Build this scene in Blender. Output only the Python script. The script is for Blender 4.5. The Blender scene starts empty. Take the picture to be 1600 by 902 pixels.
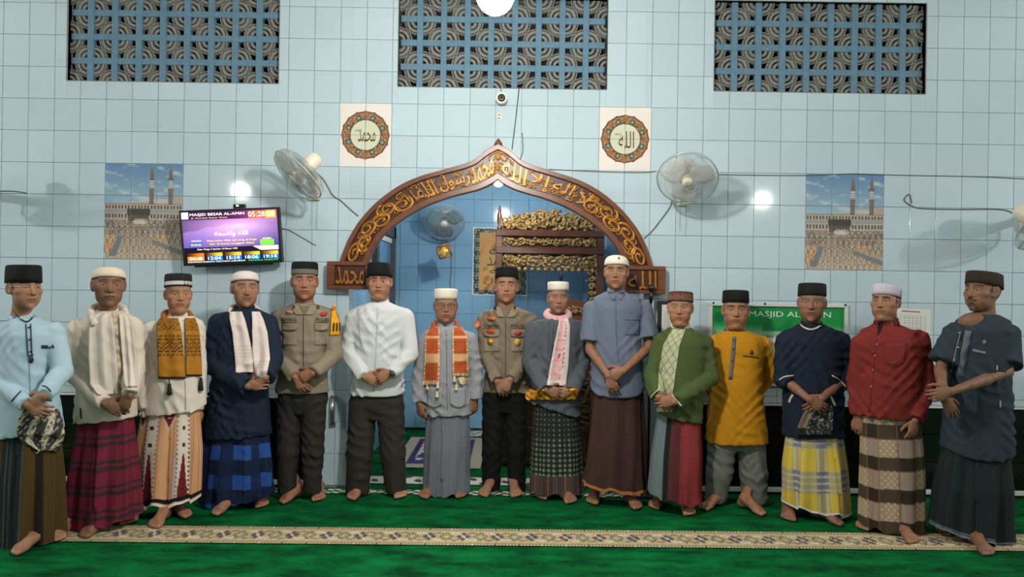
import bpy, math, random
import numpy as np
from mathutils import Vector, Matrix
from mathutils.bvhtree import BVHTree

random.seed(7); np.random.seed(7)
scene = bpy.context.scene
COL = scene.collection

# ------------------------------------------------------------------ camera, world, exposure
F = 1200.0                 # focal length in pixels of the 1600x902 frame
ROLL = 0.01536             # the phone was held slightly tilted
CAM_H = 1.555
D = 5.92                   # distance to the tiled wall
CR, SR = math.cos(ROLL), math.sin(ROLL)

cam_data = bpy.data.cameras.new('camera')
cam_data.sensor_fit = 'HORIZONTAL'; cam_data.sensor_width = 36.0
cam_data.lens = 36.0 * F / 1600.0
cam_data.clip_start = 0.05; cam_data.clip_end = 100
cam = bpy.data.objects.new('camera', cam_data); COL.objects.link(cam)
m = Matrix(((CR, -SR, 0, 0), (0, 0, -1, 0), (SR, CR, 0, CAM_H), (0, 0, 0, 1)))
cam.matrix_world = m
scene.camera = cam

world = bpy.data.worlds.new('room_air'); scene.world = world; world.use_nodes = True
bg = world.node_tree.nodes['Background']
bg.inputs[0].default_value = (0.88, 0.92, 0.94, 1); bg.inputs[1].default_value = 0.32

vs = scene.view_settings
vs.view_transform = 'Standard'; vs.look = 'None'; vs.gamma = 1.0; vs.use_curve_mapping = False
vs.exposure = 0.07
LAMP_MAIN, LAMP_SIDE, LAMP_NICHE, LAMP_ROW = 780.0, 560.0, 720.0, 1900.0

# ------------------------------------------------------------------ helpers
def P(px, py, Y=D):
    """the point at depth Y that the photograph shows at pixel (px, py)"""
    u, v = px - 800.0, 451.0 - py
    return Vector(((u * CR - v * SR) / F * Y, Y, CAM_H + (u * SR + v * CR) / F * Y))

def ray(px, py):
    p = P(px, py, 1.0)
    d = Vector((p.x, 1.0, p.z - CAM_H)); d.normalize()
    return d

CAMP = Vector((0, 0, CAM_H))

def srgb(r, g, b):
    def f(c):
        c = c / 255.0
        return c / 12.92 if c <= 0.04045 else ((c + 0.055) / 1.055) ** 2.4
    return (f(r), f(g), f(b))

def lin(a):
    a = np.clip(np.asarray(a, dtype=float) / 255.0, 0, 1)
    return np.where(a <= 0.04045, a / 12.92, ((a + 0.055) / 1.055) ** 2.4)

_mats = {}
def mat(name, rgb=(128, 128, 128), rough=0.6, metal=0.0, noise=0.0, nscale=30.0, bump=0.0, bscale=200.0,
        attr=False, emit=0.0, alpha=1.0, spec=0.5, rnd=0.0, sheen=0.0, trans=0.0):
    if name in _mats: return _mats[name]
    M = bpy.data.materials.new(name); M.use_nodes = True
    nt = M.node_tree; N = nt.nodes; L = nt.links
    b = N['Principled BSDF']
    b.inputs['Roughness'].default_value = rough
    b.inputs['Metallic'].default_value = metal
    b.inputs['Specular IOR Level'].default_value = spec
    if sheen: b.inputs['Sheen Weight'].default_value = sheen
    if trans: b.inputs['Transmission Weight'].default_value = trans
    c = srgb(*rgb)
    b.inputs['Base Color'].default_value = (*c, 1)
    out = None
    if attr:
        a = N.new('ShaderNodeAttribute'); a.attribute_name = 'Col'; out = a.outputs['Color']
    if noise > 0 or rnd > 0:
        hsv = N.new('ShaderNodeHueSaturation')
        if out is not None: L.new(out, hsv.inputs['Color'])
        else: hsv.inputs['Color'].default_value = (*c, 1)
        if noise > 0:
            tc = N.new('ShaderNodeTexCoord')
            n = N.new('ShaderNodeTexNoise'); n.inputs['Scale'].default_value = nscale; n.inputs['Detail'].default_value = 4
            L.new(tc.outputs['Object'], n.inputs['Vector'])
            mr = N.new('ShaderNodeMapRange')
            mr.inputs['To Min'].default_value = 1 - noise; mr.inputs['To Max'].default_value = 1 + noise
            mr.inputs['From Min'].default_value = 0.3; mr.inputs['From Max'].default_value = 0.7
            L.new(n.outputs['Fac'], mr.inputs['Value'])
        else:
            oi = N.new('ShaderNodeObjectInfo')
            mr = N.new('ShaderNodeMapRange')
            mr.inputs['To Min'].default_value = 1 - rnd; mr.inputs['To Max'].default_value = 1 + rnd
            L.new(oi.outputs['Random'], mr.inputs['Value'])
        L.new(mr.outputs['Result'], hsv.inputs['Value'])
        out = hsv.outputs['Color']
    if out is not None:
        L.new(out, b.inputs['Base Color'])
    if bump > 0:
        tc = N.new('ShaderNodeTexCoord')
        n = N.new('ShaderNodeTexNoise'); n.inputs['Scale'].default_value = bscale; n.inputs['Detail'].default_value = 3
        L.new(tc.outputs['Object'], n.inputs['Vector'])
        bp = N.new('ShaderNodeBump'); bp.inputs['Strength'].default_value = bump; bp.inputs['Distance'].default_value = 0.004
        L.new(n.outputs['Fac'], bp.inputs['Height']); L.new(bp.outputs['Normal'], b.inputs['Normal'])
    if emit > 0:
        b.inputs['Emission Strength'].default_value = emit
        if out is not None: L.new(out, b.inputs['Emission Color'])
        else: b.inputs['Emission Color'].default_value = (*c, 1)
    if alpha < 1: b.inputs['Alpha'].default_value = alpha
    _mats[name] = M
    return M

def tag(o, label=None, cat=None, group=None, kind=None):
    if label: o['label'] = label
    if cat: o['category'] = cat
    if group: o['group'] = group
    if kind: o['kind'] = kind
    return o

def empty(name, loc, label=None, cat=None, group=None):
    o = bpy.data.objects.new(name, None); COL.objects.link(o); o.location = loc
    o.empty_display_size = 0.05
    return tag(o, label, cat, group)

_org = {}
def origin(o):
    """world origin of an object from its chain of locations (nothing here is rotated)"""
    v = Vector((0, 0, 0))
    while o is not None:
        v = v + o.location; o = o.parent
    return v

def mesh_obj(name, V, Fc, material, parent=None, smooth=True, col=None, loc=None, data=None):
    """V in world metres; becomes a child (kept in place) or a top-level mesh with its origin at loc"""
    base = origin(parent) if parent is not None else Vector((0, 0, 0))
    off = Vector(loc) if loc is not None else base
    if data is None:
        V = np.asarray(V, dtype=np.float64).reshape(-1, 3) - np.array(off)[None, :]
        me = bpy.data.meshes.new(name)
        if isinstance(Fc, np.ndarray):
            n = Fc.shape[1]
            me.vertices.add(len(V)); me.vertices.foreach_set('co', V.astype(np.float32).ravel())
            me.loops.add(Fc.size); me.loops.foreach_set('vertex_index', Fc.astype(np.int32).ravel())
            me.polygons.add(len(Fc)); me.polygons.foreach_set('loop_start', np.arange(0, Fc.size, n, dtype=np.int32))
            me.update(calc_edges=True)
        else:
            me.from_pydata([tuple(v) for v in V], [], [tuple(f) for f in Fc]); me.update()
        if smooth and len(me.polygons): me.polygons.foreach_set('use_smooth', np.ones(len(me.polygons), dtype=bool))
        if col is not None:
            at = me.color_attributes.new('Col', 'FLOAT_COLOR', 'POINT')
            c4 = np.ones((len(me.vertices), 4), dtype=np.float32); c4[:, :3] = col
            at.data.foreach_set('color', c4.ravel())
        if material is not None: me.materials.append(material)
    else:
        me = data
    o = bpy.data.objects.new(name, me); COL.objects.link(o)
    o.location = off - base if parent is not None else off
    if parent is not None: o.parent = parent
    return o

class MB:
    """collects boxes, tubes, lathes ... (world metres) into one mesh"""
    def __init__(s): s.v = []; s.f = []
    def add(s, V, Fc):
        n = len(s.v); s.v += [tuple(x) for x in V]; s.f += [tuple(i + n for i in f) for f in Fc]; return s
    def box(s, a, b, bevel=0.0):
        x0, y0, z0 = (min(a[i], b[i]) for i in range(3)); x1, y1, z1 = (max(a[i], b[i]) for i in range(3))
        if bevel <= 0:
            V = [(x, y, z) for z in (z0, z1) for y in (y0, y1) for x in (x0, x1)]
            return s.add(V, [(0, 2, 3, 1), (4, 5, 7, 6), (0, 1, 5, 4), (2, 6, 7, 3), (0, 4, 6, 2), (1, 3, 7, 5)])
        e = bevel
        prof = [(x0 + e, z0), (x1 - e, z0), (x1, z0 + e), (x1, z1 - e), (x1 - e, z1), (x0 + e, z1), (x0, z1 - e), (x0, z0 + e)]
        cx, cz = (x0 + x1) / 2, (z0 + z1) / 2
        def sh(p, k): return (p[0] + (k if p[0] < cx else -k), p[1] + (k if p[1] < cz else -k))
        rings = [([sh(p, e * .8) for p in prof], y0), (prof, y0 + e), (prof, y1 - e), ([sh(p, e * .8) for p in prof], y1)]
        V = [(x, y, z) for r, y in rings for x, z in r]
        Fc = []
        for k in range(3):
            for i in range(8):
                j = (i + 1) % 8; Fc.append((k * 8 + i, k * 8 + j, k * 8 + 8 + j, k * 8 + 8 + i))
        Fc.append(tuple(range(7, -1, -1))); Fc.append(tuple(range(24, 32)))
        return s.add(V, Fc)
    def prism(s, poly, y0, y1):
        """polygon in (x, z), extruded in y"""
        n = len(poly)
        V = [(x, y0, z) for x, z in poly] + [(x, y1, z) for x, z in poly]
        return s.add(V, [tuple(range(n)), tuple(range(2 * n - 1, n - 1, -1))] + [(i, i + n, (i + 1) % n + n, (i + 1) % n) for i in range(n)])
    def tube(s, pts, rad, n=8, cap=True, flat=1.0):
        pts = [Vector(p) for p in pts]; k = len(pts)
        rads = [rad] * k if not hasattr(rad, '__len__') else list(rad)
        V = []; Fc = []
        t0 = (pts[1] - pts[0]).normalized()
        up = Vector((0, -1, 0)) if abs(t0.y) < 0.9 else Vector((0, 0, 1))
        for i, p in enumerate(pts):
            t = (pts[min(i + 1, k - 1)] - pts[max(i - 1, 0)])
            if t.length < 1e-9: t = t0
            t.normalize()
            a = up - t * up.dot(t)
            if a.length < 1e-6: a = Vector((1, 0, 0)) - t * t.x
            a.normalize(); b = t.cross(a); up = a
            for j in range(n):
                g = 2 * math.pi * j / n
                V.append(p + a * (math.cos(g) * rads[i] * flat) + b * (math.sin(g) * rads[i]))
        for i in range(k - 1):
            for j in range(n):
                q = (j + 1) % n
                Fc.append((i * n + j, i * n + q, i * n + n + q, i * n + n + j))
        if cap:
            Fc.append(tuple(range(n - 1, -1, -1))); Fc.append(tuple(range((k - 1) * n, k * n)))
        return s.add(V, Fc)
    def lathe(s, prof, c, axis=(0, 0, 1), n=24, sx=1.0, sy=1.0):
        """prof = [(r, h)...] revolved about axis through c"""
        ax = Vector(axis).normalized()
        a = Vector((1, 0, 0)) if abs(ax.x) < 0.9 else Vector((0, 1, 0))
        a = (a - ax * a.dot(ax)).normalized(); b = ax.cross(a); c = Vector(c)
        V = []; Fc = []; k = len(prof)
        for r, h in prof:
            for j in range(n):
                g = 2 * math.pi * j / n
                V.append(c + ax * h + a * (math.cos(g) * r * sx) + b * (math.sin(g) * r * sy))
        for i in range(k - 1):
            for j in range(n):
                q = (j + 1) % n; Fc.append((i * n + j, i * n + q, i * n + n + q, i * n + n + j))
        Fc.append(tuple(range(n - 1, -1, -1))); Fc.append(tuple(range((k - 1) * n, k * n)))
        return s.add(V, Fc)
    def torus(s, c, axis, R, r, n=48, k=8):
        ax = Vector(axis).normalized()
        a = Vector((1, 0, 0)) if abs(ax.x) < 0.9 else Vector((0, 1, 0))
        a = (a - ax * a.dot(ax)).normalized(); b = ax.cross(a); c = Vector(c)
        V = []; Fc = []
        for i in range(n):
            g = 2 * math.pi * i / n; d = a * math.cos(g) + b * math.sin(g)
            for j in range(k):
                h = 2 * math.pi * j / k
                V.append(c + d * (R + r * math.cos(h)) + ax * (r * math.sin(h)))
        for i in range(n):
            for j in range(k):
                p, q = (i + 1) % n, (j + 1) % k
                Fc.append((i * k + j, p * k + j, p * k + q, i * k + q))
        return s.add(V, Fc)
    def obj(s, name, material, parent=None, smooth=False, loc=None):
        return mesh_obj(name, s.v, s.f, material, parent, smooth, loc=loc)

def text_mesh(body, size, depth=0.0, align='CENTER', shear=0.0):
    """lettering as (verts, faces) in a plane: x right, z up; facing -y"""
    c = bpy.data.curves.new('lettering', 'FONT'); c.body = body; c.size = size
    c.extrude = depth; c.align_x = align; c.align_y = 'CENTER'; c.shear = shear; c.resolution_u = 2
    o = bpy.data.objects.new('lettering', c); COL.objects.link(o)
    dg = bpy.context.evaluated_depsgraph_get()
    me = bpy.data.meshes.new_from_object(o.evaluated_get(dg))
    V = np.array([v.co[:] for v in me.vertices]).reshape(-1, 3); Fc = [tuple(p.vertices) for p in me.polygons]
    bpy.data.objects.remove(o); bpy.data.curves.remove(c); bpy.data.meshes.remove(me)
    if len(V): V = np.stack([V[:, 0], -V[:, 2], V[:, 1]], 1)
    return V, Fc

def grid_patch(nx, nz):
    """indices of an (nz+1) x (nx+1) vertex grid"""
    i = np.arange(nz)[:, None] * (nx + 1) + np.arange(nx)[None, :]
    i = i.ravel()
    return np.stack([i, i + 1, i + nx + 2, i + nx + 1], 1)

def painted(name, corners, fn, nx, nz, material, parent, thick=0.0):
    """flat print: a fine grid on the quad corners (tl, tr, br, bl) coloured by fn(u, v) -> sRGB 0..255, v down"""
    tl, tr, br, bl = [np.array(c, dtype=float) for c in corners]
    u = np.linspace(0, 1, nx + 1)[None, :, None]; v = np.linspace(0, 1, nz + 1)[:, None, None]
    V = (tl * (1 - u) + tr * u) * (1 - v) + (bl * (1 - u) + br * u) * v
    uu, vv = np.meshgrid(u.ravel(), v.ravel())
    c = lin(fn(uu, vv)).reshape(-1, 3)
    Fc = grid_patch(nx, nz)[:, ::-1]
    return mesh_obj(name, V.reshape(-1, 3), Fc, material, parent, smooth=False, col=c)

def vnoise(seed, *xs):
    """smooth pseudo noise in about [-1, 1] from a few warped sines"""
    r = np.random.RandomState(seed); s = 0
    for k in range(4):
        w = r.uniform(0.6, 1.7, len(xs)) * r.choice([-1, 1], len(xs)); ph = r.uniform(0, 6.28)
        t = ph
        for x, a in zip(xs, w): t = t + a * x
        s = s + np.sin(t + 0.7 * np.sin(t * 0.53 + ph * 2))
    return s / 2.6

def blend(a, b, t):
    return a + (b - a) * t

def mixc(base, colr, mask):
    m_ = np.clip(mask, 0, 1)[..., None]
    return base * (1 - m_) + np.array(colr, dtype=float) * m_

def smooth_path(pts, n=8):
    """Catmull-Rom through pts"""
    pts = [np.array(p, dtype=float) for p in pts]
    q = [2 * pts[0] - pts[1]] + pts + [2 * pts[-1] - pts[-2]]
    out = []
    for i in range(1, len(q) - 2):
        p0, p1, p2, p3 = q[i - 1], q[i], q[i + 1], q[i + 2]
        for k in range(n):
            t = k / n
            out.append(0.5 * ((2 * p1) + (-p0 + p2) * t + (2 * p0 - 5 * p1 + 4 * p2 - p3) * t * t + (-p0 + 3 * p1 - 3 * p2 + p3) * t ** 3))
    out.append(pts[-1])
    return out
# ------------------------------------------------------------------ materials of the room
M_tile = mat('pale_blue_glazed_tile', (184, 205, 215), rough=0.07, rnd=0.035)
M_tile_niche = mat('blue_glazed_tile', (126, 170, 202), rough=0.10, rnd=0.04)
M_grout = mat('grey_grout', (136, 154, 160), rough=0.9)
M_black = mat('black_granite', (13, 14, 15), rough=0.16, noise=0.3, nscale=60)
M_white = mat('white_trim', (205, 208, 205), rough=0.4)
M_ventblue = mat('blue_painted_concrete', (92, 126, 148), rough=0.7, noise=0.10, nscale=25)
M_ventgrey = mat('dusty_grey_concrete', (124, 124, 120), rough=0.9, noise=0.18, nscale=40)
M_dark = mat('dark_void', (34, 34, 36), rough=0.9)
M_wood = mat('varnished_teak', (108, 64, 42), rough=0.32, noise=0.18, nscale=14, bump=0.15, bscale=60)
M_wooddark = mat('dark_teak', (70, 36, 24), rough=0.35, noise=0.2, nscale=14)
M_gold = mat('gilded_carving', (172, 116, 46), rough=0.38, metal=0.4, noise=0.3, nscale=30)
M_golddull = mat('aged_gilded_carving', (122, 98, 56), rough=0.5, metal=0.2, noise=0.4, nscale=25)
M_print = mat('printed_tile', attr=True, rough=0.12)
M_cream = mat('cream_plastic', (226, 216, 198), rough=0.4)
M_grey = mat('grey_plastic', (120, 126, 128), rough=0.45)
M_wire = mat('grey_wire', (178, 184, 186), rough=0.4, metal=0.3)
M_blade = mat('smoky_fan_blade', (222, 222, 218), rough=0.3, alpha=0.6)
M_blackpl = mat('black_plastic', (18, 18, 20), rough=0.35)
M_cable = mat('grey_cable', (96, 98, 96), rough=0.6)
M_lamp = mat('lit_lamp_glass', (255, 250, 240), emit=LAMP_SIDE, rough=0.4)
M_lampc = mat('bright_lamp_glass', (255, 250, 240), emit=LAMP_MAIN, rough=0.4)
M_lampn = mat('niche_lamp_glass', (255, 250, 240), emit=LAMP_NICHE, rough=0.4)
M_lampr = mat('row_lamp_glass', (255, 250, 240), emit=LAMP_ROW, rough=0.4)
M_steel = mat('brushed_steel', (170, 170, 168), rough=0.3, metal=0.9)
M_paper = mat('white_paper', (222, 222, 218), rough=0.7)
M_carpetpr = mat('woven_carpet', attr=True, rough=0.95, bump=0.3, bscale=400)

# carpet pile: green with patches where the pile lies another way
M_carpet = bpy.data.materials.new('green_carpet_pile'); M_carpet.use_nodes = True
nt = M_carpet.node_tree; N = nt.nodes; L = nt.links; b = N['Principled BSDF']
b.inputs['Roughness'].default_value = 0.95; b.inputs['Specular IOR Level'].default_value = 0.1
tc = N.new('ShaderNodeTexCoord'); mp = N.new('ShaderNodeMapping'); mp.inputs['Scale'].default_value = (1.0, 2.2, 1)
L.new(tc.outputs['Object'], mp.inputs['Vector'])
n1 = N.new('ShaderNodeTexNoise'); n1.inputs['Scale'].default_value = 3.2; n1.inputs['Detail'].default_value = 5; n1.inputs['Roughness'].default_value = 0.65
L.new(mp.outputs['Vector'], n1.inputs['Vector'])
rp = N.new('ShaderNodeValToRGB')
rp.color_ramp.elements[0].position = 0.36; rp.color_ramp.elements[0].color = (*srgb(0, 58, 27), 1)
rp.color_ramp.elements[1].position = 0.66; rp.color_ramp.elements[1].color = (*srgb(2, 112, 54), 1)
L.new(n1.outputs['Fac'], rp.inputs['Fac']); L.new(rp.outputs['Color'], b.inputs['Base Color'])
n2 = N.new('ShaderNodeTexNoise'); n2.inputs['Scale'].default_value = 220
L.new(tc.outputs['Object'], n2.inputs['Vector'])
bp = N.new('ShaderNodeBump'); bp.inputs['Strength'].default_value = 0.5; bp.inputs['Distance'].default_value = 0.01
L.new(n2.outputs['Fac'], bp.inputs['Height']); L.new(bp.outputs['Normal'], b.inputs['Normal'])

# ------------------------------------------------------------------ floor and ceiling
D2 = 8.39                                     # back wall of the prayer niche
fl = MB().box((-7.5, -3.5, -0.12), (7.5, 9.2, 0.0)).obj('floor', M_carpet); tag(fl, 'deep green carpet covering the mosque floor', 'floor', kind='structure')
M_ceil = mat('white_ceiling_paint', (225, 225, 222), rough=0.9)
ce = MB().box((-7.5, -3.5, 4.5), (7.5, 9.2, 4.6)).obj('ceiling', M_ceil); tag(ce, 'plain white ceiling above the tiled wall', 'ceiling', kind='structure')

# ------------------------------------------------------------------ arch outline (world x, z), symmetric about XC
AY = D - 0.05
outer_px = [(532.7, 408.5), (541.6, 383.6), (555.4, 355.8), (574.9, 330.9), (597, 310), (624.8, 290.7), (655.3, 276.8), (694, 265.7), (727.3, 256.5), (744, 249), (755, 239.4), (766, 231.6), (778.6, 226)]
inner_px = [(574.9, 412.7), (583.2, 391.9), (597, 371), (616.4, 353), (638.6, 337.8), (666.3, 322.6), (699.6, 310), (730, 301.8), (749.5, 296.6), (766.2, 289.3), (778.6, 281.5)]
XC = P(778.6, 226, AY).x

def resample(pts, n):
    pts = np.array(smooth_path([np.array(p) for p in pts], 10))
    d = np.r_[0, np.cumsum(np.linalg.norm(np.diff(pts, axis=0), axis=1))]
    t = np.linspace(0, d[-1], n)
    return np.stack([np.interp(t, d, pts[:, i]) for i in range(pts.shape[1])], 1)

NB = 40
def to_xz(px): return np.array([(P(a, b_, AY).x, P(a, b_, AY).z) for a, b_ in px])
OL = resample(to_xz(outer_px), NB); IL = resample(to_xz(inner_px), NB)
OL[-1, 0] = XC; IL[-1, 0] = XC
def mirror(a): m_ = a.copy(); m_[:, 0] = 2 * XC - m_[:, 0]; return m_
OUT = np.vstack([OL, mirror(OL)[::-1][1:]]); INN = np.vstack([IL, mirror(IL)[::-1][1:]])
NT = len(OUT)
def band(t, s):
    """point of the arch band: t 0..1 left foot to right foot, s 0 outer .. 1 inner"""
    t = np.clip(np.asarray(t, dtype=float), 0, 1) * (NT - 1)
    i = np.arange(NT)
    o = np.stack([np.interp(t, i, OUT[:, k]) for k in (0, 1)], -1)
    q = np.stack([np.interp(t, i, INN[:, k]) for k in (0, 1)], -1)
    return o + (q - o) * np.asarray(s, dtype=float)[..., None]

HW = XC - P(545, 470, D).x                    # half width of the niche mouth
mid = band(np.linspace(0, 1, 81), np.full(81, 0.55))
def arch_z(x):
    """height of the niche mouth above x (None outside it)"""
    if abs(x - XC) >= HW: return None
    xs = mid[:, 0]
    return float(np.interp(x, xs, mid[:, 1]))

# ------------------------------------------------------------------ tiled wall with vents and niche mouth
TW, TH = 0.2, 0.2458
TX0 = P(165, 255, D).x; TZ0 = P(165, 255, D).z
vents = []
for (xa, ya, xb, yb) in [(105, -13, 435, 128), (622, -5, 947.5, 137.5), (1115.5, 1, 1445, 144.5)]:
    a = P(xa, yb - 2.5, D); c = P(xb, yb + 2.5, D)
    zb = (a.z + c.z) / 2
    vents.append((a.x, c.x, zb, zb + 0.695))
WX0, WX1, WZ1 = -5.6, 5.6, 4.5
wb = MB()
def wall_boxes(mb, y0, y1):
    cuts = sorted(set([WX0, WX1] + [v for q in vents for v in q[:2]]))
    ztop = max(q[3] for q in vents); zbot = min(q[2] for q in vents)
    mb.box((WX0, y0, ztop + 0.05), (WX1, y1, WZ1))
    for x0, x1 in zip(cuts[:-1], cuts[1:]):
        q = [v for v in vents if v[0] <= x0 + 1e-6 and v[1] >= x1 - 1e-6]
        if q:
            mb.box((x0, y0, q[0][3]), (x1, y1, ztop + 0.05)); lo = q[0][2]
            mb.box((x0, y0, zbot - 0.05), (x1, y1, lo))
        else:
            mb.box((x0, y0, zbot - 0.05), (x1, y1, ztop + 0.05))
    zt = zbot - 0.05
    mb.box((WX0, y0, 0), (XC - HW, y1, zt)); mb.box((XC + HW, y0, 0), (WX1, y1, zt))
    xs = np.linspace(XC - HW, XC + HW, 61)
    for i in range(60):
        za, zb = arch_z(min(max(xs[i], XC - HW + 1e-4), XC + HW - 1e-4)), arch_z(min(xs[i + 1], XC + HW - 1e-4))
        mb.prism([(xs[i], za), (xs[i + 1], zb), (xs[i + 1], zt), (xs[i], zt)], y0, y1)
wall_boxes(wb, D + 0.004, D + 0.16)
wall = wb.obj('wall_back', M_grout); tag(wall, 'tiled back wall with carved niche arch and three vent openings', 'wall', kind='structure')

WAINZ = 0.703
PILL, PILR = P(497, 640, D).x, 2 * XC - P(497, 640, D).x      # tiled pillars beside the niche
mosaic_boxes = []
for (xa, ya) in [(165, 255), (1259, 274)]:
    k = round((P(xa, ya, D).x - TX0) / TW)
    mosaic_boxes.append((TX0 + k * TW, TX0 + (k + 3) * TW, TZ0 - 3 * TH, TZ0))
medal_boxes = []
for (xa, ya) in [(535, 161), (937.5, 168)]:
    k = round((P(xa, ya, D).x - TX0) / TW); r_ = round((P(xa, ya, D).z - TZ0) / TH)
    medal_boxes.append((TX0 + k * TW, TX0 + (k + 2) * TW, TZ0 + (r_ - 2) * TH, TZ0 + r_ * TH))

G = 0.0015
tile_data = {}
tiles = []
def tile_poly(x0, x1, z0, z1):
    """outline(s) of one tile after vents, niche mouth and printed panels are cut away"""
    for (a, b_, c, d_) in mosaic_boxes + medal_boxes:
        if x0 >= a - 1e-3 and x1 <= b_ + 1e-3 and z0 >= c - 1e-3 and z1 <= d_ + 1e-3: return []
    rects = [(x0, x1, z0, z1)]
    holes = [(a, b_, c, d_) for a, b_, c, d_ in vents]
    holes += [(-9, PILL, -1, WAINZ), (PILR, 9, -1, WAINZ)]
    for (a, b_, c, d_) in holes:
        nr = []
        for (p, q, r_, s) in rects:
            if q <= a or p >= b_ or s <= c or r_ >= d_: nr.append((p, q, r_, s)); continue
            if p < a: nr.append((p, a, r_, s))
            if q > b_: nr.append((b_, q, r_, s))
            pp, qq = max(p, a), min(q, b_)
            if r_ < c: nr.append((pp, qq, r_, c))
            if s > d_: nr.append((pp, qq, d_, s))
        rects = nr
    out = []
    for (p, q, r_, s) in rects:
        if q - p < 0.012 or s - r_ < 0.012: continue
        if q <= XC - HW or p >= XC + HW:
            out.append(('r', p, q, r_, s)); continue
        if p < XC - HW: out.append(('r', p, XC - HW, r_, s)); p = XC - HW
        if q > XC + HW: out.append(('r', XC + HW, q, r_, s)); q = XC + HW
        xs = np.linspace(p, q, 9); e = 1e-4
        zb = [max(r_, arch_z(min(max(x, XC - HW + e), XC + HW - e))) for x in xs]
        if max(zb) <= r_ + 1e-4: out.append(('r', p, q, r_, s)); continue
        if min(zb) >= s - 0.01: continue
        keep = [i for i in range(9) if zb[i] < s - 0.004]
        if len(keep) < 2: continue
        out.append(('p', [(xs[i], zb[i]) for i in keep] + [(xs[keep[-1]], s), (xs[keep[0]], s)]))
    return out

cand = []
for i in range(-14, 48):
    for j in range(-14, 8):
        x0, z0 = TX0 + i * TW, TZ0 + j * TH
        if x0 + TW < WX0 or x0 > WX1 or z0 > 4.0: continue
        z0c = max(z0, 0.0)
        if z0 + TH - z0c < 0.03: continue
        for q in tile_poly(x0 + G, x0 + TW - G, z0c + G, z0 + TH - G):
            cx = x0 + TW / 2; cz = (z0c + z0 + TH) / 2
            pxx = 800 + F * cx / D; pyy = 451 - F * (cz - CAM_H) / D
            seen = -20 < pxx < 1620 and -20 < pyy < 560
            hidden = 0
            cand.append((0 if (seen and pyy < 460) else 1 if seen else 2, abs(pxx - 800) + 0.2 * abs(pyy - 250), q))
cand.sort(key=lambda c: (c[0], c[1]))
rest = MB()
YT0, YT1 = D - 0.004, D + 0.006
nt_ = 0
for k, (cl, _, q) in enumerate(cand):
    if nt_ < 300 and cl < 2:
        nt_ += 1
        if q[0] == 'r':
            _, p, s, r_, t_ = q
            key = (round(s - p, 3), round(t_ - r_, 3))
            c0 = Vector(((p + s) / 2, D, (r_ + t_) / 2))
            if key not in tile_data:
                o = MB().box((p, YT0, r_), (s, YT1, t_), bevel=0.0016).obj('tile', M_tile, wall, loc=c0)
                tile_data[key] = o.data
            else:
                o = mesh_obj('tile', None, None, None, wall, loc=c0, data=tile_data[key])
        else:
            MB().prism(q[1], YT0, YT1).obj('tile', M_tile, wall, loc=(q[1][0][0], D, q[1][0][1]))
    elif q[0] == 'r':
        rest.box((q[1], YT0, q[3]), (q[2], YT1, q[4]), bevel=0.0016)
    else:
        rest.prism(q[1], YT0, YT1)
tag(rest.obj('tile_field', M_tile, wall), kind='stuff')

# black wainscot slabs with a white trim line above and a pale skirting below
def wainscot(xa, xb, nm):
    n = max(1, round((xb - xa) / 0.42)); w = (xb - xa) / n
    base = MB().box((xa, D - 0.006, 0.0), (xb, D + 0.003, WAINZ)).obj('wall_' + nm, M_dark)
    tag(base, 'black polished stone wainscot along the foot of the wall, %s of the niche' % nm.split('_')[1], 'wall', kind='structure')
    data = None
    for i in range(n):
        for j in range(3):
            z0, z1 = [(0.065, 0.272), (0.276, 0.482), (0.486, 0.672)][j]
            MB().box((xa + i * w + 0.001, D - 0.018, z0), (xa + (i + 1) * w - 0.001, D - 0.006, z1), bevel=0.002).obj('stone_slab', M_black, base)
    MB().box((xa, D - 0.026, 0.684), (xb, D - 0.006, 0.700), bevel=0.003).obj('top_trim', M_white, base)
    tr = MB().box((xa, D - 0.03, 0.022), (xb, D - 0.006, 0.058), bevel=0.004).obj('baseboard_' + nm.split('_')[1], M_white)
    tag(tr, 'pale skirting strip under the black wainscot, %s of the niche' % nm.split('_')[1], 'baseboard', kind='structure')
wainscot(-5.6, PILL, 'wainscot_left')
wainscot(PILR, 5.6, 'wainscot_right')

# ------------------------------------------------------------------ three openwork vents, 9 x 4 blocks each
def arc_pts(cx, cz, r, a0, a1, n):
    return [(cx + r * math.cos(a0 + (a1 - a0) * i / n), cz + r * math.sin(a0 + (a1 - a0) * i / n)) for i in range(n + 1)]
def arc_slab(mb, cx, cz, r0, r1, a0, a1, y0, y1, n=6):
    o = arc_pts(cx, cz, r1, a0, a1, n); q = arc_pts(cx, cz, r0, a0, a1, n)
    for i in range(n):
        mb.prism([q[i], o[i], o[i + 1], q[i + 1]], y0, y1)
HOLE = 0.137; BAR = 0.0467
lattice = []
for flip in (0, 1):
    mb = MB(); h = HOLE / 2
    ca, cb = ((-h, -h), (h, h)) if flip else ((h, -h), (-h, h))
    for (cx, cz) in (ca, cb):
        a0 = {(-1, -1): 0, (1, 1): math.pi, (1, -1): math.pi / 2, (-1, 1): -math.pi / 2}[(int(math.copysign(1, cx)), int(math.copysign(1, cz)))]
        for r0, r1 in ((0.026, 0.048), (0.060, 0.083), (0.090, 0.0985)):
            arc_slab(mb, cx, cz, r0, r1, a0, a0 + math.pi / 2, 0, 0.04)
    # bridge between the two fans
    mb.prism([(-0.012, -0.012), (0.012, -0.012), (0.012, 0.012), (-0.012, 0.012)], 0.0, 0.04)
    me = bpy.data.meshes.new('lattice_block'); me.from_pydata(mb.v, [], mb.f); me.materials.append(M_ventgrey); me.update()
    lattice.append(me)
vlab = ['blue and grey openwork vent above the wall television', 'blue and grey openwork vent above the arch, behind the lit lamp', 'blue and grey openwork vent at the right, above the second holy mosque picture']
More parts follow.
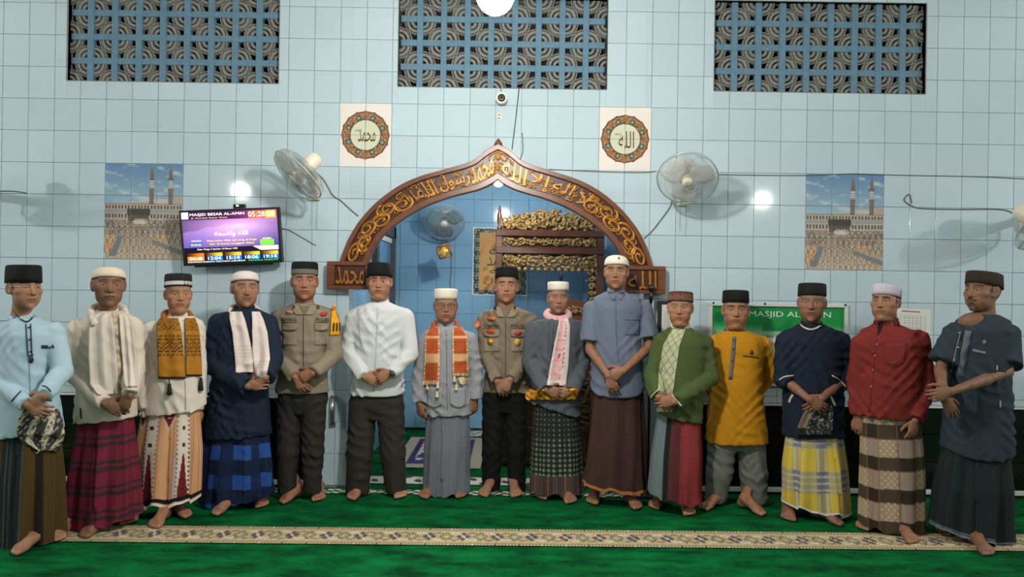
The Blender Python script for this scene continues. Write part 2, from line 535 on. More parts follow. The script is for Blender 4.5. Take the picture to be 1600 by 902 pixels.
for vi, (x0, x1, z0, z1) in enumerate(vents):
    e = empty('wall_vent', (x0, D, z0), vlab[vi], 'vent', 'openwork wall vents')
    W_ = x1 - x0; Hh = z1 - z0
    pw = (W_ - HOLE) / 8; ph = (Hh - HOLE) / 3
    fr = MB()
    fr.box((x0 - .003, D - 0.006, z0 - 0.006), (x1 + .003, D + 0.05, z0)); fr.box((x0 - 0.006, D - 0.006, z0), (x0, D + 0.05, z1)); fr.box((x1, D - 0.006, z0), (x1 + 0.006, D + 0.05, z1))
    fr.box((x0 - .003, D - 0.006, z1), (x1 + .003, D + 0.05, z1 + 0.006))
    fr.obj('rim', M_ventgrey, e)
    MB().box((x0 + 0.001, D + 0.12, z0 + 0.001), (x1 - 0.001, D + 0.15, z1 - 0.001)).obj('gap_shade_sheet', M_dark, e)  # added dark sheet stands in for the unlit depth behind the blocks
    for i in range(8):
        cx = x0 + HOLE + i * pw
        MB().box((cx, D + 0.022, z0), (cx + pw - HOLE, D + 0.075, z1), bevel=0.003).obj('upright_bar', M_ventblue, e)
    for j in range(3):
        cz = z0 + HOLE + j * ph
        MB().box((x0 + 0.012, D + 0.026, cz), (x1 - 0.012, D + 0.07, cz + ph - HOLE), bevel=0.003).obj('cross_bar', M_ventblue, e)
    for i in range(9):
        for j in range(4):
            mesh_obj('lattice_block', None, None, None, e, loc=(x0 + i * pw + HOLE / 2, D + 0.034, z0 + j * ph + HOLE / 2), data=lattice[(i + j + 1) % 2])

# ------------------------------------------------------------------ prayer niche behind the mouth
NZ = 3.1
nbx0, nbx1 = XC - HW - 0.02, XC + HW + 0.02
nb = MB().box((nbx0, D2, 0), (nbx1, D2 + 0.1, NZ)).obj('wall_niche_back', M_grout); tag(nb, 'blue tiled back wall of the prayer niche', 'wall', kind='structure')
nx0 = P(625, 400, D2).x
kt = 0
tdat = {}
for i in range(-1, 14):
    for j in range(0, 13):
        xa = max(nbx0, nx0 + (i - 1) * TW) + 0.002; xb = min(nbx1, nx0 + i * TW) - 0.002
        za = 0.02 + j * 0.25 + 0.002; zb = min(NZ, za + 0.246)
        if xb - xa < 0.02 or za > 2.95: continue
        key = (round(xb - xa, 3), round(zb - za, 3)); c0 = Vector(((xa + xb) / 2, D2, (za + zb) / 2))
        if key not in tdat:
            tdat[key] = MB().box((xa, D2 - 0.008, za), (xb, D2, zb), bevel=0.0016).obj('tile', M_tile_niche, nb, loc=c0).data
        else:
            mesh_obj('tile', None, None, None, nb, loc=c0, data=tdat[key])
for sx, nm in ((-1, 'left'), (1, 'right')):
    xw = XC + sx * (HW + 0.02)
    w = MB().box((xw, D + 0.165, 0), (xw + sx * 0.1, D2, NZ)).obj('wall_niche_' + nm, M_grout)
    tag(w, 'blue tiled %s side wall inside the prayer niche' % nm, 'wall', kind='structure')
    dd = None
    for i in range(11):
        for j in range(12):
            ya, yb = D + 0.17 + i * 0.21, D + 0.17 + i * 0.21 + 0.206
            za = 0.02 + j * 0.25
            c0 = Vector((xw, (ya + yb) / 2, za + 0.123))
            if yb > D2: continue
            if dd is None:
                dd = MB().box((xw, ya, za), (xw - sx * 0.008, yb, za + 0.246)).obj('tile', M_tile_niche, w, loc=c0).data
            else:
                mesh_obj('tile', None, None, None, w, loc=c0, data=dd)
nc = MB().box((nbx0, D + 0.165, NZ), (nbx1, D2, NZ + 0.1)).obj('ceiling_niche', M_ceil); tag(nc, 'ceiling of the prayer niche', 'ceiling', kind='structure')
MB().box((nbx0, D2 - 0.03, 0.0), (nbx1, D2 - 0.009, 0.02)).obj('baseboard_niche', M_blackpl)['kind'] = 'structure'

# window in the left side wall of the niche
xw = XC - HW - 0.02
M_alu = mat('dark_window_frame', (66, 68, 70), rough=0.5)
M_wglass = mat('blue_window_glass', (88, 140, 186), rough=0.08)
w1 = MB().box((xw + 0.006, 7.0, 1.15), (xw + 0.02, 7.95, 2.08)).obj('window_1', M_wglass); tag(w1, 'dark framed window in the left side wall of the niche', 'window', kind='structure')
mb = MB()
for (ya, yb, za, zb) in ((6.93, 8.02, 2.06, 2.17), (6.93, 8.02, 1.06, 1.16), (6.93, 7.04, 1.06, 2.17), (7.91, 8.02, 1.06, 2.17)):
    mb.box((xw + 0.008, ya, za), (xw + 0.06, yb, zb))
mb.obj('window_frame', M_alu, w1)
MB().box((xw + 0.02, 7.05, 2.0), (xw + 0.035, 7.9, 2.05)).obj('window_bead', M_white, w1)

# ------------------------------------------------------------------ carved wooden arch
arch = empty('carved_arch', (XC, D - 0.03, P(513, 453, AY).z), 'carved teak niche arch with gilded calligraphy and scrolling vines', 'arch')
def band_strip(s0, s1, y0, y1, name, material):
    t = np.linspace(0, 1, 121)
    a = band(t, np.full(121, s0)); b_ = band(t, np.full(121, s1)); V = []; Fc = []
    for i in range(121):
        V += [(a[i, 0], y1, a[i, 1]), (a[i, 0], y0 + .004, a[i, 1]), (a[i, 0] * .9 + b_[i, 0] * .1, y0, a[i, 1] * .9 + b_[i, 1] * .1),
              (a[i, 0] * .1 + b_[i, 0] * .9, y0, a[i, 1] * .1 + b_[i, 1] * .9), (b_[i, 0], y0 + .004, b_[i, 1]), (b_[i, 0], y1, b_[i, 1])]
    for i in range(120):
        for k in range(6):
            q = (k + 1) % 6; Fc.append((i * 6 + k, i * 6 + 6 + k, i * 6 + 6 + q, i * 6 + q))
    return mesh_obj(name, V, Fc, material, arch, smooth=False)
band_strip(0.02, 0.98, D - 0.052, D - 0.004, 'back_board', M_wooddark)
band_strip(0.0, 0.16, D - 0.082, D - 0.004, 'outer_rim', M_wood)
band_strip(0.80, 1.0, D - 0.082, D - 0.004, 'inner_rim', M_wood)

YC = D - 0.058
def vis(logical): return ''.join(reversed(logical))
ALLAH = vis(['\ufe8d', '\ufedf', '\ufee0', '\ufeea']); MUH = vis(['\ufee3', '\ufea4', '\ufee4', '\ufeaa'])
words = [  # the words run right to left along the band
    ('\ufefb', 0.735, 0.775), (vis(['\ufe87', '\ufedf', '\ufeea']), 0.665, 0.725), (vis(['\ufe87', '\ufefb']), 0.60, 0.655), (ALLAH, 0.515, 0.59),
    (MUH, 0.415, 0.485), (vis(['\ufead', '\ufeb3', '\ufeee', '\ufedd']), 0.325, 0.41), (ALLAH, 0.26, 0.315)]
def warp_word(body, t0, t1, s_top=0.20, s_bot=0.77):
    V, Fc = text_mesh(body, 1.0, 0.0)
    lo, hi = V.min(0), V.max(0)
    t = t0 + (V[:, 0] - lo[0]) / (hi[0] - lo[0]) * (t1 - t0)
    s = s_bot + (V[:, 2] - lo[2]) / (hi[2] - lo[2]) * (s_top - s_bot)
    p = band(t, s)
    n = len(V)
    Vf = [(x, YC - 0.012, z) for x, z in p] + [(x, YC + 0.008, z) for x, z in p]
    Fs = [tuple(f) for f in Fc]
    edges = {}
    for f in Fc:
        for i in range(len(f)):
            e = (f[i], f[(i + 1) % len(f)]); edges[e] = 1
    side = [(a, b_, b_ + n, a + n) for (a, b_) in edges if (b_, a) not in edges]
    return Vf, Fs + side
for body, t0, t1 in words:
    V, Fc = warp_word(body, t0, t1)
    mesh_obj('gilded_word', V, Fc, M_gold, arch, smooth=False)
rs = random.Random(3)
def band_curve(pts, rad, name='vine_scroll', material=None):
    b_ = band(np.array([p[0] for p in pts]), np.array([p[1] for p in pts]))
    return MB().tube([(x, YC - 0.002, z) for x, z in b_], rad, n=6, flat=0.9).obj(name, material or M_gold, arch, smooth=True)
BL = 0.0112    # one band width in t, roughly
def spiral_band(t0, s0, r, turns, sgn, rad, a0, name='vine_scroll'):
    pts = []; n = 20
    for i in range(n + 1):
        q = i / n; a = a0 + sgn * q * turns * 2 * math.pi; rr = r * (1 - 0.82 * q)
        pts.append((t0 + rr * math.cos(a) * 0.115, s0 + rr * math.sin(a) * 0.9))
    band_curve(pts, [rad * (1 - 0.5 * i / n) for i in range(n + 1)], name)
for side in (0, 1):
    for k in range(6):
        t0 = 0.025 + k * 0.037; s0 = 0.48 + (0.10 if k % 2 else -0.10)
        tt = t0 if side == 0 else 1 - t0
        spiral_band(tt, s0, 0.28, 1.6, 1 if (k + side) % 2 else -1, 0.0145, 1.2 + k * 0.9)
        spiral_band(tt + (0.012 if side == 0 else -0.012), 0.48 - (0.16 if k % 2 else -0.16), 0.13, 1.2, -1 if k % 2 else 1, 0.008, 0.4 + k)
        # leaf
        lf = [(tt + 0.004 * j * (1 if side == 0 else -1), s0 + 0.06 * math.sin(j * 1.1) * (1 if k % 2 else -1)) for j in range(5)]
        band_curve(lf, [0.003, 0.012, 0.014, 0.009, 0.002], 'carved_leaf')
# small curls and dots that fill the ground between the words
for k in range(84):
    t0 = 0.255 + 0.53 * (k + rs.random() * 0.6) / 84
    s0 = rs.choice([0.25, 0.34, 0.45, 0.56, 0.65, 0.72])
    spiral_band(t0, s0, rs.uniform(0.05, 0.10), rs.uniform(0.7, 1.2), rs.choice([-1, 1]), 0.0075, rs.uniform(0, 6), 'small_curl')
for tl in (0.232, 0.25, 0.768 + 0.02, 0.80):
    band_curve([(tl, 0.19), (tl, 0.78)], 0.009, 'divider_stroke')
for sgn in (-1, 1):
    spiral_band(0.5 + 0.014 * sgn, 0.30, 0.18, 1.3, sgn, 0.010, 1.57 + sgn * 0.6)
    spiral_band(0.5 + 0.010 * sgn, 0.55, 0.12, 1.2, -sgn, 0.009, 1.57)
# crest knob at the tip
ap = band(np.array([0.5]), np.array([0.0]))[0]
MB().lathe([(0.004, 0.035), (0.014, 0.022), (0.03, 0.0), (0.034, -0.02)], (ap[0], D - 0.05, ap[1] + 0.012), n=12, sy=0.7).obj('tip_knob', M_wood, arch, smooth=True)
# end blocks with the two names
for side, body in ((0, MUH), (1, ALLAH)):
    a = P(513, 408.5, AY); c = P(584, 453, AY)
    x0, x1 = (a.x, c.x) if side == 0 else (2 * XC - c.x, 2 * XC - a.x)
    z0, z1 = c.z, a.z
    blk = MB(); blk.box((x0, D - 0.075, z0), (x1, D - 0.004, z1), bevel=0.004)
    bo = blk.obj('end_block', M_wood, arch)
    fr = MB(); fw = 0.03
    fr.box((x0, D - 0.098, z0), (x1, D - 0.075, z0 + fw), bevel=0.004); fr.box((x0, D - 0.098, z1 - fw), (x1, D - 0.075, z1), bevel=0.004)
    fr.box((x0, D - 0.098, z0 + fw), (x0 + fw * 1.9, D - 0.075, z1 - fw), bevel=0.004); fr.box((x1 - fw * 1.9, D - 0.098, z0 + fw), (x1, D - 0.075, z1 - fw), bevel=0.004)
    fr.obj('block_frame', M_wood, bo)
    MB().box((x0 + fw * 1.9, D - 0.078, z0 + fw), (x1 - fw * 1.9, D - 0.0745, z1 - fw)).obj('block_ground', M_wooddark, bo)
    V, Fc = text_mesh(body, 1.0, 0.03)
    lo, hi = V.min(0), V.max(0); iw, ih = (x1 - x0) - 4.4 * fw, (z1 - z0) - 2.5 * fw
    V2 = np.stack([x0 + 2.2 * fw + (V[:, 0] - lo[0]) / (hi[0] - lo[0]) * iw, D - 0.078 + (V[:, 1] - hi[1]) * 0.3, z0 + 1.25 * fw + (V[:, 2] - lo[2]) / (hi[2] - lo[2]) * ih], 1)
    mesh_obj('gilded_name', V2, Fc, M_gold, bo, smooth=False)

# ------------------------------------------------------------------ pulpit inside the niche
def scrolls(mb, x0, x1, z0, z1, y, n, rad, seed):
    r = random.Random(seed)
    for k in range(n):
        cx = x0 + (x1 - x0) * (k + 0.5) / n; rr = (z1 - z0) * r.uniform(0.36, 0.5); cz = (z0 + z1) / 2 + (z1 - z0) * 0.08 * (-1) ** k
        for rep in range(2):
            pts = []; a0 = r.uniform(0, 6.28); sg = r.choice([-1, 1])
            for i in range(15):
                q = i / 14; a = a0 + sg * q * 8; w = rr * (1 - 0.8 * q)
                pts.append((cx + w * math.cos(a) + rep * (x1 - x0) / n * 0.5, y - 0.012 * q, cz + w * math.sin(a) * 0.95))
            pts = [(min(max(p[0], x0), x1), p[1], min(max(p[2], z0), z1)) for p in pts]
            mb.tube(pts, [rad * (1.1 - 0.6 * i / 14) for i in range(15)], n=5)
        for rep in range(4):
            a = r.uniform(0, 6.28); c0 = Vector((cx + r.uniform(-1, 1) * (x1 - x0) / n * .6, y - 0.006, cz + r.uniform(-.35, .35) * (z1 - z0)))
            d_ = Vector((math.cos(a), 0, math.sin(a))) * rr * 0.45
            pts = [c0 - d_, c0 - d_ * .3 + Vector((0, -.008, 0)), c0 + d_ * .4 + Vector((0, -.01, 0)), c0 + d_]
            pts = [(min(max(p[0], x0), x1), p[1], min(max(p[2], z0), z1)) for p in pts]
            mb.tube(pts, [rad * .3, rad * 1.3, rad * 1.1, rad * .2], n=5)
PY = 7.35
def pz(py, Y=PY): return P(860, py, Y).z
def pxx(px, py=400, Y=PY): return P(px, py, Y).x
pulpit = empty('pulpit', (pxx(860), PY, 0), 'dark carved wooden pulpit with gilded panels inside the niche', 'pulpit')
xl0, xl1, xr0, xr1 = pxx(774.5), pxx(785), pxx(932), pxx(944)
for (xa, xb) in ((xl0, xl1), (xr0, xr1)):
    MB().box((xa, PY, 0), (xb, PY + 0.07, pz(360)), bevel=0.006).obj('post', M_wooddark, pulpit)
    MB().box((xa, PY + 0.6, 0), (xb, PY + 0.67, pz(360)), bevel=0.006).obj('post', M_wooddark, pulpit)
MB().lathe([(0.022, 0), (0.026, 0.03), (0.015, 0.05), (0.026, 0.10), (0.024, 0.15), (0.012, 0.19), (0.018, 0.205), (0.002, 0.25)], ((xl0 + xl1) / 2, PY + 0.035, pz(362)), n=12).obj('finial', M_wooddark, pulpit, smooth=True)
for (ya, yb) in ((360, 370), (387, 397)):
    MB().box((xl0, PY - 0.015, pz(yb)), (xr1, PY + 0.06, pz(ya)), bevel=0.006).obj('cross_beam', M_wooddark, pulpit)
    MB().box((xl0, PY + 0.6, pz(yb)), (xr1, PY + 0.66, pz(ya)), bevel=0.006).obj('cross_beam', M_wooddark, pulpit)
for (ya, yb) in ((370, 387),):
    MB().box((xl1, PY + 0.02, pz(yb)), (xr0, PY + 0.04, pz(ya))).obj('panel_board', M_wooddark, pulpit)
    mb = MB(); scrolls(mb, xl1 + .01, xr0 - .01, pz(yb) + .008, pz(ya) - .008, PY + 0.015, 13, 0.010, 5); mb.obj('gilded_panel', M_golddull, pulpit, smooth=True)
mb = MB(); scrolls(mb, xl1, xr0, pz(420), pz(397), PY + 0.02, 11, 0.013, 6)
for k in range(14):
    cx = xl1 + (xr0 - xl1) * (k + .5) / 14; mb.lathe([(0.005, -0.03), (0.022, -0.012), (0.026, 0.0), (0.01, 0.02)], (cx, PY + 0.02, pz(421)), n=8, sy=.5)
mb.obj('gilded_valance', M_golddull, pulpit, smooth=True)
mb = MB()
for k in range(9):     # stepped crown, highest in the middle
    q = abs(k - 4) / 4; xa = pxx(786) + (pxx(930) - pxx(786)) * k / 9; xb = pxx(786) + (pxx(930) - pxx(786)) * (k + 1) / 9
    scrolls(mb, xa - .02, xb + .02, pz(360), pz(326 + 14 * q ** 1.4), PY + 0.02, 2, 0.013, 20 + k)
mb.obj('gilded_crown', M_golddull, pulpit, smooth=True)
mb = MB(); prof = [(pxx(785), pz(360))] + [(pxx(786) + (pxx(930) - pxx(786)) * k / 16, pz(334 + 13 * (abs(k - 8) / 8) ** 1.4)) for k in range(17)] + [(pxx(931), pz(360))]
mb.prism(prof[::-1], PY + 0.03, PY + 0.05); mb.obj('crown_board', M_wooddark, pulpit)
mb = MB()
for k in range(5): scrolls(mb, pxx(914 + 2 * k), pxx(933), pz(420 + 11 * (k + 1)), pz(420 + 11 * k), PY + 0.02, 1, 0.012, 40 + k)
mb.obj('gilded_bracket', M_golddull, pulpit, smooth=True)
# lectern front with an arched carved top
LY = 6.75
lx0, lx1 = P(783, 600, LY).x, P(931, 600, LY).x; lz = P(860, 500, LY).z
poly = [(lx0, 0.0), (lx1, 0.0), (lx1, lz)]
lc = P(893, 480, LY); lr = P(938, 480, LY).x - lc.x
poly += [(lc.x + lr * math.cos(a), lz + (P(893, 468, LY).z - lz) * math.sin(a)) for a in np.linspace(0.05, math.pi - 0.05, 15)]
poly += [(lx0, lz - 0.02)]
MB().prism(poly[::-1], LY, LY + 0.05).obj('front_panel', M_wood, pulpit)
mb = MB()
for a in np.linspace(0.25, math.pi - 0.25, 9):
    scrolls(mb, lc.x + lr * .72 * math.cos(a) - .05, lc.x + lr * .72 * math.cos(a) + .05, lz - .06 + .10 * math.sin(a), lz + .02 + .10 * math.sin(a), LY - 0.005, 1, 0.012, int(a * 100))
mb.obj('gilded_crest', M_golddull, pulpit, smooth=True); mb = MB()
scrolls(mb, lx0 + .62, lx1 - .03, 0.30, 0.95, LY - 0.004, 3, 0.014, 77); mb.obj('gilded_front_carving', M_golddull, pulpit, smooth=True)

mb = MB()
for zz in (0.02, 0.30, 0.56, 1.0): mb.box((lx0, LY - 0.03, zz), (lx1, LY, zz + 0.045), bevel=0.005)
for xx in (lx0, (lx0 + lx1) / 2 - .03, lx1 - .06): mb.box((xx, LY - 0.025, 0.02), (xx + 0.06, LY, 1.0), bevel=0.005)
mb.obj('front_moulding', M_wood, pulpit)
MB().box((lx0, LY + .05, 0), (lx0 + .03, PY, 0.95)).obj('side_panel', M_wooddark, pulpit)
MB().box((lx1 - .03, LY + .05, 0), (lx1, PY, 0.95)).obj('side_panel', M_wooddark, pulpit)
# microphone on the lectern
mp_ = P(877, 434, 6.775); MY = 6.775
mic = empty('microphone', (mp_.x, MY, lz + .078), 'slim black microphone on the pulpit behind the man with the pink scarf', 'microphone')
MB().tube([(mp_.x, MY, lz + .078), (mp_.x, MY, mp_.z - .02)], 0.008).obj('stem', M_blackpl, mic, smooth=True)
MB().lathe([(0.008, -.03), (.014, -.02), (.016, .03), (.008, .045)], (mp_.x, MY, mp_.z), n=12).obj('head', M_blackpl, mic, smooth=True)

# calligraphy panel printed on the niche tiles, behind the pulpit
def calli_panel(u, v):
    c = np.zeros(u.shape + (3,)); c[:] = (196, 150, 92)
    d = np.sqrt(((u - .5) * 1.0) ** 2 + ((v - .5) * 1.5) ** 2)
    c = mixc(c, (214, 176, 112), np.clip(0.8 - d * 1.6, 0, 1))
    c = mixc(c, (150, 92, 48), np.clip(np.abs(vnoise(3, u * 14, v * 16)) - 0.55, 0, 1))
    bd = np.minimum(np.minimum(u, 1 - u) * 1.0, np.minimum(v, 1 - v) * 1.75)
    pat = np.sin(u * 70 + 2 * np.sin(v * 50)) * np.sin(v * 95 + 2 * np.sin(u * 40))
    bc = mixc(np.zeros(u.shape + (3,)) + np.array((46, 62, 66)), (146, 170, 150), pat > 0.25)
    return np.where((bd < 0.11)[..., None], bc, c)
cpo = empty('calligraphy_panel', P(780, 460, D2), 'upright brown calligraphy panel with a patterned border on the niche wall', 'panel')
ca, cb = P(741, 357, D2), P(822, 461, D2)
YQ = D2 - 0.012
painted('printed_face', [(ca.x, YQ, ca.z), (cb.x, YQ, ca.z), (cb.x, YQ, cb.z), (ca.x, YQ, cb.z)], calli_panel, 90, 120, M_print, cpo)
mb = MB(); e = .012
mb.box((ca.x - e, YQ - .002, cb.z - e), (ca.x, YQ + .006, ca.z + e)); mb.box((cb.x, YQ - .002, cb.z - e), (cb.x + e, YQ + .006, ca.z + e)); mb.box((ca.x, YQ - .002, ca.z), (cb.x, YQ + .006, ca.z + e)); mb.box((ca.x, YQ - .002, cb.z - e), (cb.x, YQ + .006, cb.z))
mb.obj('edge_strip', M_white, cpo)
M_ink = mat('dark_brown_print', (52, 36, 26), rough=0.3)
def flat_text(body, cx, cz, Y, w, h, material, parent, name='lettering', thick=0.001):
    V, Fc = text_mesh(body, 1.0, 0.0); lo, hi = V.min(0), V.max(0)
    V2 = np.stack([cx + ((V[:, 0] - lo[0]) / (hi[0] - lo[0]) - .5) * w, np.full(len(V), Y), cz + ((V[:, 2] - lo[2]) / (hi[2] - lo[2]) - .5) * h], 1)
    return mesh_obj(name, V2, Fc, material, parent, smooth=False)
cx = (ca.x + cb.x) / 2
for body, q, wf, hf in ((ALLAH, .33, .42, .16), (MUH, .5, .5, .14), (ALLAH, .64, .4, .1), (vis(['\ufead', '\ufeb3', '\ufeee', '\ufedd']), .80, .6, .10)):
    flat_text(body, cx, ca.z + (cb.z - ca.z) * q, YQ - .0015, (cb.x - ca.x) * wf, (ca.z - cb.z) * hf, M_ink, cpo)

# ------------------------------------------------------------------ printed medallions (four tiles each)
def medallion(u, v):
    x, y = (u - .5) * .4, (v - .5) * .4916
    r = np.hypot(x, y); a = np.arctan2(y, x)
    c = np.zeros(u.shape + (3,)); c[:] = (228, 220, 216)
    R = 0.183 + 0.006 * np.abs(np.cos(a * 8)) ** 6
    ring = (r < R) & (r > 0.118)
    pat = np.sin(a * 16 + 6 * np.sin(r * 110)) * np.sin(r * 170 + np.cos(a * 8) * 2)
    rc = np.zeros(u.shape + (3,)); rc[:] = (148, 104, 72)
    rc = mixc(rc, (92, 66, 50), pat > 0.25); rc = mixc(rc, (190, 146, 100), pat < -0.35)
    leaf = (np.cos(a * 8 + math.pi) > 0.55) & (r < .158) & (r > .12)
    rc = mixc(rc, (66, 86, 82), leaf); rc = mixc(rc, (140, 160, 150), leaf & (np.cos(a * 8 + math.pi) > 0.88) & (r > .13) & (r < .15))
    rc = mixc(rc, (84, 60, 50), r > R - .008)
    c = np.where(ring[..., None], rc, c)
    c = np.where((r <= .118)[..., None], np.array((206, 208, 186.)), c)
    c = np.where(((r <= .121) & (r > .114))[..., None], np.array((104, 92, 70.)), c)
    return c
def tiled_print(name, box, nx, nz, fn, res, label, cat):
    x0, x1, z0, z1 = box
    e = empty(name, ((x0 + x1) / 2, D, z0), label, cat)
    for i in range(nx):
        for j in range(nz):
            a0, a1 = i / nx, (i + 1) / nx; b0, b1 = j / nz, (j + 1) / nz
            xa, xb = x0 + (x1 - x0) * a0 + .0015, x0 + (x1 - x0) * a1 - .0015
            za, zb = z1 - (z1 - z0) * b0 - .0015, z1 - (z1 - z0) * b1 + .0015
            Y = D - 0.0045
            o = painted('tile', [(xa, Y, za), (xb, Y, za), (xb, Y, zb), (xa, Y, zb)],
                    lambda u, v: fn(a0 + u * (a1 - a0), b0 + v * (b1 - b0)), res[0], res[1], M_print, e)
            MB().box((xa, Y + .0003, zb), (xb, D + .006, za)).obj('tile_body', M_white, o)
    return e
M_brownink = mat('brown_print', (96, 70, 44), rough=0.25)
for bi, (box, body, lab) in enumerate(zip(medal_boxes, (MUH, ALLAH), ('white tile panel with a round floral medallion left of the arch tip', 'white tile panel with a round floral medallion right of the arch tip'))):
    e = tiled_print('medallion_panel', box, 2, 2, medallion, (54, 66), lab, 'wall tile')
    mx, mz = (box[0] + box[1]) / 2, (box[2] + box[3]) / 2
    flat_text(body, mx + .01, mz - .005, D - .0055, .135 if bi == 0 else .12, .095 if bi == 0 else .13, M_brownink, e, 'calligraphy')
    flat_text(vis(['\ufead', '\ufeb3']), mx - .055, mz + .035, D - .0055, .05, .03, M_brownink, e, 'calligraphy')

# ------------------------------------------------------------------ printed pictures of the holy mosque (nine tiles each)
def kaaba(u, v):
    sh = u.shape
    c = np.zeros(sh + (3,))
    sky = np.clip(v / .42, 0, 1)[..., None]
    c[:] = np.array((84, 128, 176.)) * (1 - sky) + np.array((150, 184, 208.)) * sky
    cl = vnoise(11, u * 9, v * 30) + .6 * vnoise(12, u * 25, v * 60)
    c = mixc(c, (196, 210, 218), np.clip((cl - .2) * .7, 0, .75) * (v < .45))
    # ground crowd
    g = v > .575
    spk = np.sin(u * 411 + 9 * np.sin(v * 97)) * np.sin(v * 377 + 7 * np.sin(u * 83))
    base = np.zeros(sh + (3,)); base[:] = (150, 132, 112)
    base = mixc(base, (196, 172, 146), np.clip((v - .72) / .25, 0, 1))
    base = mixc(base, (120, 106, 92), (vnoise(4, u * 12, v * 22) > .1) & (v < .76))
    base = mixc(base, (206, 152, 98), ((v > .745) & (v < .83) & (np.abs(u - .72) < .13 - (v - .745))) | ((v > .75) & (v < .95) & (u < .16 - (v - .75) * .3)))
    base = mixc(base, (88, 72, 62), spk > .45); base = mixc(base, (220, 206, 190), spk < -.55)
    c = np.where(g[..., None], base, c)
    # walkways
    c = mixc(c, (104, 116, 124), (np.abs(u - (.21 - (v - .76) * .5)) < .035 + (v - .76) * .06) & (v > .755) & (v < .97))
    c = mixc(c, (110, 118, 122), (np.abs(v - (.815 + (u - .63) * .31)) < .022 + (u - .63) * .02) & (u > .62))
    # gallery building
    top = .415 - .015 * np.clip((u - .25) * 4, 0, 1) * (u > .25)
    bld = (v > top) & (v < .59)
    bc = np.zeros(sh + (3,)); bc[:] = (184, 172, 158)
    ar = (np.abs((u * 24) % 1 - .5) < .3)
    bc = mixc(bc, (84, 60, 50), ar & (v > .435) & (v < .475)); bc = mixc(bc, (66, 62, 62), ar & (v > .525) & (v < .57))
    bc = mixc(bc, (150, 152, 152), (v > .48) & (v < .515)); bc = mixc(bc, (98, 80, 66), (v > .415) & (v < .425))
    c = np.where(bld[..., None], bc, c)
    c = mixc(c, (200, 190, 180), (v > .37) & (v <= .415) & (u > .63) & (u < .86)); c = mixc(c, (176, 162, 148), (v > .33) & (v <= .415) & (u > .89))
    # black cube
    c = mixc(c, (50, 48, 46), (u > .29) & (u < .59) & (v > .475) & (v < .54)); c = mixc(c, (78, 68, 58), (u > .31) & (u < .57) & (v >= .54) & (v < .61))
    c = mixc(c, (214, 206, 196), (np.abs(u - .46) < .09 + .02 * np.sin(v * 200)) & (v > .575) & (v < .63) & (spk > -.3))
    # two minarets
    for mu, mt in ((.605, .03), (.845, .015)):
        w = np.select([v < mt + .05, v < mt + .13, v < mt + .16, v < .26, v < .29, v < .42], [.006 + (v - mt) * .12, .026, .036, .022, .036, .03], 0)
        on = (np.abs(u - mu) < w) & (v > mt) & (v < .42)
        mc = np.zeros(sh + (3,)); mc[:] = (122, 106, 98)
        mc = mixc(mc, (206, 204, 202), (v > .175) & (v < .255)); mc = mixc(mc, (80, 70, 68), np.sin(v * 260) > .6)
        c = np.where(on[..., None], mc, c)
    return c * .80 + np.array((168, 168, 164.)) * .20
for box, lab in zip(mosaic_boxes, ('tile picture of the crowded holy mosque, partly behind the television', 'tile picture of the crowded holy mosque above the man in red')):
    tiled_print('tile_picture', box, 3, 3, kaaba, (44, 54), lab, 'picture')

# ------------------------------------------------------------------ television
M_screen = mat('lit_screen', attr=True, emit=0.9, rough=0.2)
TVc = P(361, 370, 5.77); ang = math.radians(3.0); tilt = math.radians(7)
tvx = Vector((math.cos(ang), 0, math.sin(ang))); tvz = Vector((-math.sin(ang), 0, math.cos(ang))); tvz = (tvz * math.cos(tilt) + Vector((0, -1, 0)) * math.sin(tilt)).normalized(); tvn = tvz.cross(tvx) * -1
if tvn.y > 0: tvn = -tvn
def tvp(a, c, n=0.0): return TVc + tvx * a + tvz * c + tvn * n
tv = empty('television', TVc, 'flat wall television showing prayer times in purple and yellow', 'television')
def tvbox(a0, a1, c0, c1, n0, n1, name, material, parent=None):
    mb = MB(); mb.box((a0, n0, c0), (a1, n1, c1), bevel=0.004)
    V = [tvp(x, z, n) for x, n, z in mb.v]
    return mesh_obj(name, V, mb.f, material, parent or tv, smooth=False)
hw, hh = .372, .208
tvbox(-hw, hw, -hh, hh, -.05, .0, 'body', M_blackpl)
for (a0, a1, c0, c1) in ((-hw, hw, hh - .014, hh), (-hw, hw, -hh, -hh + .02), (-hw, -hw + .014, -hh + .02, hh - .014), (hw - .014, hw, -hh + .02, hh - .014)):
    tvbox(a0, a1, c0, c1, 0, .012, 'bezel', M_blackpl)
tvbox(-hw * .8, hw * .8, -hh - .014, -hh, -.04, .0, 'speaker_bar', M_blackpl)
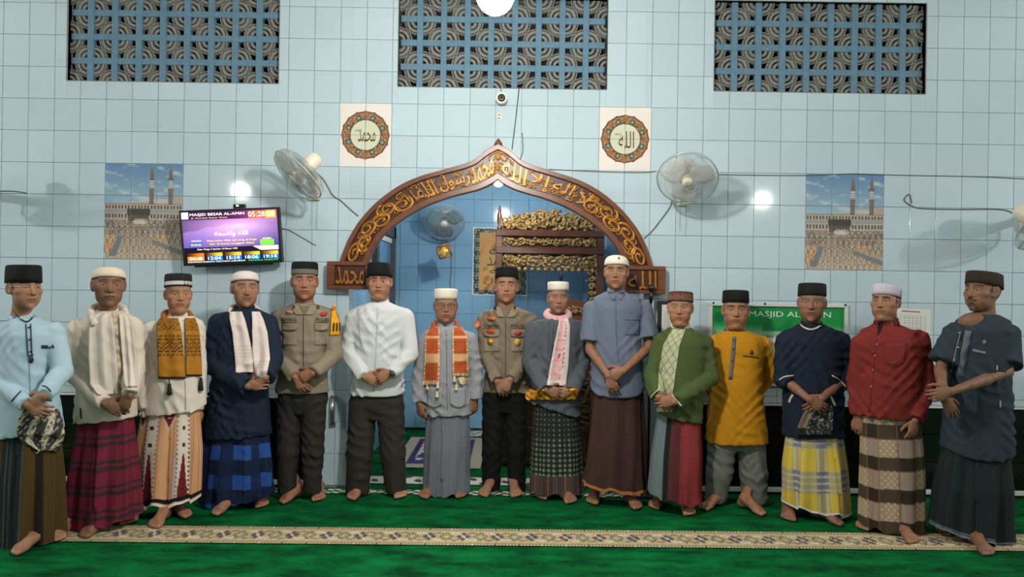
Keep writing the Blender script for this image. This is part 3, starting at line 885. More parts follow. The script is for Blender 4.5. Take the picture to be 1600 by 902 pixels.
def screen(u, v):
    c = np.zeros(u.shape + (3,)); c[:] = (30, 18, 46)
    sky = (v > .16) & (v < .70)
    ridge = .40 - .16 * np.clip(u, 0, .55) / .55 + .012 * vnoise(5, u * 30)
    g = np.clip(1 - np.hypot((u - .62) * 1.1, (v - .30) * 2.0), 0, 1)
    s1 = np.array((44, 36, 84.)) + g[..., None] * np.array((190, 130, 150.))
    s2 = np.array((112, 88, 168.)) + (g[..., None] ** 1.5) * np.array((130, 100, 70.)) - np.clip((u - .55), 0, 1)[..., None] * np.array((90, 70, 90.))
    c = np.where(sky[..., None], np.where((v < ridge)[..., None], s1, s2), c)
    hd = v <= .16
    c = np.where(hd[..., None], np.array((58, 20, 62.)) + np.clip(u - .45, 0, 1)[..., None] * np.array((210, 120, 150.)), c)
    c = mixc(c, (230, 232, 250), (u < .075) & (v < .14) & (v > .01)); c = mixc(c, (206, 92, 40), hd & (u > .70) & (u < .90) & (v > .02)); c = mixc(c, (240, 178, 30), hd & (u >= .88) & (u < .985) & (v > .02))
    c = mixc(c, (34, 96, 190), (u > .06) & (u < .20) & (v > .60) & (v < .69)); c = mixc(c, (120, 220, 70), (u > .80) & (u < .95) & (v > .585) & (v < .685))
    lo = v >= .70
    c = np.where(lo[..., None], np.array((24, 12, 34.)), c)
    c = mixc(c, (236, 200, 220), (v > .70) & (v < .79) & (u > .68) & (u < .99) & (u > .72 + (v - .7)))
    for k in range(5):
        a = .03 + k * .195
        inb = (u > a) & (u < a + .175)
        top = inb & (v > .805) & (v < .87); bot = inb & (v >= .87) & (v < .965)
        c = np.where(top[..., None], np.array((230, 120, 30.) if k == 0 else (236, 190, 40.)) * np.clip((u - a) / .175 + .25, 0, 1)[..., None], c)
        c = np.where(bot[..., None], np.array((236, 130, 24.)) if k == 0 else np.array((24, 110, 190.)) * np.clip((u - a) / .175 + .4, 0, 1.1)[..., None], c)
    return c
s0, s1_, c0, c1 = -hw + .014, hw - .014, -hh + .02, hh - .014
painted('screen', [tvp(s0, c1, .004), tvp(s1_, c1, .004), tvp(s1_, c0, .004), tvp(s0, c0, .004)], screen, 160, 92, M_screen, tv)
def tvtext(body, u, v, w, h, rgb, al='L'):
    m_ = mat('screen_text_%d_%d_%d' % rgb, rgb, emit=1.2)
    V, Fc = text_mesh(body, 1.0, 0.0); lo, hi = V.min(0), V.max(0)
    V2 = [tvp(s0 + (s1_ - s0) * (u + w * (q[0] - lo[0]) / (hi[0] - lo[0])), c1 + (c0 - c1) * (v + h * (hi[2] - q[2]) / (hi[2] - lo[2])), .0055) for q in V]
    mesh_obj('screen_text', V2, Fc, m_, tv, smooth=False)
tvtext('MASJID BESAR AL-AMIN', .09, .03, .57, .065, (255, 255, 255)); tvtext('05:28:58', .70, .03, .27, .10, (255, 255, 255))
tvtext('Jl. Pondok Besar Desa', .10, .112, .38, .028, (250, 220, 150))
tvtext(vis(['\ufeed', '\ufe8d', '\ufebf', '\ufea4', '\ufeea']) + ' ' + ALLAH, .33, .385, .35, .12, (255, 255, 255))
tvtext('Kepunyaan Allah apa yang di langit', .25, .555, .52, .045, (252, 226, 40)); tvtext('dan di bumi sungguh Allah', .27, .62, .47, .045, (252, 226, 40))
tvtext('IQOMAH', .085, .555, .10, .03, (255, 255, 255)); tvtext('ADZAN', .83, .545, .09, .03, (255, 255, 255)); tvtext('00:00:00', .075, .625, .11, .045, (250, 220, 60))
tvtext('Rabu Wage 3 Sya\'ban 14 Maret 1445', .14, .72, .42, .04, (255, 255, 255))
for k, q in enumerate(('04:48', '12:04', '15:14', '18:06', '19:14')): tvtext(q, .05 + k * .195, .885, .135, .062, (255, 255, 255))
tvtext('RAPATKAN BARISAN TERUTAMA LURUSKAN', .03, .970, .60, .026, (255, 255, 255)); tvtext('PAHALA SHALAT', .67, .970, .31, .026, (60, 230, 90))
# set-top box on the television
bx = tvp(.075, hh + .018, -.03)
stb = empty('set_top_box', tvp(.075, hh + .002, -.03), 'small black box with a white light on top of the television', 'box')
tvbox(.03, .115, hh + .001, hh + .032, -.05, -.005, 'body', M_blackpl, stb)
tvbox(.055, .075, hh + .016, hh + .026, -.005, -.003, 'indicator', mat('indicator_light', (255, 255, 255), emit=1.2), stb)
wp = tvp(-.0, .0, -.06)
MB().box((TVc.x - .12, TVc.y + .02, TVc.z - .10), (TVc.x + .12, D, TVc.z + .10)).obj('wall_mount', M_blackpl, tv)

# ------------------------------------------------------------------ wall fans
def make_fan(c, n, wallp, label, R=0.215, cordpts=None, blade=None, bracket=True):
    c = Vector(c); n = Vector(n).normalized(); wallp = Vector(wallp)
    e = empty('wall_fan', wallp, label, 'fan', 'wall fans')
    a = Vector((1, 0, 0)); a = (a - n * a.dot(n)).normalized(); b_ = n.cross(a)
    MB().torus(c, n, R, 0.006, 64, 6).obj('rim', M_wire, e, smooth=True)
    for nm, sg, dep in (('front_guard', 1, .055), ('rear_guard', -1, .075)):
        mb = MB(); nw = 64
        for k in range(nw):
            g = 2 * math.pi * k / nw; d_ = a * math.cos(g) + b_ * math.sin(g)
            pts = [c + d_ * R, c + d_ * (R * .97) + n * (sg * dep * .5), c + d_ * (R * .75) + n * (sg * dep * .9), c + d_ * (R * .22) + n * (sg * dep)]
            mb.tube(pts, 0.0015, n=3, cap=False)
        for q in (.22, .5, .75): mb.torus(c + n * (sg * dep * (1 if q < .6 else .9)), n, R * q, 0.0016, 40, 4)
        mb.obj(nm, M_wire, e, smooth=True)
    for k in range(3):
        V = []; Fc = []; g0 = 2 * math.pi * k / 3 + .5
        for i in range(7):
            for j in range(7):
                rr = R * (.18 + .72 * i / 6); sp = (.62 + .45 * math.sin(math.pi * min(1, i / 6 + .12)))
                g = g0 + (j / 6 - .5) * 2 * sp * (1 - .25 * i / 6)
                tw = (j / 6 - .5) * .035
                V.append(c + (a * math.cos(g) + b_ * math.sin(g)) * rr + n * tw)
        for i in range(6):
            for j in range(6):
                q = i * 7 + j; Fc.append((q, q + 1, q + 8, q + 7))
        o = mesh_obj('blade', V, Fc, blade or M_blade, e, smooth=True)
        sm = o.modifiers.new('thickness', 'SOLIDIFY'); sm.thickness = 0.002
    MB().lathe([(.0, .058), (.03, .057), (.042, .045), (.042, .03), (.03, -.02)], c, n, 24).obj('hub_cap', M_cream, e, smooth=True)
    MB().lathe([(.052, -.07), (.06, -.085), (.058, -.15), (.05, -.19), (.03, -.205), (.0, -.208)], c, n, 24).obj('motor_housing', M_cream, e, smooth=True)
    if bracket:
        m0 = c - n * .12; w2 = wallp + Vector((0, -.03, 0))
        MB().tube([m0, m0 + Vector((0, .02, -.07)), w2 + Vector((0, -.05, .02)), w2], [.028, .03, .032, .036], n=12).obj('arm', M_cream, e, smooth=True)
        mb = MB(); mb.box(wallp + Vector((-.05, -.05, -.085)), wallp + Vector((.05, -.001, .085)), bevel=.012); mb.obj('wall_bracket', M_cream, e)
        MB().lathe([(.03, 0), (.03, .012), (.02, .016), (0, .017)], wallp + Vector((0, -.05, -.04)), (0, -1, 0), 20).obj('speed_dial', M_grey, e, smooth=True)
        for dx in (-.022, .022):
            MB().tube([wallp + Vector((dx, -.03, -.085)), wallp + Vector((dx, -.03, -.30 - dx))], .0014, n=4).obj('pull_cord', M_cable, e)
    if cordpts:
        MB().tube([Vector(p) for p in smooth_path([np.array(q) for q in cordpts], 6)], .005, n=6).obj('power_cord', M_cable, e, smooth=True)
    return e
lc_ = P(466, 273, 5.52)
def wp_(px, py, off=.006): v = P(px, py, D); v.y = D - off; return v
make_fan(lc_, (-.60, -.36, -.71), P(493, 296, D), 'cream wall fan turned down to the left above the television', cordpts=[wp_(495, 270), wp_(507, 283), wp_(520, 305), wp_(533, 314), wp_(547, 327), wp_(560, 338)])
make_fan(P(1074, 279, 5.50), (-.16, -.74, -.66), P(1066, 305, D), 'cream wall fan right of the arch, above its right end', R=.213, cordpts=[wp_(1050, 312), wp_(1046, 325), wp_(1030, 347), wp_(1018, 362), wp_(1006, 373)])
make_fan(P(1627, 352, 5.55), (.62, -.45, -.64), P(1602, 345, D), 'wall fan cut off by the right edge, only its rear housing in view', cordpts=[wp_(1590, 338), wp_(1565, 328), wp_(1500, 327.5), wp_(1440, 326), wp_(1424, 322), wp_(1412, 313), wp_(1420, 304), wp_(1424, 318)])
make_fan(P(-50, 292, 5.5), (-.3, -.62, -.72), P(-70, 300, D), 'wall fan beyond the left edge whose oval shadow falls on the tiles', cordpts=[wp_(-40, 298), wp_(-20, 299), wp_(20, 299), wp_(42, 302)])
nf = P(694, 347, 8.12)
make_fan(nf, (.05, -.80, -.60), P(696, 357, D2), 'grey wall fan inside the niche, left of the pulpit', R=.213, blade=mat('teal_fan_blade', (110, 150, 160), rough=.3, alpha=.75))
# hanging gold ornament under the niche fan
op = P(694, 393, 7.95)
om = empty('hanging_ornament', op, 'gold square ornament hanging below the niche fan', 'ornament')
mb = MB()
for k in range(4):
    a0 = math.radians(45 * 2 * k + 18); dirv = Vector((math.cos(a0), 0, math.sin(a0))); t_ = Vector((-math.sin(a0), 0, math.cos(a0)))
    mb.tube([op + dirv * .062 - t_ * .062, op + dirv * .062 + t_ * .062], .012, n=6)
    mb.torus(op + dirv * .03, (0, 1, 0), .024, .007, 12, 5)
mb.obj('square_frame', M_gold, om, smooth=True)
MB().lathe([(0, -.01), (.05, -.004), (.055, .004), (0, .01)], op, (0, 1, 0), 4).obj('centre_plate', mat('yellow_plate', (214, 186, 70), rough=.35, metal=.3), om)
MB().tube([op + Vector((0.01, 0, .08)), Vector((nf.x + .01, D2 - .006, nf.z - .16))], .003, n=5).obj('hanging_string', M_cable, om)
MB().tube([P(705, 402, D2 - .01), P(705, 425, D2 - .01), P(703, 440, D2 - .01), P(707, 520, D2 - .01)], .005, n=5).obj('niche_cable', M_cable)
tag(bpy.data.objects['niche_cable'], 'thin cable running down the niche wall below the fan', 'cable')

# cables and fittings on the wall
def cable(pts, label, r=.004, m_=None):
    o = MB().tube([Vector(p) for p in smooth_path([np.array(wp_(*q)) for q in pts], 6)], r, n=6).obj('cable', m_ or M_cable, smooth=True, loc=wp_(*pts[0]))
    return tag(o, label, 'cable')
cable([(858, 265), (935, 268.5), (1000, 270), (1024, 268)], 'cable from the arch to the fan on its right')
cable([(1122, 273), (1170, 274), (1259, 274.5), (1330, 272), (1400, 274), (1480, 275.5), (1540, 277), (1600, 280)], 'long cable running right across the tiles over the second mosque picture')
cable([(811, 139), (806, 185), (800, 234)], 'dark cable hanging from the middle vent to the arch', .004, M_blackpl)
cable([(816, 208), (817, 235), (812, 252)], 'short pale cable end beside the arch tip', .004)
cable([(440, 357), (452, 360), (470, 370), (487, 380), (494, 384)], 'cable trailing from the right side of the television')
cc = P(784, 156, D)
e = empty('security_camera', (cc.x, D, cc.z), 'round white security camera below the middle vent', 'camera')
MB().lathe([(.03, 0), (.034, .03), (.042, .04), (.046, .075), (.044, .11), (.034, .115)], (cc.x, D - .005, cc.z), (0, -1, -.12), 24).obj('housing', M_cream, e, smooth=True)
MB().lathe([(.030, .112), (.028, .118), (.016, .119), (0, .12)], (cc.x, D - .005, cc.z), (0, -1, -.12), 24).obj('lens', M_blackpl, e, smooth=True)
MB().tube([(cc.x, D - .01, cc.z + .03), (cc.x - .01, D - .01, cc.z + .085)], .004, n=6).obj('lead', M_cable, e)
sp_ = P(780, 183, D)
e = empty('wall_socket', (sp_.x, D, sp_.z), 'tiny white socket plate under the security camera', 'socket')
MB().box((sp_.x - .018, D - .016, sp_.z - .028), (sp_.x + .018, D - .004, sp_.z + .028), bevel=.004).obj('plate', M_cream, e)
for dz in (-.012, .012): MB().box((sp_.x - .009, D - .0185, sp_.z + dz - .006), (sp_.x + .009, D - .016, sp_.z + dz + .006)).obj('switch', M_grey, e)

# ------------------------------------------------------------------ notice board, papers, bracket, microphone stand
b0, b1 = P(1107, 473.5, D), P(1321, 606, D)
bz1 = P(1200, 474, D).z; bz0 = P(1200, 603, D).z
board = empty('notice_board', ((b0.x + b1.x) / 2, D, bz0), 'white framed green mosque notice board behind the men in mustard and navy', 'sign')
def signf(u, v):
    c = np.zeros(u.shape + (3,)); c[:] = (26, 142, 72)
    c = mixc(c, (150, 196, 160), np.clip((v - .24) / .12, 0, 1) * (v < .40)); c = mixc(c, (206, 214, 208), v > .38)
    c = mixc(c, (20, 100, 56), (v > .74)); c = mixc(c, (16, 110, 70), (u < .12) & (v > .06) & (v < .27) & (np.hypot((u - .06) * 1.6, v - .16) < .07))
    c = mixc(c, (24, 128, 66), (np.abs(u - .5) < .11) & (v > .22 + .04 * np.sin(u * 40)) & (v < .32))
    return c
painted('face', [(b0.x + .02, D - .014, bz1 - .02), (b1.x - .02, D - .014, bz1 - .02), (b1.x - .02, D - .014, bz0 + .02), (b0.x + .02, D - .014, bz0 + .02)], signf, 110, 66, mat('printed_sign', attr=True, rough=.35), board)
for nm, a_, c_ in (('frame_rail', (b0.x, bz1 - .026), (b1.x, bz1)), ('frame_rail', (b0.x, bz0), (b1.x, bz0 + .026)), ('frame_rail', (b0.x, bz0 + .026), (b0.x + .026, bz1 - .026)), ('frame_rail', (b1.x - .026, bz0 + .026), (b1.x, bz1 - .026))):
    MB().box((a_[0], D - .032, a_[1]), (c_[0], D - .005, c_[1]), bevel=.004).obj(nm, M_white, board)
M_signtxt = mat('white_sign_lettering', (226, 240, 228), rough=.4)
t0, t1 = P(1169, 492, D), P(1297, 492, D)
flat_text('MASJID AL AMIN', (t0.x + t1.x) / 2, P(1233, 492.5, D).z, D - .0155, t1.x - t0.x, .055, M_signtxt, board)
flat_text('Jadwal Imam', P(1208, 526, D).x, P(1208, 526, D).z, D - .0155, .17, .035, M_ink, board)
flat_text('dan Khotib', P(1208, 536, D).x, P(1208, 537, D).z, D - .0155, .14, .02, M_ink, board)
for qx in (1113, 1193, 1318):
    q = P(qx, 472, D); MB().lathe([(.008, 0), (.009, .006), (0, .01)], (q.x, D - .03, bz1 - .004), (0, -1, 0), 10).obj('screw', M_blackpl, board)
q0, q1 = P(1392, 481, D), P(1453, 520, D)
pp = empty('paper_notice', ((q0.x + q1.x) / 2, D, q1.z), 'white printed timetable sheet on the wall behind the man in red', 'paper')
def sheet(u, v):
    c = np.zeros(u.shape + (3,)); c[:] = (216, 216, 212)
    c = mixc(c, (150, 150, 152), ((v * 15) % 1 < .35) & (v > .2) & (u > .1) & (u < .9) & (np.sin(u * 60) > -.5)); c = mixc(c, (150, 80, 90), (v > .08) & (v < .13) & (u > .25) & (u < .75))
    return c
painted('sheet', [(q0.x, D - .006, q0.z), (q1.x, D - .006, q0.z - .012), (q1.x, D - .006, q1.z - .012), (q0.x, D - .006, q1.z)], sheet, 40, 40, mat('printed_sheet', attr=True, rough=.7), pp)
q0, q1 = P(1027, 470, D), P(1062, 525, D)
pf = empty('framed_notice', ((q0.x + q1.x) / 2, D, q1.z), 'dark framed white notice behind the man in the green jacket', 'picture frame')
MB().box((q0.x, D - .03, q1.z), (q1.x, D - .005, q0.z), bevel=.005).obj('frame', mat('dark_frame_wood', (42, 38, 36), rough=.4), pf)
painted('sheet', [(q0.x + .03, D - .0315, q0.z - .03), (q1.x - .03, D - .0315, q0.z - .03), (q1.x - .03, D - .0315, q1.z + .03), (q0.x + .03, D - .0315, q1.z + .03)], sheet, 24, 30, mat('printed_sheet', attr=True, rough=.7), pf)
hb = P(521, 640, D)
e = empty('metal_bracket', (hb.x, D, hb.z), 'slim steel bracket fixed to the pale tiled pillar left of the niche', 'bracket')
MB().tube([(hb.x, D - .035, hb.z - .10), (hb.x, D - .035, hb.z + .09)], .018, n=12).obj('grip', M_steel, e, smooth=True)
MB().box((hb.x - .022, D - .035, hb.z + .075), (hb.x + .022, D - .004, hb.z + .11), bevel=.005).obj('upper_mount', M_steel, e)
MB().box((hb.x - .022, D - .035, hb.z - .12), (hb.x + .022, D - .004, hb.z - .085), bevel=.005).obj('lower_mount', M_steel, e)
ms = P(1017, 455, 5.80)
e = empty('microphone_stand', (ms.x, 5.80, 0), 'black microphone on a tall stand behind the tall man in grey-blue', 'microphone stand')
MB().lathe([(.0, 0), (.13, .0), (.13, .012), (.02, .025)], (ms.x, 5.80, 0), n=24, sy=.6).obj('base', M_blackpl, e, smooth=True)
MB().tube([(ms.x, 5.80, .02), (ms.x, 5.80, ms.z - .06)], .010, n=10).obj('pole', M_blackpl, e, smooth=True)
MB().tube([(ms.x, 5.80, ms.z - .09), (ms.x + .004, 5.79, ms.z)], [.012, .017], n=10).obj('handle', M_blackpl, e, smooth=True)
MB().lathe([(.017, 0), (.026, .012), (.028, .03), (.018, .05), (0, .056)], (ms.x + .004, 5.79, ms.z - .002), n=16).obj('grille', M_blackpl, e, smooth=True)

# ------------------------------------------------------------------ carpet strips and rugs
def strip(u, v, length, seed=0, motif=.212, palec=(188, 172, 142)):
    x = u * length
    c = np.zeros(u.shape + (3,)); c[:] = palec
    c = mixc(c, (166, 146, 112), (np.sin(x * 260) * np.sin(v * 50) > .35))
    e = np.minimum(v, 1 - v)
    c = mixc(c, (96, 88, 60), (e < .10) & (np.sin(x * 2 * math.pi / .021) > 0)); c = mixc(c, (206, 190, 152), (e < .10) & (np.sin(x * 2 * math.pi / .021) <= 0))
    c = mixc(c, (40, 72, 44), e < .025); c = mixc(c, (150, 134, 98), (e > .10) & (e < .14))
    y = (v - .5)
    for k, colr in ((0, (40, 62, 92)), (.5, (146, 148, 118))):
        p = ((x / motif + k) % 1 - .5) * motif
        d = np.abs(p) / .036 + np.abs(y) / .19
        c = mixc(c, (112, 98, 72), (d < 1.35) & (d > 1.0)); c = mixc(c, colr, d < 1); c = mixc(c, (196, 184, 160), (d < .35))
        vine = np.abs(y - .22 * np.sin(p * 2 * math.pi / motif * 1.0)) < .035
        c = mixc(c, (134, 110, 76), vine & (e > .14) & (d > 1.35)); vine2 = np.abs(y + .22 * np.sin(p * 2 * math.pi / motif)) < .03
        c = mixc(c, (222, 208, 176), vine2 & (e > .14) & (d > 1.35))
    return c
def floor_strip(name, xa, xb, y0, y1, slope, nx, nz, fn, label, z=0.006):
    c4 = [(xa, y1 + slope * xa, z), (xb, y1 + slope * xb, z), (xb, y0 + slope * xb, z), (xa, y0 + slope * xa, z)]
    o = painted(name, c4, fn, nx, nz, M_carpetpr, None)
    tag(o, label, 'carpet'); return o
floor_strip('carpet_border', -4.2, 4.6, 4.62, 4.945, .016, 900, 36, lambda u, v: strip(u, v, 8.8), 'beige patterned border strip woven across the green carpet')
def edge_strip(u, v):
    x = u * 3.0; c = np.zeros(u.shape + (3,)); c[:] = (24, 66, 40)
    c = mixc(c, (206, 204, 190), (np.sin(x * 90) * np.cos(v * 9 + np.sin(x * 45) * 2) > .1)); return c
floor_strip('carpet_edge', PILL - 2.4, XC + HW - .12, 5.74, 5.86, 0, 420, 12, edge_strip, 'narrow black and white floral edge of carpet along the wall foot')
def mat_strip(u, v):
    x = u * 2.3; c = np.zeros(u.shape + (3,)); c[:] = (196, 196, 184)
    c = mixc(c, (54, 66, 58), np.sin(x * 34) * np.sin(v * 7 + np.sin(x * 17)) > .45); c = mixc(c, (60, 64, 60), np.minimum(v, 1 - v) < .1); return c
floor_strip('threshold_runner', XC - HW + .05, XC + HW - .05, 6.02, 6.30, 0, 260, 24, mat_strip, 'grey and white patterned runner across the niche threshold')
def rug(u, v):
    c = np.zeros(u.shape + (3,)); c[:] = (176, 166, 146)
    e = np.minimum(u, 1 - u); ins = (e > .13) & (v > .06) & (v < .9)
    c = mixc(c, (52, 44, 92), ins & (e < .20)); c = mixc(c, (206, 196, 190), ins & (e >= .20))
    dome = np.hypot((u - .5) * 1.2, v - .62) < .30
    c = mixc(c, (66, 58, 108), ins & (e >= .2) & (dome | (v > .62)) & (vnoise(9, u * 30, v * 26) > -.35))
    c = mixc(c, (150, 92, 96), ins & (e >= .2) & (v < .45) & ~dome & (np.sin(u * 25 + v * 60) > .55)); return c
ra, rb = P(628, 690, 8.0), P(752, 690, 8.0)
floor_strip('prayer_rug', P(627, 700, 7.2).x, P(755, 700, 7.2).x, 6.58, 7.92, 0, 70, 90, rug, 'cream and purple prayer rug lying in the niche beside the pulpit', z=.008)
def rug2(u, v):
    c = np.zeros(u.shape + (3,)); c[:] = (150, 146, 138); return mixc(c, (216, 214, 206), vnoise(2, u * 40, v * 9) > .1)
floor_strip('white_mat', XC - HW + .45, P(755, 700, 8.1).x + .15, 8.0, 8.34, 0, 90, 14, rug2, 'pale mottled mat along the foot of the niche back wall', z=.008)

# ------------------------------------------------------------------ lamps
def lamp(x, y, z, r, label, top=4.5, gm=None):
    e = empty('hanging_lamp', (x, y, z), label, 'lamp', 'round hall lamps')
    MB().lathe([(r * math.sin(a), -r * math.cos(a)) for a in np.linspace(0.02, math.pi - .5, 9)], (x, y, z), n=14).obj('globe', gm or M_lamp, e, smooth=True)
    MB().lathe([(r * .52, r * .84), (r * .55, r * 1.0), (.03, r * 1.25)], (x, y, z), n=16).obj('holder', M_white, e, smooth=True)
    MB().tube([(x, y, z + r * 1.2), (x, y, top)], .006, n=6).obj('cord', M_blackpl, e)
lc0 = P(774, -6, 3.45)
lamp(lc0.x, 3.45, lc0.z, .085, 'brightly lit round lamp at the top, in front of the middle vent', gm=M_lampc)
lamp(-6.4, 3.3, 2.95, .055, 'lit round lamp near the left side of the hall', gm=M_lampr)
lamp(6.4, 3.3, 2.95, .055, 'lit round lamp near the right side of the hall', gm=M_lampr)
lamp(-4.2, 0.0, 3.0, .055, 'lit round lamp left of the photographer')
lamp(3.9, -0.2, 3.0, .055, 'lit round lamp right of the photographer')
nl_ = P(779, 284, 6.75)
lamp(nl_.x, 6.75, nl_.z, .045, 'small lit bulb inside the niche just under the arch tip', top=NZ, gm=M_lampn)
# ------------------------------------------------------------------ smooth solid modelling for people and clothes
class Field:
    """a signed-distance grid; shapes are blended in one by one and the surface is extracted as quads"""
    def __init__(s, lo, hi, h):
        s.lo = np.array(lo, dtype=float); s.h = h
        s.n = np.ceil((np.array(hi, dtype=float) - s.lo) / h).astype(int) + 1
        s.ax = [s.lo[i] + h * np.arange(s.n[i]) for i in range(3)]
        s.v = np.full(s.n, 1.0)
    def sub(s, lo, hi, pad):
        sl = []
        for i in range(3):
            a = max(0, int((lo[i] - pad - s.lo[i]) / s.h)); b_ = min(s.n[i], int((hi[i] + pad - s.lo[i]) / s.h) + 2)
            if b_ <= a: return None, None
            sl.append(slice(a, b_))
        g = np.ix_(s.ax[0][sl[0]], s.ax[1][sl[1]], s.ax[2][sl[2]])
        return tuple(sl), g
    def put(s, sl, d, k, mode):
        a = s.v[sl]
        if mode == 'sub': d = -d
        if k > 0:
            q = np.clip(0.5 + 0.5 * ((a - d) if mode == 'add' else (d - a)) / k, 0, 1)
            r = a * (1 - q) + d * q
            r = r - k * q * (1 - q) if mode == 'add' else r + k * q * (1 - q)
        else:
            r = np.minimum(a, d) if mode == 'add' else np.maximum(a, d)
        s.v[sl] = r
    def cone(s, a, b_, ra, rb, k=0.01, mode='add', cut=None):
        a = np.array(a, dtype=float); b_ = np.array(b_, dtype=float); R = max(ra, rb)
        sl, g = s.sub(np.minimum(a, b_) - R, np.maximum(a, b_) + R, 3 * s.h + k)
        if sl is None: return
        ba = b_ - a; L2 = max(1e-9, ba @ ba)
        dx, dy, dz = g[0] - a[0], g[1] - a[1], g[2] - a[2]
        t = np.clip((dx * ba[0] + dy * ba[1] + dz * ba[2]) / L2, 0, 1)
        d = np.sqrt((dx - t * ba[0]) ** 2 + (dy - t * ba[1]) ** 2 + (dz - t * ba[2]) ** 2) - (ra + (rb - ra) * t)
        if cut is not None:      # flat end at b_
            n = ba / math.sqrt(L2)
            d = np.maximum(d, (g[0] - b_[0]) * n[0] + (g[1] - b_[1]) * n[1] + (g[2] - b_[2]) * n[2])
        s.put(sl, d, k, mode)
    def ell(s, c, r, k=0.01, mode='add', rot=None):
        c = np.array(c, dtype=float); r = np.array(r, dtype=float); R = r.max() if rot is not None else r
        sl, g = s.sub(c - R, c + R, 3 * s.h + k)
        if sl is None: return
        x, y, z = g[0] - c[0], g[1] - c[1], g[2] - c[2]
        if rot is not None:
            M_ = np.array(rot); x, y, z = (M_[0, 0] * x + M_[0, 1] * y + M_[0, 2] * z, M_[1, 0] * x + M_[1, 1] * y + M_[1, 2] * z, M_[2, 0] * x + M_[2, 1] * y + M_[2, 2] * z)
        k0 = np.sqrt((x / r[0]) ** 2 + (y / r[1]) ** 2 + (z / r[2]) ** 2); k1 = np.sqrt((x / r[0] ** 2) ** 2 + (y / r[1] ** 2) ** 2 + (z / r[2] ** 2) ** 2) + 1e-9
        s.put(sl, k0 * (k0 - 1) / k1, k, mode)
    def loft(s, lv, k=0.02, p=2.3, mode='add', zlo=None):
        """lv rows (z, cx, cy, a, b): stacked rounded sections"""
        lv = np.array(sorted(lv), dtype=float); R = lv[:, 3:].max()
        sl, g = s.sub((lv[:, 1].min() - R, lv[:, 2].min() - R, lv[0, 0]), (lv[:, 1].max() + R, lv[:, 2].max() + R, lv[-1, 0]), 3 * s.h + k)
        if sl is None: return
        z = g[2]; f = [np.interp(z, lv[:, 0], lv[:, i]) for i in range(1, 5)]
        # smooth the section profile a little
        q = (np.abs((g[0] - f[0]) / f[2]) ** p + np.abs((g[1] - f[1]) / f[3]) ** p) ** (1 / p)
        d = (q - 1) * np.minimum(f[2], f[3])
        zb = lv[0, 0] if zlo is None else zlo(g[0])
        d = np.maximum(d, zb - z); d = np.maximum(d, z - lv[-1, 0])
        s.put(sl, d, k, mode)
    def wobble(s, fn, amp):
        g = np.ix_(*s.ax)
        s.v = s.v + amp * fn(g[0], g[1], g[2]) * (np.abs(s.v) < 0.06)
    def mesh(s):
        v = s.v; v = v.copy(); v[0] = v[-1] = 1; v[:, 0] = v[:, -1] = 1; v[:, :, 0] = v[:, :, -1] = 1
        ins = v < 0; n = s.n
        cs = n - 1; cnt = np.zeros(cs); acc = np.zeros(tuple(cs) + (3,))
        edges = []
        for ax in range(3):
            a = [slice(None)] * 3; b_ = [slice(None)] * 3; a[ax] = slice(0, -1); b_[ax] = slice(1, None)
            ia, ib = ins[tuple(a)], ins[tuple(b_)]
            I = np.argwhere(ia != ib)
            if len(I) == 0: continue
            va = v[tuple(a)][tuple(I.T)]; vb = v[tuple(b_)][tuple(I.T)]
            t = np.clip(va / (va - vb), 0.02, 0.98)
            pos = I.astype(float); pos[:, ax] += t
            o1, o2 = [q for q in range(3) if q != ax]
            for d1 in (0, 1):
                for d2 in (0, 1):
                    J = I.copy(); J[:, o1] -= d1; J[:, o2] -= d2
                    np.add.at(cnt, tuple(J.T), 1); np.add.at(acc, tuple(J.T), pos)
            edges.append((ax, I, ia[tuple(I.T)]))
        used = cnt > 0
        idx = np.full(tuple(cs), -1); idx[used] = np.arange(used.sum())
        V = acc[used] / cnt[used][:, None] * s.h + s.lo
        Q = []
        for ax, I, inside in edges:
            o1, o2 = (ax + 1) % 3, (ax + 2) % 3
            q = []
            for d1, d2 in ((0, 0), (1, 0), (1, 1), (0, 1)):
                J = I.copy(); J[:, o1] -= d1; J[:, o2] -= d2; q.append(idx[tuple(J.T)])
            q = np.stack(q, 1); q[~inside] = q[~inside][:, ::-1]
            Q.append(q)
        return V, np.vstack(Q)

def relax(V, Q, it=1, w=0.5):
    """light smoothing of a quad mesh"""
    V = V.copy(); n = len(V)
    E = np.vstack([Q[:, [0, 1]], Q[:, [1, 2]], Q[:, [2, 3]], Q[:, [3, 0]]])
    deg = np.bincount(E[:, 0], minlength=n) + np.bincount(E[:, 1], minlength=n)
    for _ in range(it):
        A = np.zeros_like(V)
        for i in range(3):
            A[:, i] = np.bincount(E[:, 0], V[E[:, 1], i], n) + np.bincount(E[:, 1], V[E[:, 0], i], n)
        V = V * (1 - w) + w * A / np.maximum(deg, 1)[:, None]
    return V

def rotz(a): c, s = math.cos(a), math.sin(a); return np.array([[c, -s, 0], [s, c, 0], [0, 0, 1]])
def rotx(a): c, s = math.cos(a), math.sin(a); return np.array([[1, 0, 0], [0, c, -s], [0, s, c]])
def roty(a): c, s = math.cos(a), math.sin(a); return np.array([[c, 0, s], [0, 1, 0], [-s, 0, c]])

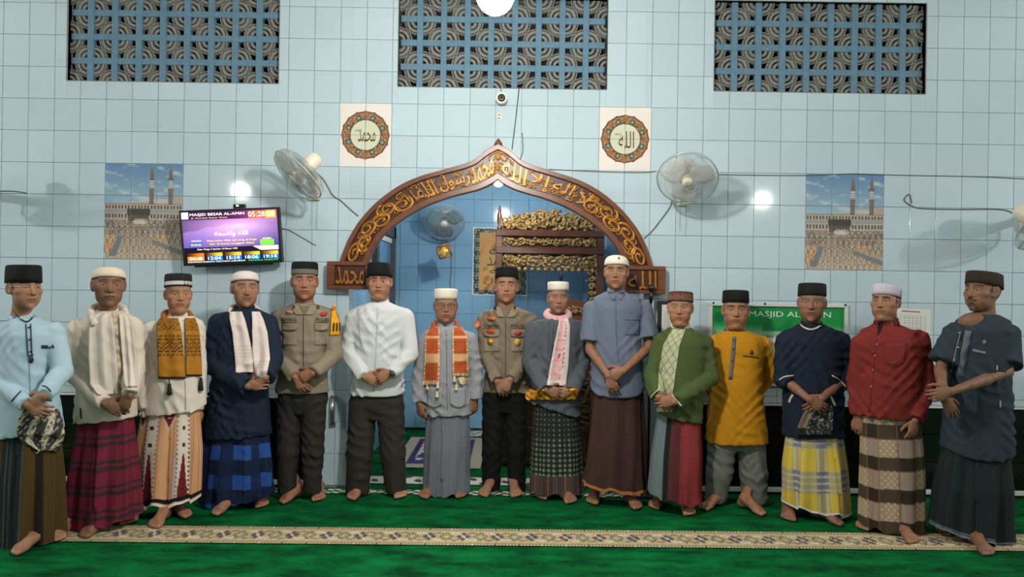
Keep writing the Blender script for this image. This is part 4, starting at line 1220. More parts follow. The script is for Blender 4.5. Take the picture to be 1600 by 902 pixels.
# ------------------------------------------------------------------ head: x to the picture's right, y out of the face, z up, origin between the eyes
def build_head(h):
    fw = h.get('fw', 1.0); jw = h.get('jaw', 1.0); old = h.get('old', 0.0); fat = h.get('fat', 0.0)
    top = min(0.122, h['captop'] - 0.006); cwx = min(0.0775 * fw, h['capa'] - 0.006)
    f = Field((-0.105, -0.135, -0.215), (0.105, 0.13, 0.13), 0.0034)
    zc = top - 0.088
    f.ell((0, -0.018, zc), (cwx, min(0.098, h['capb'] - 0.007), 0.088), 0)
    f.ell((0, 0.018, -0.025), (0.066 * fw, 0.068, 0.085), 0.02)
    f.ell((0, 0.026, -0.072), (0.051 * fw * jw, 0.052, 0.044), 0.022)
    for sx in (-1, 1):
        f.ell((sx * 0.040 * fw * jw, 0.012, -0.068), (0.018, 0.026, 0.026), 0.02)          # jaw angle
        f.ell((sx * 0.043 * fw, 0.047, -0.022), (0.022, 0.024, 0.018), 0.018)               # cheekbone
        f.ell((sx * 0.034 * fw, 0.046, -0.055), (0.020, 0.024 + 0.006 * fat, 0.024), 0.015) # cheek
    f.ell((0, 0.064, -0.103), (0.020, 0.016, 0.015), 0.014)                                  # chin
    if fat: f.ell((0, 0.030, -0.112), (0.045 * fw, 0.036, 0.020), 0.02)
    f.ell((0, 0.064, 0.022), (0.048 * fw, 0.018, 0.011), 0.014)                              # brow
    f.ell((0, 0.052, 0.050), (0.050, 0.028, 0.035), 0.02)                                    # forehead
    for sx in (-1, 1):
        f.ell((sx * 0.031, 0.090, 0.001), (0.020, 0.017, 0.0115), 0.008, 'sub')             # eye socket
        f.ell((sx * 0.0305, 0.0655, -0.001), (0.0155, 0.0135, 0.0125), 0.003)               # lids over the eyeball
        if old: f.ell((sx * 0.031, 0.0705, -0.0165), (0.015, 0.007, 0.005), 0.005)          # bag under the eye
    f.cone((0, 0.074, 0.008), (0, 0.0935, -0.030), 0.0075, 0.0115, 0.008)                    # nose
    for sx in (-1, 1): f.ell((sx * 0.0135, 0.081, -0.034), (0.0105, 0.011, 0.009), 0.005)
    f.ell((0, 0.091, -0.035), (0.011, 0.011, 0.009), 0.005)
    for sx in (-1, 1): f.ell((sx * 0.006, 0.089, -0.0445), (0.0042, 0.005, 0.003), 0.002, 'sub')
    f.ell((0, 0.071, -0.057), (0.030, 0.016, 0.018), 0.012)                                  # muzzle
    f.ell((0, 0.0805, -0.0595), (0.022, 0.0085, 0.0052), 0.004)
    f.ell((0, 0.080, -0.0695), (0.019, 0.0085, 0.0062), 0.004)
    f.ell((0, 0.092, -0.0645), (0.024, 0.0075, 0.0014), 0.0025, 'sub')
    if old:
        for sx in (-1, 1): f.cone((sx * 0.021, 0.088, -0.038), (sx * 0.034, 0.078, -0.066), 0.0026, 0.0030, 0.004, 'sub')
    for sx in (-1, 1):                                                                        # ears
        R_ = rotz(-sx * 0.45) @ rotx(0.12)
        ex = max(cwx * 0.985, 0.066 * fw) + 0.003
        f.ell((sx * ex, -0.012, -0.006), (0.0085, 0.0195, 0.033), 0.006, rot=R_)
        f.ell((sx * (ex + 0.008), -0.004, -0.004), (0.006, 0.010, 0.017), 0.004, 'sub', rot=R_)
        f.ell((sx * (ex - 0.002), 0.0, -0.031), (0.007, 0.008, 0.010), 0.005)
    nr = h.get('neck', 0.053)
    f.cone((0, -0.022, -0.055), (0, -0.040, -0.20), nr * 0.96, nr * 1.06, 0.016)
    f.ell((0, 0.010, -0.135), (0.012, 0.012, 0.014), 0.012)
    V, Q = f.mesh(); V = relax(V, Q, 1, 0.3)
    # colour by place on the face
    x, y, z = V[:, 0], V[:, 1], V[:, 2]; ax = np.abs(x)
    sk = np.array(h['skin'], dtype=float); c = np.tile(sk, (len(V), 1))
    c *= (1 + 0.035 * vnoise(h['seed'], x * 60, y * 60, z * 60))[:, None]
    front = y > 0.03
    c = mixc(c, sk * (1.06, 0.94, 0.90), np.clip(1 - np.hypot((ax - 0.04) / 0.022, (z + 0.03) / 0.018), 0, 1) * front * 0.5)
    c = mixc(c, sk * (1.03, 0.90, 0.86), np.clip(1 - np.hypot(x / 0.016, (z + 0.032) / 0.016), 0, 1) * (y > 0.07) * 0.5)
    hair = np.array(h['hair'], dtype=float)
    scalp = (y < 0.030 - 0.5 * np.clip(z, -.05, .1)) & (z > -0.012 - 0.55 * np.clip(-y, 0, 0.2)) & (ax < max(cwx, 0.066 * fw) + 0.004)
    scalp &= ~((ax > cwx * 0.94) & (y > -0.035) & (y < 0.010) & (z < 0.022))
    c = mixc(c, hair, scalp * h.get('hairy', 0.85))
    if h.get('beard'):
        c = mixc(c, hair, ((np.hypot(x / 0.030, (z + 0.092) / 0.022) < 1) & (y > 0.04)) * h['beard'])
    if h.get('mous'):
        d = np.hypot(x / 0.031, (z + 0.0500 + 0.25 * ax) / 0.0068)
        c = mixc(c, np.array(h.get('mousc', h['hair']), dtype=float), ((d < 1) & (y > 0.06)) * h['mous'])
    c = mixc(c, sk * (0.92, 0.70, 0.68) if not h.get('dark_lips') else sk * (0.74, 0.60, 0.58), ((np.hypot(x / 0.0235, (z + 0.0645) / 0.0085) < 1) & (y > 0.065)) * 0.75)
    c = mixc(c, sk * 0.38, ((np.abs(z + 0.0645 - 0.12 * ax * 0.3) < 0.0016) & (ax < 0.022) & (y > 0.06)) * 0.9)  # shade of the gap between the lips, put into the colour
    for sx in (-1, 1):
        ex, ez = x - sx * 0.0305, z + 0.001
        op = h.get('open', .72)
        lid = np.hypot(ex / 0.0150, (ez + 0.0005) / (0.0062 * op))
        c = mixc(c, (44, 30, 24), ((lid < 1.25) & (lid >= 0.86) & (ez > -0.001) & (y > 0.04)) * 0.85)
        c = mixc(c, (158, 140, 126), ((lid < 0.95) & (y > 0.04)) * 1.0)
        c = mixc(c, (30, 20, 16), ((np.hypot(ex, ez) < 0.0068) & (lid < 0.98) & (y > 0.04)) * 1.0)
        bz = z - (0.0215 + 0.004 * np.cos((ax - 0.030) * 55)); bw = 0.0048 * (1 - 0.4 * np.clip((ax - 0.03) / 0.025, 0, 1))
        c = mixc(c, np.array(h.get('brow', h['hair']), dtype=float), ((np.abs(bz) < bw) & (ax > 0.011) & (ax < 0.053) & (y > 0.03) & (x * sx > 0)) * h.get('browk', 0.9))
        c = mixc(c, sk * 0.3, (np.hypot(x - sx * 0.006, (z + 0.0435) / 0.8) < 0.0040) & (y > 0.075))  # shade inside the nostrils, put into the skin colour
    return V, Q, c

# ------------------------------------------------------------------ hand: x along the fingers, y to the thumb, z out of the back; origin at the wrist
def build_hand(curl=0.5, spread=0.06, fore=None, sc=1.0, thumb=0.5, fr=(0.027, 0.036), hh=0.0042):
    fore = np.array(fore) / sc if fore is not None else np.array((-0.06, 0, 0))
    lo = np.minimum(np.array((-0.03, -0.06, -0.10)), fore - 0.05); hi = np.maximum(np.array((0.20, 0.095, 0.045)), fore + 0.05)
    f = Field(lo, hi, hh)
    fl = np.linalg.norm(fore)
    f.cone((0.005, 0, 0), tuple(fore * min(1, .5)), fr[0] * .9, fr[0] * 1.12, 0.01)
    f.cone(tuple(fore * min(1, .5)), tuple(fore), fr[0] * 1.12, fr[1], 0.012)
    f.ell((0.030, 0.002, 0.0), (0.040, 0.030, 0.0165), 0.012)
    f.ell((0.066, 0.000, 0.001), (0.038, 0.041, 0.0150), 0.014)
    f.ell((0.035, 0.022, -0.008), (0.032, 0.018, 0.016), 0.012)
    for i, (yy, L_, r) in enumerate(((0.0305, 0.070, 0.0092), (0.0105, 0.079, 0.0095), (-0.0105, 0.073, 0.0090), (-0.0300, 0.057, 0.0080))):
        p = np.array((0.088 - 0.006 * abs(i - 1.2), yy, 0.002)); a = curl * (0.55 + 0.10 * i); d0 = (1.5 - i) * spread
        for j, (fr_, ra) in enumerate(((0.46, 1.0), (0.30, 0.92), (0.24, 0.82))):
            d = np.array((math.cos(a) * math.cos(d0), math.sin(d0), -math.sin(a))); q = p + d * L_ * fr_
            f.cone(p, q, r * ra, r * ra * 0.94, 0.0035 if j else 0.006)
            f.ell(p, (r * ra * 1.04,) * 3, 0.003)
            p = q; a += curl * (0.75 if j == 0 else 0.55)
    p = np.array((0.020, 0.026, -0.006)); t = thumb
    for d, L_, ra, rb in (((0.70, 0.62, -0.25), 0.040, 0.0135, 0.0115), ((0.80, 0.50 - 0.4 * t, -0.25 - 0.2 * t), 0.034, 0.0112, 0.0102), ((0.88, 0.30 - 0.6 * t, -0.3 - 0.3 * t), 0.026, 0.0100, 0.0082)):
        d = np.array(d); d /= np.linalg.norm(d); q = p + d * L_; f.cone(p, q, ra, rb, 0.005); p = q
    V, Q = f.mesh(); V = relax(V, Q, 1, 0.3)
    return V * sc, Q

# ------------------------------------------------------------------ foot: x to the side (big toe at +x), y towards the toes, z up; origin under the ankle
def build_foot(sc=1.0):
    f = Field((-0.08, -0.09, -0.004), (0.08, 0.22, 0.28), 0.0056)
    f.cone((0, -0.02, 0.085), (0, -0.012, 0.23), 0.032, 0.033, 0.0)
    f.ell((0, -0.042, 0.032), (0.032, 0.036, 0.034), 0.02)
    f.cone((0, -0.02, 0.07), (0.005, 0.10, 0.032), 0.034, 0.026, 0.02)
    f.cone((0.012, 0.02, 0.055), (0.022, 0.125, 0.022), 0.026, 0.022, 0.02)
    f.cone((-0.012, -0.02, 0.03), (-0.024, 0.105, 0.018), 0.026, 0.020, 0.02)
    f.ell((0, 0.11, 0.020), (0.046, 0.030, 0.020), 0.015)
    for sx in (-1, 1): f.ell((sx * 0.032, -0.018, 0.080), (0.011, 0.014, 0.014), 0.01)
    for x0, y0, L_, r in ((0.034, 0.120, 0.058, 0.0150), (0.012, 0.128, 0.050, 0.0108), (-0.007, 0.124, 0.044, 0.0102), (-0.024, 0.114, 0.038, 0.0098), (-0.039, 0.102, 0.030, 0.0094)):
        f.cone((x0, y0, 0.017), (x0 + 0.002, y0 + L_ * .6, 0.014), r, r, 0.006); f.cone((x0 + 0.002, y0 + L_ * .6, 0.014), (x0 + 0.002, y0 + L_, 0.010), r, r * 0.92, 0.003)
    sl = f.ax[2] < 0.0; f.v[:, :, sl] = np.maximum(f.v[:, :, sl], 0.002)
    V, Q = f.mesh(); V[:, 2] = np.maximum(V[:, 2], 0.001); V = relax(V, Q, 1, 0.3)
    x, y, z = V.T
    nail = np.zeros(len(V))
    for x0, y1, r in ((0.036, 0.176, 0.009), (0.014, 0.176, 0.006), (-0.005, 0.167, 0.006), (-0.022, 0.151, 0.0055), (-0.037, 0.131, 0.005)):
        nail = np.maximum(nail, (np.hypot(x - x0, (y - y1) * .8) < r) & (z > 0.011))
    return V * sc, Q, nail
FOOT = build_foot()
HANDS = {}
def hand_mesh(curl, spread, fore, sc, thumb, fr):
    return build_hand(curl, spread, fore, sc, thumb, fr)
# ------------------------------------------------------------------ people
M_skin = mat('skin', attr=True, rough=0.55, spec=0.35)
M_cloth = mat('woven_cloth', attr=True, rough=0.85, bump=0.10, bscale=350, spec=0.2)
M_velvet = mat('cap_cloth', attr=True, rough=0.8, bump=0.08, bscale=300, spec=0.25)
M_fringe = mat('cream_fringe', (222, 206, 160), rough=0.9)
M_button = mat('dark_button', (30, 30, 36), rough=0.4)
M_pearl = mat('pale_button', (206, 200, 190), rough=0.35)

class Ctx: pass

def folds(sd, x, y, z):
    """creases of worn cloth: soft swells with sharper ridges running aslant"""
    r = np.random.RandomState(sd); out = .40 * vnoise(sd, x * 20 + z * 6, z * 12, y * 18)
    for k, (dx, dz, lam) in enumerate(((.75, .66, .062), (-.75, .66, .058), (.25, .97, .075), (.95, .3, .085))):
        ph = r.uniform(0, 6.28); t = (x * dx + z * dz + y * .5 * (1 if k % 2 else -1)) * 2 * math.pi / lam
        t = t + 1.6 * vnoise(sd + 20 + k, x * 9, z * 9, y * 9) + ph
        env = np.clip(vnoise(sd + 40 + k, x * 11, z * 8, y * 9) + .05, 0, 1)
        out = out + 1.1 * env * (np.abs(np.sin(t * .5)) * 2 - 1.2)
    return out

def spx(V):
    """pixel coordinates of world points"""
    u = V[:, 0] / V[:, 1] * F; w = (V[:, 2] - CAM_H) / V[:, 1] * F
    return 800 + u * CR + w * SR, 451 - (w * CR - u * SR)

def project(c, px, py, off):
    d = ray(px, py); hit = None
    for bv in c.bvh:
        r = bv.ray_cast(CAMP, d)
        if r[0] is not None and (hit is None or r[3] < hit[3]): hit = r
    if hit is None or abs(hit[0].y - c.Yb) > 0.6: return None
    return hit[0] - d * off

def patch(c, name, rows, nx, ny, off, material, parent, col=None, thick=0.004, fold=0.0, nf=3, smooth_it=0, sag=None):
    """a piece of cloth laid on the garment: rows = [(py, xl, xr), ...] in the photograph's frame"""
    rows = np.array(rows, dtype=float); t = np.linspace(0, 1, ny + 1) * (len(rows) - 1)
    py = np.interp(t, np.arange(len(rows)), rows[:, 0]); xl = np.interp(t, np.arange(len(rows)), rows[:, 1]); xr = np.interp(t, np.arange(len(rows)), rows[:, 2])
    sl = np.interp(t, np.arange(len(rows)), rows[:, 3]) if rows.shape[1] > 3 else np.zeros(ny + 1)
    Dp = np.full((ny + 1, nx + 1), np.nan); R_ = np.zeros((ny + 1, nx + 1, 3))
    for j in range(ny + 1):
        for i in range(nx + 1):
            u = i / nx; qx, qy = xl[j] + (xr[j] - xl[j]) * u, py[j] + sl[j] * u
            d = ray(qx, qy); R_[j, i] = d
            p = project(c, qx, qy, 0)
            if p is not None: Dp[j, i] = (p - CAMP).length
    med = np.nanmedian(Dp) if np.isfinite(Dp).any() else c.Yb - 0.13
    for j in range(ny + 1):
        ok = np.isfinite(Dp[j])
        Dp[j] = np.interp(np.arange(nx + 1), np.arange(nx + 1)[ok], Dp[j][ok]) if ok.any() else (Dp[j - 1] if j and np.isfinite(Dp[j - 1]).all() else med)
    for _ in range(smooth_it):
        A = np.pad(Dp, 1, mode='edge'); S = (A[:-2, 1:-1] + A[2:, 1:-1] + A[1:-1, :-2] + A[1:-1, 2:] + 2 * Dp) / 6
        Dp = np.minimum(S, Dp)
    uu, vv = np.meshgrid(np.linspace(0, 1, nx + 1), np.linspace(0, 1, ny + 1))
    O = off + (fold * np.sin(uu * nf * 2 * math.pi + 1.3 * np.sin(vv * 3)) if fold else 0)
    V = np.array(CAMP)[None, None] + R_ * (Dp - O)[..., None]
    cc = None
    if col is not None: cc = lin(col(uu, vv)).reshape(-1, 3)
    o = mesh_obj(name, V.reshape(-1, 3), grid_patch(nx, ny)[:, ::-1], material, parent, smooth=True, col=cc)
    sm = o.modifiers.new('thickness', 'SOLIDIFY'); sm.thickness = thick; sm.offset = -1
    return o

def ribbon(c, name, pts, w, off, material, parent, thick=0.003, n=6):
    """a narrow strip following pts (pixels) over the garment"""
    q = smooth_path([np.array(p, dtype=float) for p in pts], n) if len(pts) > 2 else [np.array(pts[0], float) + (np.array(pts[1], float) - np.array(pts[0], float)) * k / 8 for k in range(9)]
    V = []; last = None
    for i, p in enumerate(q):
        t = q[min(i + 1, len(q) - 1)] - q[max(i - 1, 0)]; t = t / (np.linalg.norm(t) + 1e-9); nrm = np.array((-t[1], t[0])) * w / 2
        for s in (-1, 1):
            h = project(c, p[0] + s * nrm[0], p[1] + s * nrm[1], off)
            if h is None: h = project(c, p[0], p[1], off) or last or P(p[0], p[1], c.Yb - 0.14)
            V.append(h); last = h
    m_ = len(q)
    Fc = [(2 * i, 2 * i + 1, 2 * i + 3, 2 * i + 2) for i in range(m_ - 1)]
    o = mesh_obj(name, V, Fc, material, parent, smooth=True)
    sm = o.modifiers.new('thickness', 'SOLIDIFY'); sm.thickness = thick; sm.offset = 0
    return o

def dot(c, name, px, py, r, off, material, parent, n=10):
    p = project(c, px, py, off) or P(px, py, c.Yb - 0.14)
    return MB().lathe([(r, 0), (r, .002), (r * .7, .0035), (0, .004)], p, (0, -1, 0.1), n).obj(name, material, parent, smooth=True)

def cloth_text(c, body, px0, py0, w, h, material, parent, off=0.006, slope=0.0):
    V, Fc = text_mesh(body, 1.0, 0.0); lo, hi = V.min(0), V.max(0); out = []
    for q in V:
        u = (q[0] - lo[0]) / (hi[0] - lo[0]); v = (hi[2] - q[2]) / (hi[2] - lo[2])
        p = project(c, px0 + u * w, py0 + v * h + slope * u * w, off)
        out.append(p or P(px0 + u * w, py0 + v * h, c.Yb - 0.15))
    return mesh_obj('lettering', out, Fc, material, parent, smooth=False)

def blob(c, name, px, py, rx, ry, off, colr, parent, n=14, rot=0.0):
    """an embroidered badge: a thin oval on the garment"""
    V = []; Fc = []
    ctr = project(c, px, py, off + .002) or P(px, py, c.Yb - .14); V.append(ctr)
    for k in range(n):
        g = 2 * math.pi * k / n; a, b_ = rx * math.cos(g), ry * math.sin(g)
        x, y = px + a * math.cos(rot) - b_ * math.sin(rot), py + a * math.sin(rot) + b_ * math.cos(rot)
        V.append(project(c, x, y, off) or P(x, y, c.Yb - .14))
    for k in range(n): Fc.append((0, 1 + k, 1 + (k + 1) % n))
    o = mesh_obj(name, V, Fc, mat('badge_%d_%d_%d' % colr, colr, rough=.6), parent, smooth=True)
    sm = o.modifiers.new('thickness', 'SOLIDIFY'); sm.thickness = .003; sm.offset = 0
    return o

CAPS = {'peci': [(1.0, 0), (.995, .3), (.985, .6), (.965, .9), (.94, .975), (.88, 1.0), (.5, .985), (0.001, .98)],
        'dome': [(1.0, 0), (1.0, .2), (.975, .42), (.90, .64), (.76, .82), (.52, .945), (.25, .99), (0.001, 1.0)],
        'pill': [(.98, 0), (.99, .3), (1.0, .6), (1.0, .88), (.965, .97), (.85, 1.0), (.5, 1.03), (0.001, 1.04)]}

def person(s):
    c = Ctx(); Yb = s['Y']; c.Yb = Yb; mpp = Yb / F; c.mpp = mpp
    def Q(px, py, dy=0.0): return np.array(P(px, py, Yb + dy))
    f0, f1 = s['feet']
    def ground(px, py):
        d = ray(px, py); t = CAM_H / -d.z; return np.array(CAMP + d * t)
    T0, T1 = ground(f0[0], f0[1]), ground(f1[0], f1[1])
    root = empty('person', ((T0[0] + T1[0]) / 2, Yb, 0), s['label'], 'person', 'men standing in a row'); c.root = root
    # ---- head
    h = s['head']; view = math.atan((h['cx'] - 800) / F); ayaw = math.radians(h.get('yaw', 0)); yaw = ayaw - view; pit = math.radians(h.get('pitch', 0)); rol = math.radians(h.get('roll', 0))
    Yh = Yb - 0.02 + h.get('dy', 0); mh = (Yh - .06) / F
    sc = (h['chin'] - h['eye']) * mh / 0.116; sc = min(max(sc, .98), 1.2)
    k = s['cap']; meas = (k['x'][1] - k['x'][0]) / 2 * mh * math.cos(view); ca = max(meas / math.sqrt(math.cos(ayaw) ** 2 + 1.44 * math.sin(ayaw) ** 2), .080 * sc); cb = max(ca * 1.2, .107 * sc)
    zb, zt = (h['eye'] - k['y'][1]) * mh, (h['eye'] - k['y'][0]) * mh
    h = dict(h); h['captop'] = zt / sc; h['capa'] = ca / sc; h['capb'] = cb / sc; h['seed'] = s['seed']; h.setdefault('fw', 1.04)
    HV, HQ, HC = build_head(h)
    # the crown stays inside the cap
    pr = np.array(CAPS[k['type']]); HV = HV * sc; yy = HV[:, 1] + .018 * sc; tl = k.get('tilt', .09)
    tt = (HV[:, 2] - zb + (cb - HV[:, 1]) * tl * .8) / (zt - zb)
    rc = np.interp(np.clip(tt, 0, 1), pr[:-1, 1].clip(0, 1), pr[:-1, 0]); rv = np.hypot(HV[:, 0] / ca, yy / cb) + 1e-6
    fac = np.where(tt > -.05, np.minimum(1, (rc - .05) / rv), 1.0); fac = np.clip(fac, .2, 1)
    HV[:, 0] *= fac; HV[:, 1] = yy * fac - .018 * sc; HV[:, 2] = np.minimum(HV[:, 2], zt - .010 - (cb - HV[:, 1]) * tl * .65); HV = HV / sc
    hx = h['cx'] - math.sin(ayaw) * .055 / mh
    ho = np.array(P(hx, h['eye'], Yh))
    def hw(L_):
        L_ = np.asarray(L_, dtype=float); x, y, z = L_[:, 0], L_[:, 1], L_[:, 2]
        x, z = x * math.cos(rol) + z * math.sin(rol), -x * math.sin(rol) + z * math.cos(rol)
        y, z = y * math.cos(pit) + z * math.sin(pit), -y * math.sin(pit) + z * math.cos(pit)
        return np.stack([ho[0] + x * math.cos(yaw) + y * math.sin(yaw), ho[1] - y * math.cos(yaw) + x * math.sin(yaw), ho[2] + z], 1)
    parts = [(hw(HV * sc), HQ[:, ::-1], HC)]
    skin = np.array(s['head']['skin'], dtype=float); sk2 = skin * s.get('handtone', .94)
    neck = hw(np.array([[0, -.036 * sc, -.15 * sc], [0, -.03 * sc, -.10 * sc]]))
    # ---- cap
    prof = CAPS[k['type']]; nn = 48; V = []; cols = []
    for (r, t) in prof:
        for j in range(nn):
            g = 2 * math.pi * j / nn; y = cb * r * math.sin(g) - .018 * sc
            crease = k.get('crease', 0) * math.cos(g) ** 2 * t
            lift = k.get('peak', 0) * max(0, math.cos(g - math.pi / 2)) ** 6 * t
            V.append((ca * r * math.cos(g), y, zb + (zt - zb) * t - (cb - y) * k.get('tilt', .09) * (1 - .35 * t) - crease + lift)); cols.append(k['col'](t, g) if callable(k['col']) else k['col'])
    Fc = [(i * nn + j, i * nn + nn + j, i * nn + nn + (j + 1) % nn, i * nn + (j + 1) % nn) for i in range(len(prof) - 1) for j in range(nn)]
    cap = mesh_obj('cap', hw(np.array(V)), Fc, M_velvet, root, smooth=True, col=lin(np.array(cols, dtype=float)))
    sm = cap.modifiers.new('thickness', 'SOLIDIFY'); sm.thickness = .003; sm.offset = 1
    c.cap = cap; c.hw = hw; c.sc = sc; c.ho = ho
    # ---- arms
    tone = lambda n_: np.tile(sk2, (n_, 1))
    arms = []
    for i, a in enumerate(s['arms']):
        S = Q(*a['S']); E_ = Q(*a['E']); W = Q(*a['W']); arms.append((S, E_, W))
        if not a.get('hand', True): continue
        fx, fy = a.get('dir', (0, 1)); fd = np.array((fx, a.get('fdy', 0.0), -fy), dtype=float); fd /= np.linalg.norm(fd)
        bn = np.array(a.get('bn', (0, -1, 0.15)), dtype=float); bn -= fd * (bn @ fd); bn /= np.linalg.norm(bn)
        th = np.cross(bn, fd) * (1 if i == 0 else -1)
        if a.get('flip'): th = -th
        B = np.stack([fd, th, bn], 0)                       # rows: local axes in world
        vec = (E_ - W)
        L_ = np.linalg.norm(vec); reach = min(L_, a.get('reach', .07)); fore = B @ (vec / L_ * reach)
        hs = s.get('hs', 1.0)
        hv, hq = build_hand(a.get('curl', .55), a.get('spread', .05), fore, hs, a.get('thumb', .5), (.026, .030 + .008 * min(1, reach / .2)))
        wv = hv @ B + W
        flipf = np.linalg.det(B) < 0
        cc = tone(len(wv)); cc *= (1 + .05 * vnoise(s['seed'] + i, hv[:, 0] * 90, hv[:, 1] * 90, hv[:, 2] * 90))[:, None]
        parts.append((wv, hq[:, ::-1] if flipf else hq, cc))
        a['_B'] = B; a['_W'] = W
    # ---- feet
    ank = []; lw = s['lower']
    if lw['kind'] == 'trousers': legtop = [(Q(xa, py) + Q(xb, py)) / 2 for (py, xa, xb) in lw['hems']]
    else:
        r_ = lw['rows'][-1]; ya, yb = r_[0] if isinstance(r_[0], tuple) else (r_[0], r_[0]); wd = r_[2] - r_[1]
        legtop = [Q(r_[1] + wd * .30, ya), Q(r_[1] + wd * .70, yb)]
    for i, (fp, T) in enumerate(((f0, T0), (f1, T1))):
        al = math.radians(fp[2] if len(fp) > 2 else (-8 if i == 0 else 8)); dr = np.array((math.sin(al), -math.cos(al), 0)); sx = np.array((math.cos(al), math.sin(al), 0)) * (1 if i == 0 else -1)
        fs = s.get('fs', 1.02); A = T - dr * .178 * fs; A[2] = 0.0065; ank.append(A)
        fv, fq, nail = FOOT; fv = fv * fs
        wv = A + fv[:, [0]] * sx + fv[:, [1]] * dr + fv[:, [2]] * np.array((0, 0, 1.))
        wv = wv + np.clip((fv[:, [2]] - .07) / .16, 0, 1.3) * (legtop[i] - A)[None, :] * np.array((1, 1, 0.))
        cc = tone(len(wv)) * (1 + .05 * vnoise(s['seed'] + 7, fv[:, 0] * 80, fv[:, 1] * 80, fv[:, 2] * 80))[:, None]
        cc = mixc(cc, np.clip(sk2 * 1.15 + 14, 0, 255), nail * .7)
        parts.append((wv, fq[:, ::-1] if i == 0 else fq, cc))
    # ---- inner body (under the clothes)
    tor = s['torso']; lv = []
    for (py, xl, xr, b_) in tor:
        p0, p1 = Q(xl, py), Q(xr, py); lv.append(((p0[2] + p1[2]) / 2, (p0[0] + p1[0]) / 2, Yb + s.get('cy', 0.0), (p1[0] - p0[0]) / 2, b_))
    lv.sort(); zt_ = [l[0] for l in lv]
    lo = np.array((min(min(a_[0][0], a_[1][0], a_[2][0]) for a_ in arms + [(ank[0],) * 3, (ank[1],) * 3]) - .15, Yb - .35, 0.0)); hi = np.array((max(max(a_[0][0], a_[1][0], a_[2][0]) for a_ in arms + [(ank[0],) * 3, (ank[1],) * 3]) + .15, Yb + .35, neck[1][2] + .06))
    f = Field(lo, hi, .02)
    f.loft([(z, x, y, max(.03, a_ * .84 - .022), max(.03, b_ - .034)) for z, x, y, a_, b_ in lv if z > .5], .02)
    f.cone(neck[0], neck[1], .045, .042, .02)
    if 'cut' in s['shirt']: q = s['shirt']['cut']; f.ell(Q(q[0] + 2, q[1] + 4, -.030), (.10, .078, .060), .04)
    mid = lv[0]; hipz = max(.70, lv[0][0] - .02)
    for i in (0, 1):
        hip = np.array((mid[1] + (-.075 if i == 0 else .075), Yb, hipz)); an = np.array((legtop[i][0], legtop[i][1], .16)); kn = (hip + an) / 2 + np.array((0, -.015, 0))
        f.cone(hip + np.array((0, 0, .08)), kn, .075, .05, .02); f.cone(kn, an, .046, .028, .02)
        S, E_, W = arms[i]; f.cone(S, E_, .042, .034, .02); f.cone(E_, W, .034, .024, .02)
    bv, bq = f.mesh(); parts.append((bv, bq, tone(len(bv))))
    n0 = 0; AV, AQ, AC = [], [], []
    for v_, q_, c_ in parts: AV.append(v_); AQ.append(q_ + n0); AC.append(c_); n0 += len(v_)
    c.body = mesh_obj('body', np.vstack(AV), np.vstack(AQ), M_skin, root, col=lin(np.clip(np.vstack(AC), 0, 255)))
    # ---- shirt
    sh = s['shirt']; hl, hr = sh['hem']
    zl, zr = Q(s['torso'][-1][1], hl)[2], Q(s['torso'][-1][2], hr)[2]; xl_, xr_ = Q(s['torso'][-1][1], hl)[0], Q(s['torso'][-1][2], hr)[0]
    curve = sh.get('curve', 0.0)
    def zhem(x):
        u = (x - xl_) / (xr_ - xl_); return zl + (zr - zl) * u + curve * (np.clip(2 * np.abs(u - .5), 0, 1.2) ** 3)
    pts = np.array([p for a_ in arms for p in a_] + [(l[1] - l[3], Yb - l[4], l[0]) for l in lv] + [(l[1] + l[3], Yb + l[4], l[0]) for l in lv])
    f = Field(pts.min(0) - .11, pts.max(0) + .09, sh.get('h', .0083))
    lv2 = list(lv); lv2[0] = (min(lv[0][0], zl, zr) - .01,) + lv[0][1:]
    nl = len(lv2)
    slim = sh.get('slim', (.90, .86))
    lv2 = [(z, x, y, a_ * (slim[0] if i == nl - 3 else slim[1] if i == nl - 4 and nl > 4 else 1), b_) for i, (z, x, y, a_, b_) in enumerate(lv2)]
    f.loft(lv2, 0, p=sh.get('p', 2.25), zlo=zhem)
    rr = sh.get('r', (.068, .056, .045)); rr = (rr[0] * .93, rr[1], rr[2])
    for i, a in enumerate(s['arms']):
        S, E_, W = arms[i]; sl = a.get('sleeve', 1.0)
        if sl <= .55:
            e = S + (E_ - S) * sl / .5; f.cone(S, e, rr[0], rr[1] + .012, .012, cut=True)
        else:
            f.cone(S, S + (E_ - S) * .35, rr[0] * .90, rr[0] * .88, .06); f.cone(S, E_, rr[0], rr[1], .008)
            e = E_ + (W - E_) * ((sl - .5) / .5); f.cone(E_, e, rr[1], rr[2], .008, cut=True)
    sd = s['seed']; am = sh.get('wr', .0045)
    f.wobble(lambda x, y, z: folds(sd, x, y, z), am * .95)
    if 'cut' in sh: q = sh['cut']; f.ell(Q(q[0], q[1], q[2]), q[3:], .004, 'sub')
    nk = hw(np.array([[0, -.040 * sc, -.20 * sc], [0, -.026 * sc, -.07 * sc]]))
    SV, SQ = f.mesh(); SV = relax(SV, SQ, 1, .35)
    col = np.tile(np.array(sh['col'], dtype=float), (len(SV), 1)); X_, Y_ = spx(SV)
    if 'paint' in sh: col = sh['paint'](X_, Y_, SV[:, 1] < Yb + .02, col)
    shirt = mesh_obj(sh.get('name', 'shirt'), SV, SQ, M_cloth, root, col=lin(np.clip(col, 0, 255)))
    c.shirt = shirt
    c.bvh = [BVHTree.FromPolygons([tuple(v) for v in SV], [tuple(q) for q in SQ])]
    # ---- collar standing round the neck
    co = sh.get('collar')
